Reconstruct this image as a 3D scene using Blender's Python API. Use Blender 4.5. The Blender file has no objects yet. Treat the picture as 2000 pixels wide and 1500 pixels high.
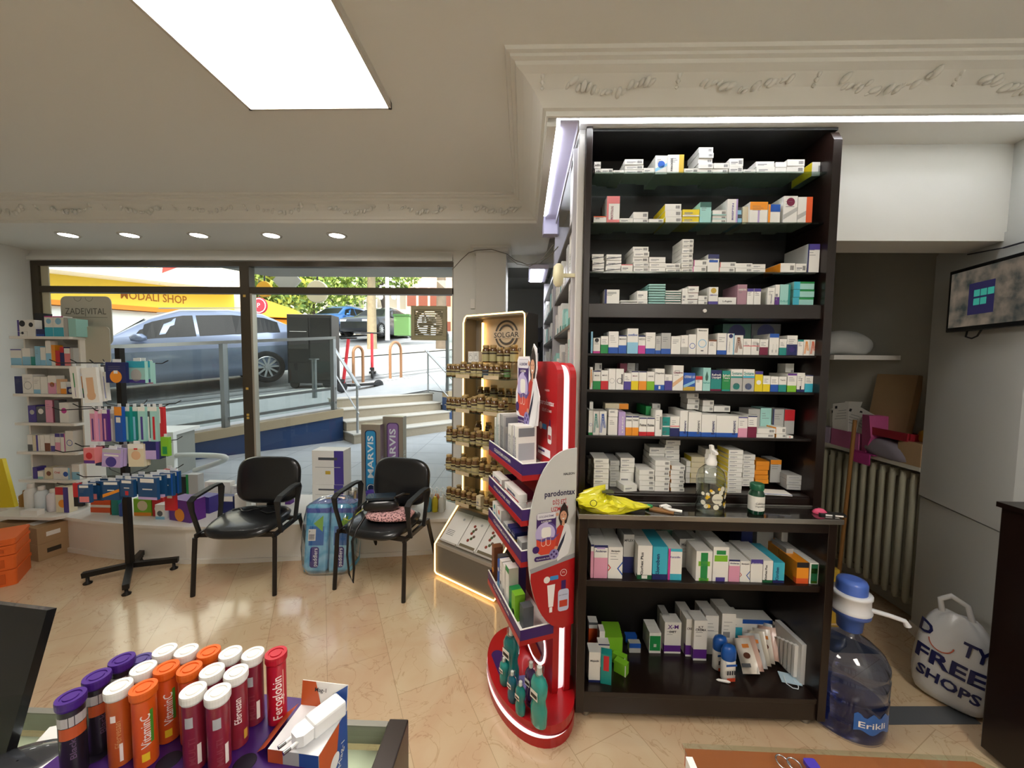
import bpy, bmesh, math, random, re
from mathutils import Matrix, Vector
random.seed(7)
PI = math.pi
C = bpy.context.scene.collection
scene = bpy.context.scene

# ---------------------------------------------------------------- camera
H = 1.6
FPX = 751.0
PITCH, ROLL, YAW = [math.radians(v) for v in (3.41, 0.643, -1.66)]
_cp, _sp, _cy, _sy = math.cos(PITCH), math.sin(PITCH), math.cos(YAW), math.sin(YAW)
_F = Vector((_sy*_cp, _cy*_cp, -_sp)); _R = Vector((_cy, -_sy, 0)); _U = _R.cross(_F)
R_ = math.cos(ROLL)*_R + math.sin(ROLL)*_U
U_ = -math.sin(ROLL)*_R + math.cos(ROLL)*_U
cam_data = bpy.data.cameras.new('camera'); cam = bpy.data.objects.new('camera', cam_data); C.objects.link(cam)
cam_data.sensor_width = 36; cam_data.lens = FPX/2000*36; cam_data.clip_start = 0.02; cam_data.clip_end = 400
m3 = Matrix((R_, U_, -_F)).transposed()
cam.matrix_world = Matrix.Translation((0, 0, H)) @ m3.to_4x4()
scene.camera = cam

# ---------------------------------------------------------------- world, sun, exposure
world = bpy.data.worlds.new('world'); scene.world = world; world.use_nodes = True
wn = world.node_tree.nodes; wl = world.node_tree.links
sky = wn.new('ShaderNodeTexSky'); sky.sky_type = 'NISHITA'; sky.sun_disc = False
sky.sun_elevation = math.radians(48); sky.sun_rotation = math.radians(150); sky.air_density = 1.2; sky.dust_density = 2.5
hs = wn.new('ShaderNodeHueSaturation'); hs.inputs['Saturation'].default_value = .25
wl.new(sky.outputs[0], hs.inputs['Color']); wl.new(hs.outputs[0], wn['Background'].inputs[0]); wn['Background'].inputs[1].default_value = 0.5
sun = bpy.data.lights.new('sun', 'SUN'); sun.energy = 3.8; sun.angle = math.radians(0.6); sun.color = (1, .93, .82)
suno = bpy.data.objects.new('sun', sun); C.objects.link(suno)
suno.rotation_euler = Vector((.34, .70, -.80)).to_track_quat('-Z', 'Y').to_euler(); suno.location = (0, -10, 20)
vs = scene.view_settings
scene.display_settings.display_device = 'sRGB'
vs.view_transform = 'Standard'; vs.look = 'None'; vs.gamma = 1; vs.use_curve_mapping = False
vs.exposure = 0.72
cy = scene.cycles
cy.use_denoising = True; cy.max_bounces = 8; cy.diffuse_bounces = 4; cy.glossy_bounces = 3; cy.transmission_bounces = 6
cy.transparent_max_bounces = 12; cy.sample_clamp_indirect = 6; cy.caustics_reflective = False; cy.caustics_refractive = False

# ---------------------------------------------------------------- rays of the fitted camera, for measuring the place
def at(px, py, ax, val):
    d = (px-1000)/FPX*R_ - (py-750)/FPX*U_ + _F
    i = 'xyz'.index(ax); o = Vector((0, 0, H))
    return o + d*((val-o[i])/d[i])

# ---------------------------------------------------------------- materials
_mats = {}
def lin(h):
    h = h.lstrip('#')
    if len(h) == 3: h = ''.join(c*2 for c in h)
    v = [int(h[i:i+2], 16)/255 for i in (0, 2, 4)]
    return [c/12.92 if c <= .04045 else ((c+.055)/1.055)**2.4 for c in v] + [1]
def mat(col, rough=.5, metal=0, emit=0, coat=0, trans=0, ior=1.45, alpha=1, noise=0, nscale=40, bump=0, sheen=0):
    key = (col, rough, metal, emit, coat, trans, ior, alpha, noise, nscale, bump)
    if key in _mats: return _mats[key]
    m = bpy.data.materials.new('m_%s_%d' % (col.strip('#'), len(_mats))); m.use_nodes = True
    nt = m.node_tree; b = nt.nodes['Principled BSDF']
    b.inputs['Base Color'].default_value = lin(col); b.inputs['Roughness'].default_value = rough
    b.inputs['Metallic'].default_value = metal; b.inputs['Coat Weight'].default_value = coat
    b.inputs['Transmission Weight'].default_value = trans; b.inputs['IOR'].default_value = ior; b.inputs['Alpha'].default_value = alpha
    if emit:
        b.inputs['Emission Color'].default_value = lin(col); b.inputs['Emission Strength'].default_value = emit
    if noise or bump:
        tc = nt.nodes.new('ShaderNodeTexCoord'); nz = nt.nodes.new('ShaderNodeTexNoise')
        nz.inputs['Scale'].default_value = nscale; nz.inputs['Detail'].default_value = 5
        nt.links.new(tc.outputs['Object'], nz.inputs['Vector'])
        if noise:
            mx = nt.nodes.new('ShaderNodeMix'); mx.data_type = 'RGBA'
            c = lin(col); mx.inputs[6].default_value = [v*(1-noise) for v in c[:3]]+[1]; mx.inputs[7].default_value = [min(1, v*(1+noise)) for v in c[:3]]+[1]
            nt.links.new(nz.outputs['Fac'], mx.inputs[0]); nt.links.new(mx.outputs[2], b.inputs['Base Color'])
        if bump:
            bp = nt.nodes.new('ShaderNodeBump'); bp.inputs['Strength'].default_value = bump; bp.inputs['Distance'].default_value = .01
            nt.links.new(nz.outputs['Fac'], bp.inputs['Height']); nt.links.new(bp.outputs[0], b.inputs['Normal'])
    _mats[key] = m
    return m
def pane_mat(tint='#f4faf8', refl=.5, name='pane'):
    m = bpy.data.materials.new(name); m.use_nodes = True; nt = m.node_tree; nt.nodes.clear()
    o = nt.nodes.new('ShaderNodeOutputMaterial'); t = nt.nodes.new('ShaderNodeBsdfTransparent'); g = nt.nodes.new('ShaderNodeBsdfGlossy')
    t.inputs[0].default_value = lin(tint); g.inputs['Roughness'].default_value = .02
    fr = nt.nodes.new('ShaderNodeLayerWeight'); fr.inputs[0].default_value = .5; pw = nt.nodes.new('ShaderNodeMath'); pw.operation = 'POWER'; pw.inputs[1].default_value = 5; nt.links.new(fr.outputs['Facing'], pw.inputs[0])
    m1 = nt.nodes.new('ShaderNodeMath'); m1.operation = 'MULTIPLY_ADD'; m1.inputs[1].default_value = .96; m1.inputs[2].default_value = .04; nt.links.new(pw.outputs[0], m1.inputs[0])
    mu = nt.nodes.new('ShaderNodeMath'); mu.operation = 'MULTIPLY'; mu.use_clamp = True; mu.inputs[1].default_value = refl
    mx = nt.nodes.new('ShaderNodeMixShader'); nt.links.new(m1.outputs[0], mu.inputs[0]); nt.links.new(mu.outputs[0], mx.inputs[0])
    nt.links.new(t.outputs[0], mx.inputs[1]); nt.links.new(g.outputs[0], mx.inputs[2]); nt.links.new(mx.outputs[0], o.inputs[0])
    return m
GLASS = pane_mat(name='window_glass', refl=1.0)
SHELFGLASS = pane_mat('#d3dfda', 1.6, 'shelf_glass')
CLEAR = pane_mat('#f4f8f7', 2.2, 'clear_plastic')
BAG = pane_mat('#f4f7fa', 3.0, 'poly_film')
def band_mat(c0, c1, name):   # printed vertical gradient between two inks, in the thing's own coordinates (0..1 = generated z)
    m = bpy.data.materials.new(name); m.use_nodes = True; nt = m.node_tree; b = nt.nodes['Principled BSDF']; b.inputs['Roughness'].default_value = .4
    tc = nt.nodes.new('ShaderNodeTexCoord'); sx = nt.nodes.new('ShaderNodeSeparateXYZ'); mx = nt.nodes.new('ShaderNodeMix'); mx.data_type = 'RGBA'
    nt.links.new(tc.outputs['Generated'], sx.inputs[0]); nt.links.new(sx.outputs[2], mx.inputs[0]); mx.inputs[6].default_value = lin(c0); mx.inputs[7].default_value = lin(c1)
    nt.links.new(mx.outputs[2], b.inputs['Base Color']); return m

# ---------------------------------------------------------------- mesh collector
_txt = {}
def text_geo(s, bold=0):
    k = (s, bold)
    if k not in _txt:
        cu = bpy.data.curves.new('t', 'FONT'); cu.body = s; cu.size = 1; cu.offset = bold; cu.resolution_u = 2
        ob = bpy.data.objects.new('t', cu); me = ob.to_mesh()
        vs = [v.co.copy() for v in me.vertices]; fs = [tuple(p.vertices) for p in me.polygons]
        ob.to_mesh_clear(); bpy.data.objects.remove(ob); bpy.data.curves.remove(cu)
        x0 = min((v.x for v in vs), default=0); x1 = max((v.x for v in vs), default=1)
        _txt[k] = ([(v.x-x0, v.y) for v in vs], fs, x1-x0)
    return _txt[k]
def fine_text(s, bold=0):
    k = ('fine', s, bold)
    if k not in _txt:
        vs, fs, tw = text_geo(s, bold); me = bpy.data.meshes.new('t'); me.from_pydata([(a, c, 0) for a, c in vs], [], fs)
        bm = bmesh.new(); bm.from_mesh(me)
        for i in range(-3, 10): bmesh.ops.bisect_plane(bm, geom=bm.verts[:]+bm.edges[:]+bm.faces[:], plane_co=(0, i*.09, 0), plane_no=(0, 1, 0))
        bm.to_mesh(me); bm.free(); _txt[k] = ([(v.co.x, v.co.y) for v in me.vertices], [tuple(p.vertices) for p in me.polygons], tw); bpy.data.meshes.remove(me)
    return _txt[k]
FR = Matrix(((1, 0, 0, 0), (0, 0, -1, 0), (0, 1, 0, 0), (0, 0, 0, 1)))   # drawing plane (x, y) -> (x, 0, z) facing -Y
def TR(x=0, y=0, z=0): return Matrix.Translation((x, y, z))
def RZ(d): return Matrix.Rotation(math.radians(d), 4, 'Z')
def RX(d): return Matrix.Rotation(math.radians(d), 4, 'X')
def RY(d): return Matrix.Rotation(math.radians(d), 4, 'Y')
class MB:
    def __init__(s): s.v = []; s.f = []; s.k = []; s.s = []; s.M = []; s.T = None
    def add(s, vs, fs, m, T=None, sm=False):
        n = len(s.v)
        if s.T is not None: T = s.T if T is None else s.T @ T
        if T is not None: vs = [T @ Vector(v) for v in vs]
        s.v += [tuple(v) for v in vs]
        if m not in s.M: s.M.append(m)
        i = s.M.index(m)
        for f in fs:
            s.f.append([n+a for a in f]); s.k.append(i); s.s.append(sm)
        return s
    def box(s, x0, x1, y0, y1, z0, z1, m, T=None):
        v = [(x, y, z) for z in (z0, z1) for y in (y0, y1) for x in (x0, x1)]
        return s.add(v, [(0, 2, 3, 1), (4, 5, 7, 6), (0, 1, 5, 4), (2, 6, 7, 3), (0, 4, 6, 2), (1, 3, 7, 5)], m, T)
    def quad(s, a, b, c, d, m): return s.add([a, b, c, d], [(0, 1, 2, 3)], m)
    def lathe(s, prof, m, c=(0, 0, 0), n=20, T=None, sx=1, sy=1, cap=True, sm=True, pw=1):
        v = []
        for r, z in prof:
            for i in range(n):
                a = 2*PI*i/n; ca, sa = math.cos(a), math.sin(a)
                if pw != 1: ca = math.copysign(abs(ca)**pw, ca); sa = math.copysign(abs(sa)**pw, sa)
                v.append((c[0]+r*sx*ca, c[1]+r*sy*sa, c[2]+z))
        f = [(j*n+i, j*n+(i+1) % n, (j+1)*n+(i+1) % n, (j+1)*n+i) for j in range(len(prof)-1) for i in range(n)]
        s.add(v, f, m, T, sm)
        if cap:
            k = len(prof)-1
            s.add(v[:n], [tuple(range(n-1, -1, -1))], m, T); s.add(v[k*n:], [tuple(range(n))], m, T)
        return s
    def cyl(s, c, r, h, m, n=20, T=None, r2=None): return s.lathe([(r, 0), (r if r2 is None else r2, h)], m, c, n, T)
    def tube(s, pts, r, m, n=8, closed=False, T=None, flat=1):
        P = [Vector(p) for p in pts]; v = []; k = len(P); up = None
        for i, p in enumerate(P):
            a = P[(i-1) % k] if (closed or i > 0) else p; b = P[(i+1) % k] if (closed or i < k-1) else p
            t = (b-a).normalized()
            if up is None: up = Vector((0, 0, 1)) if abs(t.z) < .9 else Vector((0, 1, 0))
            sd = t.cross(up).normalized(); up = sd.cross(t).normalized()
            rr = r[i] if isinstance(r, (list, tuple)) else r
            for j in range(n):
                q = 2*PI*j/n; v.append(p+sd*(rr*math.cos(q))+up*(rr*flat*math.sin(q)))
        e = k if closed else k-1
        f = [(i*n+j, i*n+(j+1) % n, ((i+1) % k)*n+(j+1) % n, ((i+1) % k)*n+j) for i in range(e) for j in range(n)]
        s.add(v, f, m, T, True)
        if not closed: s.add(v[:n], [tuple(range(n-1, -1, -1))], m, T); s.add(v[-n:], [tuple(range(n))], m, T)
        return s
    def bar(s, a, b, w, d, m):   # rectangular bar from a to b
        a = Vector(a); b = Vector(b); t = (b-a).normalized(); up = Vector((0, 0, 1)) if abs(t.z) < .9 else Vector((0, 1, 0))
        sd = t.cross(up).normalized()*w/2; u = sd.cross(t).normalized()*d/2
        v = [p+i*sd+j*u for p in (a, b) for i, j in ((-1, -1), (1, -1), (1, 1), (-1, 1))]
        return s.add(v, [(3, 2, 1, 0), (4, 5, 6, 7), (0, 1, 5, 4), (1, 2, 6, 5), (2, 3, 7, 6), (3, 0, 4, 7)], m)
    def prism(s, poly, a, b, m, T=None, sm=False):   # polygon (x, z) extruded along y from a to b
        n = len(poly); v = [(x, a, z) for x, z in poly]+[(x, b, z) for x, z in poly]
        f = [tuple(range(n)), tuple(range(2*n-1, n-1, -1))]
        s.add(v, f, m, T)
        return s.add(v, [(i+n, (i+1) % n+n, (i+1) % n, i) for i in range(n)], m, T, sm)
    def slab(s, poly, a, b, m, T=None, sm=False):    # polygon (x, y) extruded along z
        n = len(poly); v = [(x, y, a) for x, y in poly]+[(x, y, b) for x, y in poly]
        s.add(v, [tuple(range(n-1, -1, -1)), tuple(range(n, 2*n))], m, T)
        return s.add(v, [(i, (i+1) % n, (i+1) % n+n, i+n) for i in range(n)], m, T, sm)
    def text(s, t, x, z, size, m, y=-.0006, rot=0, bold=0, T=None, w=None, mid=False, mir=False):
        vs, fs, tw = text_geo(t, bold); k = size if w is None else size*1.0
        sxx = k if w is None else w/max(tw, .01)
        ca, sa = math.cos(math.radians(rot)), math.sin(math.radians(rot)); o = tw/2 if mid else 0; o2 = .36 if mid else 0
        out = []
        for a, b in vs:
            a = (a-o)*sxx; b = (b-o2)*k
            if mir: a = -a
            out.append((x+a*ca-b*sa, y, z+a*sa+b*ca))
        return s.add(out, fs, m, T)
    def dec(s, x0, x1, z0, z1, m, y=-.0004, T=None): return s.add([(x0, y, z0), (x1, y, z0), (x1, y, z1), (x0, y, z1)], [(0, 1, 2, 3)], m, T)
    def poly(s, pts, m, y=-.0004, T=None): return s.add([(a, y, b) for a, b in pts], [tuple(range(len(pts)))], m, T)
    def ring(s, cx, cz, r0, r1, m, y=-.0004, a0=0, a1=360, n=24, T=None, sx=1):
        v = []
        for i in range(n+1):
            a = math.radians(a0+(a1-a0)*i/n)
            v += [(cx+r0*sx*math.cos(a), y, cz+r0*math.sin(a)), (cx+r1*sx*math.cos(a), y, cz+r1*math.sin(a))]
        return s.add(v, [(2*i, 2*i+1, 2*i+3, 2*i+2) for i in range(n)], m, T)
    def disc(s, cx, cz, r, m, y=-.0004, n=24, T=None, sx=1): return s.poly([(cx+r*sx*math.cos(2*PI*i/n), cz+r*math.sin(2*PI*i/n)) for i in range(n)], m, y, T)
    def mesh(s, name):
        me = bpy.data.meshes.new(name); me.from_pydata(s.v, [], s.f)
        for m in s.M: me.materials.append(m)
        me.polygons.foreach_set('material_index', s.k); me.polygons.foreach_set('use_smooth', s.s); me.update()
        return me
    def build(s, name, parent=None, loc=None, rz=0, bev=0, label=None, cat=None, group=None, kind=None, sub=0, rot=None):
        o = bpy.data.objects.new(name, s.mesh(name)); C.objects.link(o)
        if parent is not None: o.parent = parent
        if loc is not None: o.location = loc
        o.rotation_euler = rot if rot is not None else (0, 0, math.radians(rz))
        if bev:
            b = o.modifiers.new('bevel', 'BEVEL'); b.width = bev; b.segments = 2; b.limit_method = 'ANGLE'; b.angle_limit = math.radians(40)
        if sub:
            b = o.modifiers.new('sub', 'SUBSURF'); b.levels = b.render_levels = sub
        return tag(o, label, cat, group, kind)
def tag(o, label=None, cat=None, group=None, kind=None):
    if label: o['label'] = label
    if cat: o['category'] = cat
    if group: o['group'] = group
    if kind: o['kind'] = kind
    return o
def thing(name, label, cat, loc=(0, 0, 0), rz=0, group=None):
    o = bpy.data.objects.new(name, None); C.objects.link(o); o.location = loc; o.rotation_euler = (0, 0, math.radians(rz)); o.empty_display_size = .05
    return tag(o, label, cat, group)
def struct(mb, name, parent=None, **k): return mb.build(name, parent, kind='structure', **k)
def dup(o, parent=None, loc=None, rz=None, label=None, group=None):
    c = o.copy(); C.objects.link(c)
    if parent is not None: c.parent = parent
    for ch in o.children: dup(ch, c)
    if loc is not None: c.location = loc
    if rz is not None: c.rotation_euler = (0, 0, math.radians(rz))
    if label: c['label'] = label
    if group: c['group'] = group
    return c
def rrect(x0, x1, z0, z1, r, n=5):
    out = []
    for cx, cz, a in ((x1-r, z1-r, 0), (x0+r, z1-r, 90), (x0+r, z0+r, 180), (x1-r, z0+r, 270)):
        out += [(cx+r*math.cos(math.radians(a+90*i/n)), cz+r*math.sin(math.radians(a+90*i/n))) for i in range(n+1)]
    return out
ORD = 'first second third fourth fifth sixth seventh eighth ninth tenth eleventh twelfth thirteenth fourteenth fifteenth sixteenth seventeenth eighteenth nineteenth twentieth'.split()
ORD += ['twenty-'+w for w in ORD[:9]] + ['thirtieth'] + ['thirty-'+w for w in ORD[:9]] + ['fortieth'] + ['forty-'+w for w in ORD[:9]]
W = mat('#eceae4', .45); INK = mat('#2b2b33', .6); GREY = mat('#a9aaa8', .6); BLK = mat('#0d0c0c', .35)
# ================================================================ the setting
def floor_mat():
    m = bpy.data.materials.new('marble_tiles'); m.use_nodes = True; nt = m.node_tree; N = nt.nodes.new; L = nt.links.new; b = nt.nodes['Principled BSDF']
    tc = N('ShaderNodeTexCoord'); mp = N('ShaderNodeMapping'); mp.inputs['Rotation'].default_value = (0, 0, math.radians(62)); L(tc.outputs['Object'], mp.inputs[0])
    br = N('ShaderNodeTexBrick'); br.inputs['Scale'].default_value = 1; br.inputs['Brick Width'].default_value = .6; br.inputs['Row Height'].default_value = .3; br.inputs['Mortar Size'].default_value = .0016
    br.inputs['Color1'].default_value = lin('#cfba98'); br.inputs['Color2'].default_value = lin('#c8a586'); br.inputs['Mortar'].default_value = lin('#8f7354'); br.inputs['Bias'].default_value = -.1
    L(mp.outputs[0], br.inputs['Vector'])
    n1 = N('ShaderNodeTexNoise'); n1.inputs['Scale'].default_value = 2.6; n1.inputs['Detail'].default_value = 8; n1.inputs['Distortion'].default_value = 1.6; L(mp.outputs[0], n1.inputs['Vector'])
    r1 = N('ShaderNodeValToRGB'); r1.color_ramp.elements[0].position = .35; r1.color_ramp.elements[0].color = lin('#c9a886'); r1.color_ramp.elements[1].position = .65; r1.color_ramp.elements[1].color = lin('#d4c09c'); L(n1.outputs['Fac'], r1.inputs[0])
    mx = N('ShaderNodeMix'); mx.data_type = 'RGBA'; mx.blend_type = 'MIX'; mx.inputs[0].default_value = .5; L(br.outputs['Color'], mx.inputs[6]); L(r1.outputs[0], mx.inputs[7])
    n2 = N('ShaderNodeTexNoise'); n2.inputs['Scale'].default_value = 3.3; n2.inputs['Detail'].default_value = 6; n2.inputs['Distortion'].default_value = 2.5; L(mp.outputs[0], n2.inputs['Vector'])
    sb = N('ShaderNodeMath'); sb.operation = 'SUBTRACT'; sb.inputs[1].default_value = .5; L(n2.outputs['Fac'], sb.inputs[0]); ab = N('ShaderNodeMath'); ab.operation = 'ABSOLUTE'; L(sb.outputs[0], ab.inputs[0])
    r2 = N('ShaderNodeValToRGB'); r2.color_ramp.elements[0].color = (.55, .42, .3, 1); r2.color_ramp.elements[1].color = (1, 1, 1, 1); r2.color_ramp.elements[1].position = .012; L(ab.outputs[0], r2.inputs[0])
    m2 = N('ShaderNodeMix'); m2.data_type = 'RGBA'; m2.blend_type = 'MULTIPLY'; m2.inputs[0].default_value = .45; L(mx.outputs[2], m2.inputs[6]); L(r2.outputs[0], m2.inputs[7])
    L(m2.outputs[2], b.inputs['Base Color']); b.inputs['Roughness'].default_value = .16; b.inputs['Coat Weight'].default_value = .25; b.inputs['Coat Roughness'].default_value = .08
    return m
PLASTER = mat('#dfdfda', .8, bump=.06, nscale=60)
CEIL = mat('#e3e4de', .85, bump=.04, nscale=50)
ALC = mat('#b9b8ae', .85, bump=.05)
WINF = mat('#4a4236', .4, metal=.3)
ZC, ZS = 2.75, 2.60

b = MB(); fm = floor_mat(); b.quad((-5.2, -1.2, 0), (3.2, -1.2, 0), (3.2, 3.72, 0), (-5.2, 3.72, 0), fm); b.quad((-.62, 3.72, 0), (3.2, 3.72, 0), (3.2, 6.3, 0), (-.62, 6.3, 0), fm)
struct(b, 'floor')
b = MB(); g = mat('#55585a', .35)
b.slab([(1.63, 1.76), (2.09, 1.78), (2.07, 1.69), (1.65, 1.67)], .0005, .002, g)
b.slab([(1.75, 2.10), (2.02, 2.10), (1.80, 2.42), (1.62, 2.42)], .0005, .002, g)
struct(b, 'trim_1')
# upper ceiling (tray) and lower ceilings around it
b = MB(); b.box(-5.2, .2, -1.2, 3.0, ZC, ZC+.1, CEIL); b.box(.2, 3.2, -1.2, 1.8, ZC, ZC+.1, CEIL); struct(b, 'ceiling')
# soffits: one over the window, one L shaped over the shelving
b = MB(); b.box(-5.2, .2, 2.86, 3.72, ZS, ZC, CEIL); struct(b, 'ceiling_window_side')
b = MB(); b.box(.085, .125, 1.67, 2.86, ZS-.02, ZC, CEIL); b.box(.085, 3.2, 1.64, 1.68, ZS+.017, ZC, CEIL); b.box(.125, 3.2, 1.68, 2.86, ZC-.06, ZC, CEIL)

struct(b, 'ceiling_shelf_side')
# moulded cornice: profile of (offset into room, height) swept round the corner, with cast leaf clusters
def cornice(path, name, inward):
    prof = [(.17, 0), (.165, -.012), (.15, -.014), (.148, -.024), (.132, -.028), (.128, -.04), (.10, -.052), (.06, -.082), (.03, -.115), (.02, -.128), (.006, -.132), (.004, -.15), (-.004, -.152)]
    b = MB(); v = []
    for (x, y), (nx, ny) in zip(path, inward):
        v += [(x+nx*o, y+ny*o, ZC+z) for o, z in prof]
    n = len(prof); b.add(v, [(i*n+j, i*n+j+1, (i+1)*n+j+1, (i+1)*n+j) for i in range(len(path)-1) for j in range(n-1)], CEIL, None, False)
    random.seed(3)
    for i in range(len(path)-1):
        a = Vector((*path[i], 0)); c = Vector((*path[i+1], 0)); L = (c-a).length; t = (c-a)/L; n2 = Vector((inward[i][0] if abs(t.y) > .5 else 0, inward[i][1] if abs(t.x) > .5 else 0, 0))
        if i == 0: n2 = Vector((0, -1, 0))
        d = .12
        while d < L-.1:
            for k in range(17):      # one leaf-and-flower swag
                u = d+(k/17)*.34; ph = math.sin(k/17*PI)*.028
                o = .085-.03*math.sin(k/17*PI)+random.uniform(-.018, .018); z = -.065-ph*.9+random.uniform(-.010, .010)
                p = a+t*u+n2*o+Vector((0, 0, ZC+z)); s = random.uniform(.009, .019)
                nn = (n2*.6+Vector((0, 0, -.8))).normalized(); bb = nn.cross(t).normalized(); M = Matrix((t, bb, nn)).transposed().to_4x4()
                T = Matrix.Translation(p+nn*.001) @ M @ Matrix.Rotation(.9+random.uniform(-.5, .5), 4, 'Z') @ Matrix.Diagonal((1.4, .7, .8, 1))
                b.lathe([(.1*s, -s*.95), (.6*s, -s*.75), (s, 0), (.6*s, s*.75), (.1*s, s*.95)], CEIL, n=8, T=T)
            for k in range(3):
                p = a+t*(d+.42)+n2*(.09-.012*k)+Vector((0, 0, ZC-.055-.014*k)); s = .012-.002*k
                b.lathe([(.2*s, -s), (s, 0), (.2*s, s)], CEIL, n=6, T=Matrix.Translation(p))
            d += .52
    return struct(b, name)
cornice([(3.2, 1.64), (.085, 1.64)], 'trim_2', [(0, -1), (-1, -1)])
cornice([(.085, 1.64), (.085, 2.86)], 'trim_3', [(-1, -1), (-1, -1)])
cornice([(.085, 2.86), (-5.2, 2.86)], 'trim_4', [(-1, -1), (0, -1)])
# walls
YW = 3.6
b = MB(); b.box(-5.0, -4.70, -1.2, 3.72, 0, ZC, PLASTER); struct(b, 'wall_left')
b = MB(); b.box(-5.2, 3.2, -1.3, -1.2, 0, ZC, PLASTER); struct(b, 'wall_behind')
b = MB(); b.box(-4.70, -.62, YW-.02, YW+.12, 2.49, ZS, PLASTER); b.box(-.65, -.42, YW-.04, YW+.12, 0, ZS, PLASTER); b.box(-4.7, -.62, YW+.0, YW+.12, 0, .20, PLASTER)
b.box(-4.7, -.66, YW-.05, YW-.02, 2.505, 2.54, PLASTER); b.box(-4.7, -.66, YW-.03, YW-.02, 2.54, 2.57, PLASTER)
struct(b, 'wall_window')
b = MB(); b.box(-.43, -.165, YW-.16, YW+.3, 0, ZS, mat('#cfcdc6', .8)); b.box(-.45, -.145, YW-.19, YW+.3, ZS-.045, ZS-.02, PLASTER); b.box(-.47, -.125, YW-.21, YW+.3, ZS-.02, ZS, PLASTER)
struct(b, 'pillar')
b = MB(); b.box(-.62, -.42, YW+.12, 6.3, 0, ZC, PLASTER); b.box(-.62, 1.6, 6.2, 6.3, 0, ZC, PLASTER); b.box(-.4, 3.2, 2.86, 6.3, ZC, ZC+.1, CEIL); b.box(-.165, .6, YW+.1, YW+.3, ZS-.07, ZC, CEIL); struct(b, 'wall_back_room')
b = MB(); b.prism([(.33, 0), (.37, 0), (.37, ZC), (.33, ZC)], 2.10, 6.2, PLASTER); struct(b, 'wall_shelf_back')
# right side: bulkhead over the alcove, alcove walls, tall wall panel with the monitor
b = MB(); b.box(1.36, 2.25, 1.9, 2.1, 2.185, 2.72, mat('#d2d2cc', .8)); b.box(2.25, 3.2, 1.88, 2.1, 2.185, 2.72, mat('#d2d2cc', .8)); struct(b, 'wall_bulkhead')
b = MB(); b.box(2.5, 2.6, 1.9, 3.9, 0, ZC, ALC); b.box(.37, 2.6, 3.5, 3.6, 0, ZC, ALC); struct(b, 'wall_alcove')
b = MB(); P = mat('#c6c8c4', .7)
pw = [(2.355, 2.30), (2.235, 1.86), (2.205, 1.75), (2.205, -1.2), (3.0, -1.2), (3.0, 2.3)]
pw2 = [(2.345, 2.30), (2.225, 1.86), (2.195, 1.75), (2.195, -1.2), (3.0, -1.2), (3.0, 2.3)]
b.slab(pw, 0, .83, P); b.slab(pw2, .84, 2.225, P); b.slab([(x+.004, y) for x, y in pw], .83, .84, mat('#7b7c78', .7)); b.slab(pw, 2.225, ZC, P)
b.slab([(2.35, 2.3), (2.23, 1.86), (2.225, 1.862), (2.345, 2.302)], 0, .07, W)
struct(b, 'wall_right')
# street-side window: dark frame, panes
f = MB()
x0, x1 = -4.69, -.65
f.box(x0, x1, YW-.03, YW+.04, 2.455, 2.50, WINF); f.box(x0, x1, YW-.03, YW+.04, .2, .25, WINF); f.box(x0, x0+.075, YW-.03, YW+.04, .25, 2.455, WINF)
f.box(-2.66, -2.57, YW-.035, YW+.045, .25, 2.455, WINF); f.box(x0+.075, x1, YW-.03, YW+.04, 2.205, 2.265, WINF); f.box(-.665, x1, YW-.03, YW+.04, .25, 2.455, mat('#8d8b84', .4, .4))
f.box(-2.57, -2.55, YW-.03, YW+.03, .25, 2.205, mat('#b7b2a4', .35, .5))
for z in (1.05, 1.02, 2.17, 1.30, .62): f.box(-2.63, -2.605, YW-.037, YW-.035, z, z+.022, mat('#d8b45a', .5))
f.box(x0+.075, x0+.15, YW-.01, YW+.0, .25, 2.455, mat('#cfc8ac', .6))
w = struct(f, 'window_1', bev=.002)
g = MB()
for a, c, z0, z1 in ((x0+.075, -2.66, .25, 2.205), (-2.57, -.665, .25, 2.205), (x0+.075, -2.66, 2.265, 2.455), (-2.57, -.665, 2.265, 2.455)): g.quad((a, YW, z0), (c, YW, z0), (c, YW, z1), (a, YW, z1), GLASS)
g.build('pane', w)
# low display platform under the window
b = MB(); PLT = mat('#e4e1da', .5)
fr = [(-4.7, 3.15), (-4.0, 3.02), (-3.4, 2.90), (-3.0, 2.85), (-2.6, 2.83), (-2.2, 2.86), (-1.8, 2.92), (-1.4, 2.97), (-1.0, 3.03), (-.66, 3.09), (-.45, 3.12)]
b.slab(fr+[(-.45, YW-.04), (-4.7, YW-.04)], .0, .275, PLT); b.slab([(x, y-.025) for x, y in fr]+[(-.45, YW-.04), (-4.7, YW-.04)], .275, .30, PLT); b.slab([(x, y-.012) for x, y in fr]+[(-.45, YW-.3), (-4.7, YW-.3)], 0, .035, PLT)
struct(b, 'trim_5')
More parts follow.
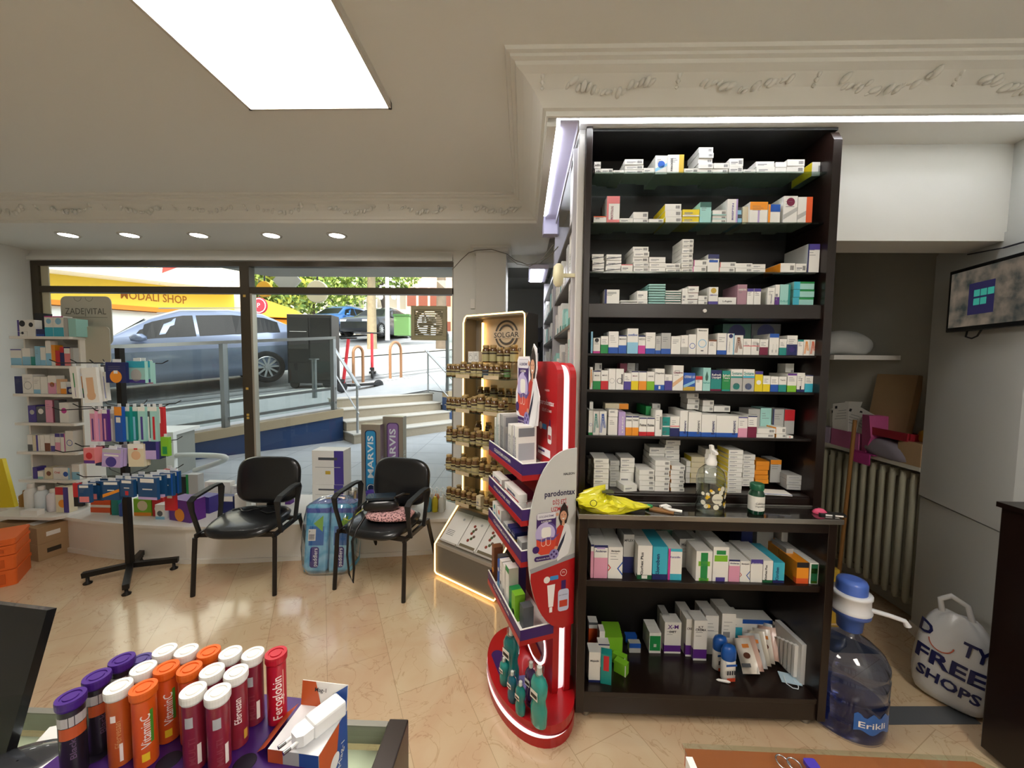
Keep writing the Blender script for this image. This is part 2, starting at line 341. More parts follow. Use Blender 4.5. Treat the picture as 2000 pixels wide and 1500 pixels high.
# lights -------------------------------------------------------
def panel(x, y, lab):
    t = thing('ceiling_light', lab, 'ceiling light', (x, y, ZC))
    b = MB(); e = MB(); fr = mat('#c9c4b8', .5); w, l, hh = .325, .62, .03
    for a in ((-w, w, -l, -l+.012), (-w, w, l-.012, l), (-w, -w+.012, -l, l), (w-.012, w, -l, l)): b.box(*a, -hh, -.001, fr)
    b.build('frame', t); e.box(-w+.012, w-.012, -l+.012, l-.012, -hh+.004, -hh+.012, mat('#fff8f0', .5, emit=PANEL_E)); e.build('diffuser', t)
PANEL_E = 11.0
panel(-.93, 1.16, 'large bright square-edged white LED panel on the upper ceiling'); panel(1.25, -.60, 'second white LED ceiling panel behind the counter where one stands')  # second panel is out of view, added to brighten the dark cabinet
for i, px in enumerate((182, 295, 422, 556, 677)):
    p = at(px, 472, 'z', ZS); words = ('nearest the left wall', 'second from the left wall', 'in the middle of the row of five', 'fourth from the left wall', 'closest to the pillar')
    t = thing('downlight', 'round recessed white downlight over the shop window, '+words[i], 'ceiling light', (p.x, 3.13, ZS), group='downlights over the window')
    b = MB(); b.lathe([(.075, -.006), (.078, -.001), (.06, -.001), (.058, -.006)], mat('#dcd8cf', .4), cap=False, n=28); b.build('trim_ring', t)
    b = MB(); b.cyl((0, 0, -.005), .058, .003, mat('#fffdf6', .5, emit=14.0), 24); b.build('lens', t)
LILAC = mat('#cfcbe0', .6)
b = MB(); b.box(.125, .142, 1.72, 2.70, ZS-.008, ZS+.012, mat('#eef2ff', .5, emit=16)); b.build('led_strip', label='long bright LED tube along the soffit above the side shelving', cat='strip light')
b = MB(); b.box(.142, .215, 1.68, 2.78, ZS-.0, ZS+.01, LILAC); b.box(.13, .23, 2.78, 2.80, ZS-.10, ZC-.06, LILAC); b.box(.215, .222, 1.68, 2.86, ZS-.03, ZS+.01, mat('#b8b6bd', .5)); b.box(.125, .24, 2.80, 2.86, ZS-.10, ZC-.06, LILAC); struct(b, 'trim_6')
b = MB(); b.box(.23, 3.1, 1.712, 1.728, ZS+.034, ZS+.062, mat('#f4f6ff', .5, emit=24)); b.build('led_strip', label='long bright LED strip hidden above the dark medicine cabinet front', cat='strip light')
b = MB(); b.box(.232, 3.2, 1.728, 1.9, ZS+.024, ZS+.034, mat('#e2e2dc', .5)); b.box(.232, 3.2, 1.78, 1.80, ZS+.03, ZC-.06, mat('#e2e2dc', .5)); struct(b, 'trim_7')
# ================================================================ the street outside, seen through the shop window
# street frame: s runs along the kerb (to the right and away), n runs across the street
S0 = Vector((-4.35, 5.195, 0)); ST = Vector((.70, .714, 0)); SN = Vector((-.714, .70, 0)); SA = 45.6
def gz(s, n): return .584+.092*s+.11*(min(max(n, .6), 16)-.6)
def SP(s, n, dz=0):
    p = S0+ST*s+SN*n; return (p.x, p.y, gz(s, n)+dz)
def atn(px, py, n):
    d = (px-1000)/FPX*R_-(py-750)/FPX*U_+_F; o = Vector((0, 0, H)); p0 = S0+SN*n
    p = o+d*((p0-o).dot(SN)/d.dot(SN)); return p, (p-S0).dot(ST)
ASPH = mat('#8d8e90', .85, noise=.15, nscale=6); PAVE = mat('#aeb0b2', .7, noise=.12, nscale=4)
b = MB(); b.slab([(-12, 3.72), (0.2, 3.72), (.2, 12), (-12, 12)], .0, .2, PAVE)
for k in range(14): b.box(-7+k*.6, -6.994+k*.6, 3.72, 8, .2, .2005, mat('#7f8184', .8))
for k in range(8): b.box(-7, .2, 3.9+k*.6, 3.906+k*.6, .2, .2005, mat('#7f8184', .8))
struct(b, 'ground_entrance_court')
b = MB()
ss = [-30+4*i for i in range(26)]; ns = [.0, .6, 3, 6, 9, 12, 16, 24, 60]
def strip(b, s0, s1, n0, n1, m, dz=0, k=12):
    for i in range(k):
        a = s0+(s1-s0)*i/k; c = s0+(s1-s0)*(i+1)/k; q = [n0]+[v for v in ns if n0 < v < n1]+[n1]
        for u, v in zip(q, q[1:]): b.add([SP(a, u, dz), SP(c, u, dz), SP(c, v, dz), SP(a, v, dz)], [(0, 1, 2, 3)], m)
strip(b, -30, 1.8, 0, 60, ASPH, -.02); strip(b, 1.8, 3.9, .62, 60, ASPH, -.02); strip(b, 3.9, 70, 0, 60, ASPH, -.02)
strip(b, -30, 1.8, .02, 2.1, PAVE, .0); strip(b, 1.8, 3.9, .62, 2.1, PAVE, .0); strip(b, 3.9, 30, .02, 2.1, PAVE, .0); strip(b, -10, 30, 6.6, 9, mat('#b9b3a6', .8, noise=.1), .02)
strip(b, -10, 30, 2.1, 2.22, mat('#d0cfca', .7), .012)
for n_ in (2.6, 3.0): strip(b, -10, 30, n_, n_+.05, mat('#6c6f72', .6), .001)
struct(b, 'street')
b = MB(); BLU = mat('#24406b', .45); TAN = mat('#b3a184', .6, noise=.06)
def wallseg(s0, s1):
    for i in range(6):
        a = s0+(s1-s0)*i/6; c = s0+(s1-s0)*(i+1)/6
        for z0a, z0c, z1a, z1c, m, o in ((.2, .2, gz(a, 0)-.13, gz(c, 0)-.13, BLU, 0), (gz(a, 0)-.13, gz(c, 0)-.13, gz(a, 0), gz(c, 0), TAN, -.03)):
            pa = S0+ST*a+SN*o; pc = S0+ST*c+SN*o; qa = S0+ST*a+SN*.2; qc = S0+ST*c+SN*.2
            v = [(pa.x, pa.y, z0a), (pc.x, pc.y, z0c), (qc.x, qc.y, z0c), (qa.x, qa.y, z0a), (pa.x, pa.y, z1a), (pc.x, pc.y, z1c), (qc.x, qc.y, z1c), (qa.x, qa.y, z1a)]
            b.add(v, [(0, 1, 5, 4), (4, 5, 6, 7), (1, 2, 6, 5), (2, 3, 7, 6), (3, 0, 4, 7)], m)
wallseg(-9, 1.8); wallseg(3.95, 9); struct(b, 'wall_low_street')
b = MB(); TD = mat('#a79b88', .7, noise=.08); nz_ = mat('#cfcac0', .5)
b.T = Matrix.Translation(S0) @ RZ(SA)
for k in range(4):
    z = .2+.17*(k+1); n0 = -.42+.32*k
    b.box(1.82, 3.93, n0, .75, z-.17, z-.02, TD); b.box(1.80, 3.95, n0-.02, .75, z-.02, z, nz_)
struct(b, 'steps', label=None)
# unseen upper shop block, added to shade the street; canopy over the entrance court
b = MB(); b.box(-14, 9, -7, 3.8, 2.87, 7.2, mat('#bdb8ab', .9)); struct(b, 'roof')
b = MB(); b.slab([(-3.95, 3.73), (-3.85, 4.65), (-3.5, 5.25), (1.5, 5.25), (1.5, 3.73)], 2.72, 2.86, mat('#a6a59f', .8)); b.slab([(-12, 3.73), (-3.95, 3.73), (-3.95, 3.95), (-12, 3.95)], 2.62, 2.86, mat('#a6a59f', .8)); struct(b, 'roof_canopy')
# railing along the kerb: metal posts and rails with clear panels
ALU = mat('#b9bcbf', .3, metal=.85); ALUD = mat('#7f8384', .35, metal=.7)
def railing(s0, s1, n, posts, lab):
    t = thing('railing', lab, 'railing', SP(s0, n))
    o = Vector(SP(s0, n)); pr = lambda s, dz: Vector(SP(s, n, dz))-o
    b = MB(); b.bar(pr(s0, 1.22), pr(s1, 1.22), .06, .045, ALU); b.build('handrail', t)
    for dz in (.12, .36): MB().bar(pr(s0, dz), pr(s1, dz), .04, .04, ALUD).build('rail', t)
    g = MB(); g.add([pr(s0, .06), pr(s1, .06), pr(s1, 1.14), pr(s0, 1.14)], [(0, 1, 2, 3)], pane_mat('#cfd8d4', 1.2, 'railing_glass')); g.build('glass_panel', t)
    for s in posts: MB().bar(pr(s, 0), pr(s, 1.2), .06, .09, ALUD).build('post', t)
railing(-3.2, 1.72, .08, (-3.2, -1.5, .18, 1.68), 'grey metal railing with clear panels on the low blue wall beside the silver car')
railing(4.0, 7.5, .08, (4.0, 5.6, 7.5), 'grey metal railing with clear panels beyond the outdoor steps, behind the pillar')
def handrail(s, lab):
    t = thing('handrail', lab, 'handrail', tuple((S0+ST*s+SN*-.45)[:2])+(.2,), SA, 'stair handrails')
    b = MB(); b.tube([(0, 0, .95), (0, 1.15, 1.62)], .028, ALU, 12); b.build('top_rail', t)
    b = MB(); b.tube([(0, .02, .50), (0, 1.12, 1.15)], .012, ALU); b.build('lower_rail', t)
    for y, z0 in ((.08, .0), (1.05, .6)): MB().tube([(0, y, z0), (0, y, z0+1.0)], .02, ALU, 10).build('post', t)
handrail(1.9, 'silver tube handrail on the near side of the outdoor steps'); handrail(3.85, 'silver tube handrail on the far side of the outdoor steps, by the pillar')
# grey box and white hose in the court
t = thing('outdoor_cabinet', 'low grey cabinet with a white top outside the left window pane', 'cabinet', (-4.52, 4.42, .2), 12)
b = MB(); b.box(-.42, .42, -.22, .2, 0, .5, mat('#8f9088', .6)); b.build('body', t); b = MB(); b.box(-.46, .46, -.26, .24, .5, .54, W); b.box(.38, .46, -.26, -.2, 0, .5, W); b.build('top', t)
b = MB(); pts = []
for i in range(60):
    a = i/59; pts.append((-3.95+.95*math.sin(a*3.6)*(1-.15*a)-.9*a, 4.25+.25*a+.2*math.cos(a*6), .24+.26*math.sin(a*PI)))
b.tube(pts, .03, mat('#d9d8d2', .5), 8); b.build('hose', label='white ribbed hose looping over the court floor beside the grey outdoor cabinet', cat='hose')
# ---- the parked car
def car(loc, rz, paint, lab, wheel=True, sc=1):
    t = thing('car', lab, 'car', loc, rz); t.scale = (sc,)*3
    PT = mat(paint, .28, metal=.5, coat=.6); GL = mat('#0d1011', .3, ior=1.3); TY = mat('#17171a', .8); AL = mat('#b9bdc2', .3, metal=.8)
    # stations along x (front -2.25 .. rear 2.25): bottom, belt, roof, half widths
    st = [(-2.25, .35, .62, .64, .70, .60), (-2.15, .22, .78, .80, .84, .74), (-1.55, .2, .93, .96, .90, .80), (-1.0, .2, .98, 1.03, .92, .80), (-.35, .2, 1.0, 1.45, .92, .66), (.1, .2, 1.0, 1.60, .92, .64), (.9, .2, 1.02, 1.61, .92, .64), (1.5, .2, 1.05, 1.52, .91, .62), (2.0, .24, 1.07, 1.25, .88, .66), (2.22, .36, 1.0, 1.05, .80, .70)]
    b = MB(); v = []
    for x, zb, zl, zr, wl, wr in st:
        half = [(wl-.06, zb), (wl, zb+.2), (wl+.01, (zb+zl)/2+.05), (wl-.03, zl), (wr+.02, zl+(zr-zl)*.85), (wr-.12, zr)]
        v += [(x, -w, z) for w, z in half]+[(x, w, z) for w, z in reversed(half)]
    n = 12; f = [(i*n+j, i*n+(j+1) % n, (i+1)*n+(j+1) % n, (i+1)*n+j) for i in range(len(st)-1) for j in range(n)]
    b.add(v, f, PT, None, True); b.add(v[:n], [tuple(range(n-1, -1, -1))], PT); b.add(v[-n:], [tuple(range(n))], PT); b.build('body', t)
    for sy in (-1, 1):
        def P(x, k):  # point on the greenhouse side, k 0..1 from belt to roof
            for a, c in zip(st, st[1:]):
                if a[0] <= x <= c[0]:
                    q = (x-a[0])/(c[0]-a[0]); zl = a[2]+q*(c[2]-a[2]); zr = a[3]+q*(c[3]-a[3]); wl = a[4]+q*(c[4]-a[4])-.03; wr = a[5]+q*(c[5]-a[5])+.02
                    kk = k/.85; return (x, sy*(wl+(wr-wl)*kk+.006), zl+(zr-zl)*k+.0)
        for x0, x1 in ((-.62, .28), (.33, 1.22), (1.27, 1.75)):
            g = MB(); xs = [x0+(x1-x0)*i/6 for i in range(7)]; vv = [P(x, .08) for x in xs]+[P(x, .78) for x in xs]
            g.add(vv, [(i, i+1, i+8, i+7) if sy < 0 else (i+7, i+8, i+1, i) for i in range(6)], GL, None, False); g.build('window', t)
        m = MB(); m.lathe([(.02, -.07), (.09, -.05), (.1, .02), (.05, .07)], PT, (-.55, sy*1.02, 1.05), 10, sx=1.2, sy=.8); m.build('mirror', t)
        for x in (-1.4, 1.4):
            w = MB(); T = TR(x, sy*.80, .34) @ RX(90 if sy < 0 else -90)
            w.lathe([(.2, -.02), (.33, -.02), (.345, .02), (.345, .13), (.32, .15), (.24, .15)], TY, n=28, T=T, cap=False)
            wh = w.build('wheel', t); r = MB(); r.lathe([(.245, .10), (.245, .14), (.22, .15)], AL, n=28, T=T, cap=False); r.cyl((0, 0, .09), .05, .06, AL, 12, T)
            r.cyl((0, 0, .08), .24, .01, mat('#25262a', .6), 28, T)
            for k in range(10): r.T = T @ RZ(k*36); r.box(.04, .24, -.02, .02, .10, .135, AL); r.T = None
            r.build('rim', wh)
        l = MB(); l.box(1.95, 2.2, sy*.62-.18, sy*.62+.18, .90, 1.0, mat('#b0202c', .3)); l.build('tail_light', t)
        l = MB(); l.box(-2.24, -2.0, sy*.58-.16, sy*.58+.16, .66, .76, mat('#dfe6ea', .1)); l.build('headlight', t)
    g = MB(); g.quad((-.98, -.72, 1.04), (-.98, .72, 1.04), (-.42, .56, 1.43), (-.42, -.56, 1.43), GL); g.build('windscreen', t)
    for q in (-.55, .55): MB().bar((-.2, q, 1.62), (1.3, q, 1.64), .03, .02, AL).build('roof_rail', t)
    return t
pc = SP(-.05, 3.95); c1 = car(pc, SA, '#76829a', 'silver blue hatchback car parked across the pavement behind the railing')
c1.rotation_euler = (0, math.atan(-.092), math.radians(SA))
far = [(742, 661, 20, 80, '#33383f', 'dark blue-grey far car facing the shop beyond the red scooter'), (664, 655, 21, 75, '#3a6fae', 'small blue far car behind the black outdoor display'), (812, 664, 24, 72, '#b9bec2', 'pale grey far car behind the window fan')]
for px, py, y, rz, col, lab in far:
    p = at(px, py, 'y', y); car((p.x, p.y, p.z), rz, col, lab)
# ---- black display cabinet on castors, bollards, scooters
p, s_ = atn(606, 745, 2.35)
t = thing('display_cabinet', 'tall black glass-fronted display on castors standing on the pavement', 'display cabinet', (p.x, p.y, gz(s_, 2.35)), 6); t.scale = (.9, .9, .9)
b = MB(); b.box(-.52, .52, 0, .5, .12, 1.78, mat('#0c0d0d', .45)); b.build('body', t, bev=.01)
b = MB(); b.box(-.49, -.02, -.012, 0, .95, 1.70, mat('#181a19', .2)); b.box(.02, .49, -.012, 0, .2, 1.70, mat('#101211', .2)); b.box(-.45, -.06, -.02, -.012, 1.36, 1.37, GREY); b.box(-.45, -.06, -.02, -.012, 1.15, 1.16, GREY); b.build('glass_door', t)
for x in (-.38, .38): MB().cyl((0, 0, -.03), .1, .06, mat('#131313', .7), 16, T=TR(x, .05, .1) @ RX(90)).build('wheel', t)
p, s_ = atn(615, 788, 1.4)
b = MB(); b.cyl((0, 0, 0), .045, .75, ALUD, 14); b.cyl((0, 0, .75), .09, .02, ALUD, 14); b.build('bollard', loc=(p.x, p.y, gz(s_, 1.4)), label='short grey steel bollard on the pavement in front of the black display', cat='bollard')
def hoop(px, py, n, w, lab):
    p, s_ = atn(px, py, n); b = MB(); pts = [(-w/2, 0, 0), (-w/2, 0, .7)]+[(-w/2*math.cos(a*PI/8), 0, .7+w/2*math.sin(a*PI/8)) for a in range(1, 8)]+[(w/2, 0, .7), (w/2, 0, 0)]
    b.tube(pts, .035, mat('#9a6f4e', .5), 10); b.build('hoop_bollard', loc=(p.x, p.y, gz(s_, n)), rz=70, label=lab, cat='bollard', group='hoop bollards')
hoop(773, 730, 2.3, .42, 'brown steel hoop bollard to the far side of the red scooter'); hoop(700, 738, 2.3, .30, 'brown steel hoop bollard behind the stair handrail')
def scooter(px, py, n, rz, lab):
    p, s_ = atn(px, py, n); t = thing('electric_scooter', lab, 'scooter', (p.x, p.y, gz(s_, n)), rz, 'rental scooters')
    RED = mat('#c02733', .4); DK = mat('#202022', .6)
    b = MB(); b.box(-.08, .08, .1, .85, .12, .17, DK); b.build('deck', t); b = MB(); b.tube([(0, -.02, .2), (0, .12, 1.12)], .035, RED, 10); b.build('stem', t)
    b = MB(); b.tube([(-.26, .12, 1.14), (.26, .12, 1.14)], .018, DK); b.build('handlebar', t)
    for y in (-.06, .88): MB().lathe([(.06, -.03), (.115, -.03), (.12, 0), (.115, .03), (.06, .03)], DK, n=20, T=TR(0, y, .12) @ RY(90)).build('wheel', t)
    b = MB(); b.box(-.05, .05, -.15, -.02, .22, .28, DK); b.build('mudguard', t)
scooter(727, 729, 2.6, 20, 'red and black electric scooter standing between two brown hoop bollards'); scooter(672, 745, 1.5, -30, 'red electric scooter half hidden behind the railing end post')
# ---- trees
def tree(px, y, h, rr, lab, z0=None, lean=0, bark='#6d5f50', leaf='#8aa14a', n=1500, seed=1, cz=3.2):
    random.seed(seed); d = at(px, 700, 'y', y); base = (d.x, y, 2.3 if z0 is None else z0)
    t = thing('tree', lab, 'tree', base, group='street trees')
    b = MB(); top = (lean, 0, h*.62); b.tube([(0, 0, -.3), (lean*.3, 0, h*.25), top, (lean*1.2, 0, h*.85)], [.2, .17, .12, .05], mat(bark, .9, noise=.3, nscale=8), 10)
    for k in range(6): a = k*1.05; b.tube([(lean*.8, 0, h*.45), (lean+rr*.5*math.cos(a), rr*.5*math.sin(a), h*.7), (lean+rr*.9*math.cos(a), rr*.9*math.sin(a), h*.85)], [.08, .05, .02], mat(bark, .9, noise=.3, nscale=8), 6)
    b.build('trunk', t)
    b = MB(); ms = [mat(leaf, .6), mat('#5f7a34', .6), mat('#a9b85e', .6)]
    cl = [(random.uniform(-1, 1)*rr*.7+lean, random.uniform(-1, 1)*rr*.7, cz+random.uniform(-.45, .45)*rr) for _ in range(14)]
    for i in range(n):
        c = random.choice(cl); r = rr*.42*random.random()**.4; a = random.uniform(0, 2*PI); e = random.uniform(-1, 1); q = math.sqrt(1-e*e)
        p = Vector((c[0]+r*q*math.cos(a), c[1]+r*q*math.sin(a), c[2]+r*e)); s = random.uniform(.10, .2)
        u = Vector((random.gauss(0, 1), random.gauss(0, 1), random.gauss(0, 1))).normalized(); w = u.cross(Vector((random.gauss(0, 1), random.gauss(0, 1), random.gauss(0, 1)))).normalized()
        b.add([p-u*s, p+w*s*.5, p+u*s, p-w*s*.5], [(0, 1, 2, 3)], random.choice(ms))
    b.build('crown', t)
tree(545, 17, 5.5, 1.9, 'leafy yellow-green street tree behind the round hanging lamp', seed=1, n=2600, leaf='#b3b545', cz=2.6)
tree(612, 22, 6.5, 2.0, 'slim street tree rising behind the black outdoor display', seed=2, n=2000, leaf='#93a648', cz=3.4)
tree(680, 29, 8, 2.4, 'pale-barked street tree beside the far blue car', seed=3, bark='#a89a80', n=1500, cz=4.6)
tree(727, 15.5, 7, 1.6, 'thick straight-trunked street tree beyond the red scooter', seed=4, bark='#8f8168', n=1500, cz=4.2)
tree(765, 23, 7.5, 2.2, 'dark leaning street tree behind the white lamp post', seed=5, lean=-.9, bark='#4a4038', n=2000, cz=5.0)
tree(862, 13.5, 6, 1.5, 'bushy green street tree above the window fan', seed=6, leaf='#6f9440', n=2000, cz=4.3)
tree(455, 24, 5.5, 2.2, 'distant street tree at the end of the yellow shop', seed=8, leaf='#a8b648', n=1600, cz=4.2)
p = at(757, 665, 'y', 18.5)
t = thing('street_lamp', 'white lamp post with two hanging lamp heads among the street trees', 'street lamp', (p.x, 18.5, p.z)); b = MB(); b.tube([(0, 0, 0), (0, 0, 4.6)], [.11, .07], mat('#e4e6e6', .5), 12); b.build('pole', t)
for sx in (-1, 1): MB().lathe([(.03, 0), (.1, -.06), (.12, -.5), (.06, -.6)], mat('#f3f5f5', .4), (sx*.32, 0, 2.55), 12).build('lamp_head', t)
b = MB(); b.bar((-.36, 0, 2.6), (.36, 0, 2.6), .04, .04, W); b.build('arm', t)
p = at(788, 661, 'y', 18)
t = thing('wheeled_bin', 'green wheeled waste bin under the far trees', 'bin', (p.x, 18, p.z)); b = MB(); b.box(-.35, .35, -.3, .3, .12, 1.0, mat('#6f9a5c', .5)); b.build('body', t, bev=.02); b = MB(); b.box(-.38, .38, -.33, .33, 1.0, 1.1, mat('#4f7d45', .5)); b.build('lid', t)
# orange kiosk stall with a parasol behind the car
p = at(540, 665, 'y', 12.5)
t = thing('street_stall', 'orange canvas street stall behind the tail of the silver car', 'stall', (p.x, 12.5, p.z-.4), 20)
b = MB(); b.box(-.55, .75, -.5, .5, 0, 1.05, mat('#e9a02a', .7)); b.build('counter', t); b = MB(); b.prism([(-.8, 1.1), (.95, 1.1), (.7, 1.35), (-.2, 1.65)], -.7, .7, mat('#f0a52e', .7)); b.build('canopy', t)
# hanging round lamp and discs
def disc_sign(px, py, y, r, col, lab, cat='sign', emit=0, extra=None):
    p = at(px, py, 'y', y); t = thing('round_sign', lab, cat, (p.x, y, p.z))
    b = MB(); b.lathe([(r*.96, -.03), (r, -.02), (r, .02), (r*.96, .03)], mat(col, .5, emit=emit), n=32, T=RX(90)); b.build('disc', t)
    b = MB(); b.tube([(0, 0, r), (0, 0, r+.5)], .012, INK); b.build('hanger', t)
    if extra: extra(t, r)
disc_sign(620, 570, 5.9, .17, '#fff3cf', 'big round cream hanging sign outside the right window pane')
disc_sign(517, 565, 6.3, .13, '#f2b233', 'round orange hanging sign outside beside the window mullion')
def noent(t, r):
    b = MB(); b.ring(0, 0, r*.8, r*.9, mat('#f5f0ee', .5), y=-.034); b.text('P', 0, .01, r*.8, mat('#f5f0ee', .5), y=-.035, mid=True); b.build('marking', t)
disc_sign(507, 597, 10, .21, '#c8283a', 'small round red and white traffic sign beside the window mullion', extra=noent)
b = MB(); h = [(math.cos(math.radians(60*i))*.21, math.sin(math.radians(60*i))*.13) for i in range(6)]; b.prism(h, -.015, .015, mat('#c9c8c2', .5)); p = at(561, 548, 'y', 5.6); b.build('hexagon_sign', loc=(p.x, 5.6, p.z), label='pale grey six-sided sign under the canopy outside the window', cat='sign')
# ---- the yellow shop across the street
NB = 8.6
def fac(px, py): p, s = atn(px, py, NB); return p, s
pa, sa = fac(112, 560); pb, sb_ = fac(456, 585)
t = thing('shop_building', 'shop building with a long yellow sign across the street behind the car', 'building', (pa.x, pa.y, 0), SA)
L = sb_-sa
FZ = lambda px, py: fac(px, py)[0].z
zt, zb = FZ(285, 556), FZ(285, 600)
zt = FZ(180, 544)-.35
YEL = mat('#f6d44a', .5); CRM = mat('#e9e2cf', .7)
b = MB(); b.box(-6, L+.3, .12, 6, -1, 9, CRM); b.build('wall', t)
b = MB(); b.box(-6, L, -.12, .12, zb, zt+.35, YEL); b.box(-6, L, -.14, .12, zb-.12, zb, mat('#e08a2a', .5)); sg = b.build('sign_board', t)
s0 = fac(236, 580)[1]-sa; s1 = fac(364, 580)[1]-sa; th = (FZ(300, 571)-FZ(300, 587))/.72
b = MB(); b.text('MODALI SHOP', s0, FZ(300, 589), th, mat('#a8620f', .5), y=-.125, w=s1-s0, bold=.01); b.build('lettering', sg)
b = MB(); b.box(-6, L, -.9, -.12, zt+.35, zt+.45, mat('#f2efe6', .6)); b.build('ledge', t)
for i in range(9):
    x = -5.2+i*1.55
    if x > L-1: break
    w = MB(); w.box(x, x+1.2, .08, .13, zt+.75, zt+2.6, mat('#fbfaf4', .5)); q = w.build('window', t)
    w = MB(); 
    for k in range(8): w.box(x+.08+k*.135, x+.17+k*.135, .05, .08, zt+.82, zt+2.5, mat('#d9d2b2', .8))
    w.build('curtain', q)
b = MB(); b.box(-6, L, .02, .12, 0, zb-.14, mat('#c9d0cf', .2)); b.build('shop_front', t)
p, _ = fac(385, 535)
b = MB(); b.add([(0, 0, 0), (.1, 0, .62), (.62, .1, .78), (.5, .1, .3)], [(0, 1, 2, 3), (3, 2, 1, 0)], mat('#d8392f', .6)); b.tube([(-.02, 0, -.3), (.12, 0, .8)], .02, W); b.build('flag', loc=(p.x-.3, p.y-.9, p.z-.2), rz=20, label='small red flag above the yellow shop sign', cat='flag')
# ---- buildings closing the view
def bld(x0, x1, y, h, col, lab, wc='#8d8578', nx=5, nz=3, bands=None, z0=1.5):
    t = thing('apartment_building', lab, 'building', ((x0+x1)/2, y, z0)); w = (x1-x0)/2
    b = MB(); b.box(-w, w, 0, 5, -2, h, mat(col, .8, noise=.05)); b.build('wall', t)
    if bands: 
        for k in range(nz): MB().box(-w, w, -.5, 0, .9+k*2.6, 1.6+k*2.6, mat(bands, .7)).build('balcony', t)
    for k in range(nz):
        for i in range(nx):
            x = -w+(i+.5)*2*w/nx; MB().box(x-.35, x+.35, -.04, .02, 1.7+k*2.6, 3.1+k*2.6, mat(wc, .3)).build('window', t)
bld(-24, -14.5, 34, 11, '#d9d3c2', 'distant cream apartment block seen past the end of the yellow shop')
bld(-14.2, -9.5, 32, 10, '#efeee9', 'distant white apartment block with pale balconies behind the trees', bands='#fbfaf6')
bld(-9.2, -5.6, 30, 10, '#d8b394', 'distant salmon building behind the white lamp post', wc='#7a4334', nx=4)
bld(-5.3, 2, 29, 8, '#e2d8c6', 'distant beige building behind the window fan', wc='#8b6a52', nx=7)
# ================================================================ dark medicine cabinet
DK = mat('#190e0a', .3, coat=.15, noise=.12, nscale=9); DKI = mat('#080504', .5)
XL, XR = .262, 1.345
cab = thing('medicine_cabinet', 'tall dark brown open-fronted medicine cabinet with counter and shelves', 'cabinet', (XL, 2.03, 0))
o = Vector((XL, 2.03, 0)); Tc = Matrix.Translation(-o)
def part(name, boxes, m, bev=.002, parent=cab, T=Tc, **k):
    b = MB(); b.T = T
    for q in boxes: b.box(*q, m)
    return b.build(name, parent, bev=bev, **k)
part('side_panel', [(XL-.012, XL+.025, 1.625, 2.03, .045, .935)], DK); part('side_panel', [(XR-.045, XR-.01, 1.625, 2.03, .045, .935)], DK)
part('side_panel', [(XL, XL+.028, 1.745, 2.03, .957, 2.623)], DK)
b = MB(); b.T = Tc @ TR(XR-.034, 0, 0) @ Matrix(((0, 1, 0, 0), (1, 0, 0, 0), (0, 0, 1, 0), (0, 0, 0, 1)))
b.prism([(1.735, .957), (2.03, .957), (2.03, 2.622), (1.80, 2.622), (1.76, 2.60), (1.738, 2.56)], 0, .036, DK); b.build('side_panel', cab)
part('back_panel', [(XL, XR, 2.012, 2.03, .05, 2.622)], DKI)
part('plinth', [(XL-.005, XR-.015, 1.635, 1.66, .04, .125)], DK); part('bottom_shelf', [(XL, XR-.04, 1.632, 2.01, .118, .14)], DK)
Z9 = .64; part('shelf', [(XL+.02, XR-.045, 1.65, 2.01, Z9-.028, Z9)], DK)
part('rail', [(XL, XR-.02, 1.628, 1.65, .885, .935)], DK)
part('countertop', [(XL-.02, XR-.01, 1.60, 2.01, .935, .957)], mat('#1a1512', .14, coat=.5), bev=.003)
part('counter_trim', [(XL-.021, XR-.009, 1.594, 1.60, .938, .9585)], mat('#9c9a96', .25, metal=.9), bev=.001, label='thin metal edge strip')
part('counter_trim', [(XL+.02, XR-.03, 1.738, 1.743, .957, .964)], mat('#8b8985', .3, metal=.9), bev=.001, label='thin metal back strip')
part('rail', [(XL+.02, XR-.03, 1.752, 1.772, .957, .992)], DK)
part('divider', [(XL+.02, XR-.03, 1.748, 2.01, 1.80, 1.862)], DK); part('shelf', [(XL+.028, XR-.034, 1.76, 2.01, .985, 1.0)], DK)
ZSH = {5: 1.640, 6: 1.474, 7: 1.262}
for z in ZSH.values(): part('shelf', [(XL+.028, XR-.034, 1.765, 2.01, z-.012, z)], mat('#120a07', .4))
ZG = (2.440, 2.224, 2.008)
for z in ZG:
    b = MB(); b.T = Tc; b.box(XL+.028, XR-.034, 1.768, 1.995, z-.008, z, SHELFGLASS); b.build('glass_shelf', cab)
part('top_panel', [(XL, XR, 1.76, 2.03, 2.61, 2.622)], DKI)
for x, y in ((XL+.04, 1.68), (XR-.06, 1.68), (XL+.04, 1.98), (XR-.06, 1.98)):
    b = MB(); b.T = Tc; b.lathe([(.02, 0), (.022, .012), (.012, .02), (.012, .042)], mat('#8f8a82', .3, metal=.8), (x, y, 0), 14); b.build('foot', cab)
b = MB(); b.T = Tc; b.cyl((0, 0, 0), .008, .006, mat('#d8d4cc', .3), 12, T=TR(.80, 1.747, 1.832) @ RX(90)); b.build('lock', cab)
# white end panel to the left of the cabinet
b = MB(); b.box(.232, .262, 1.77, 2.05, 0, 2.624, mat('#d8d6d0', .5)); b.box(.235, .258, 1.765, 1.77, .0, 2.6, mat('#bdbab4', .4)); struct(b, 'wall_end_panel')

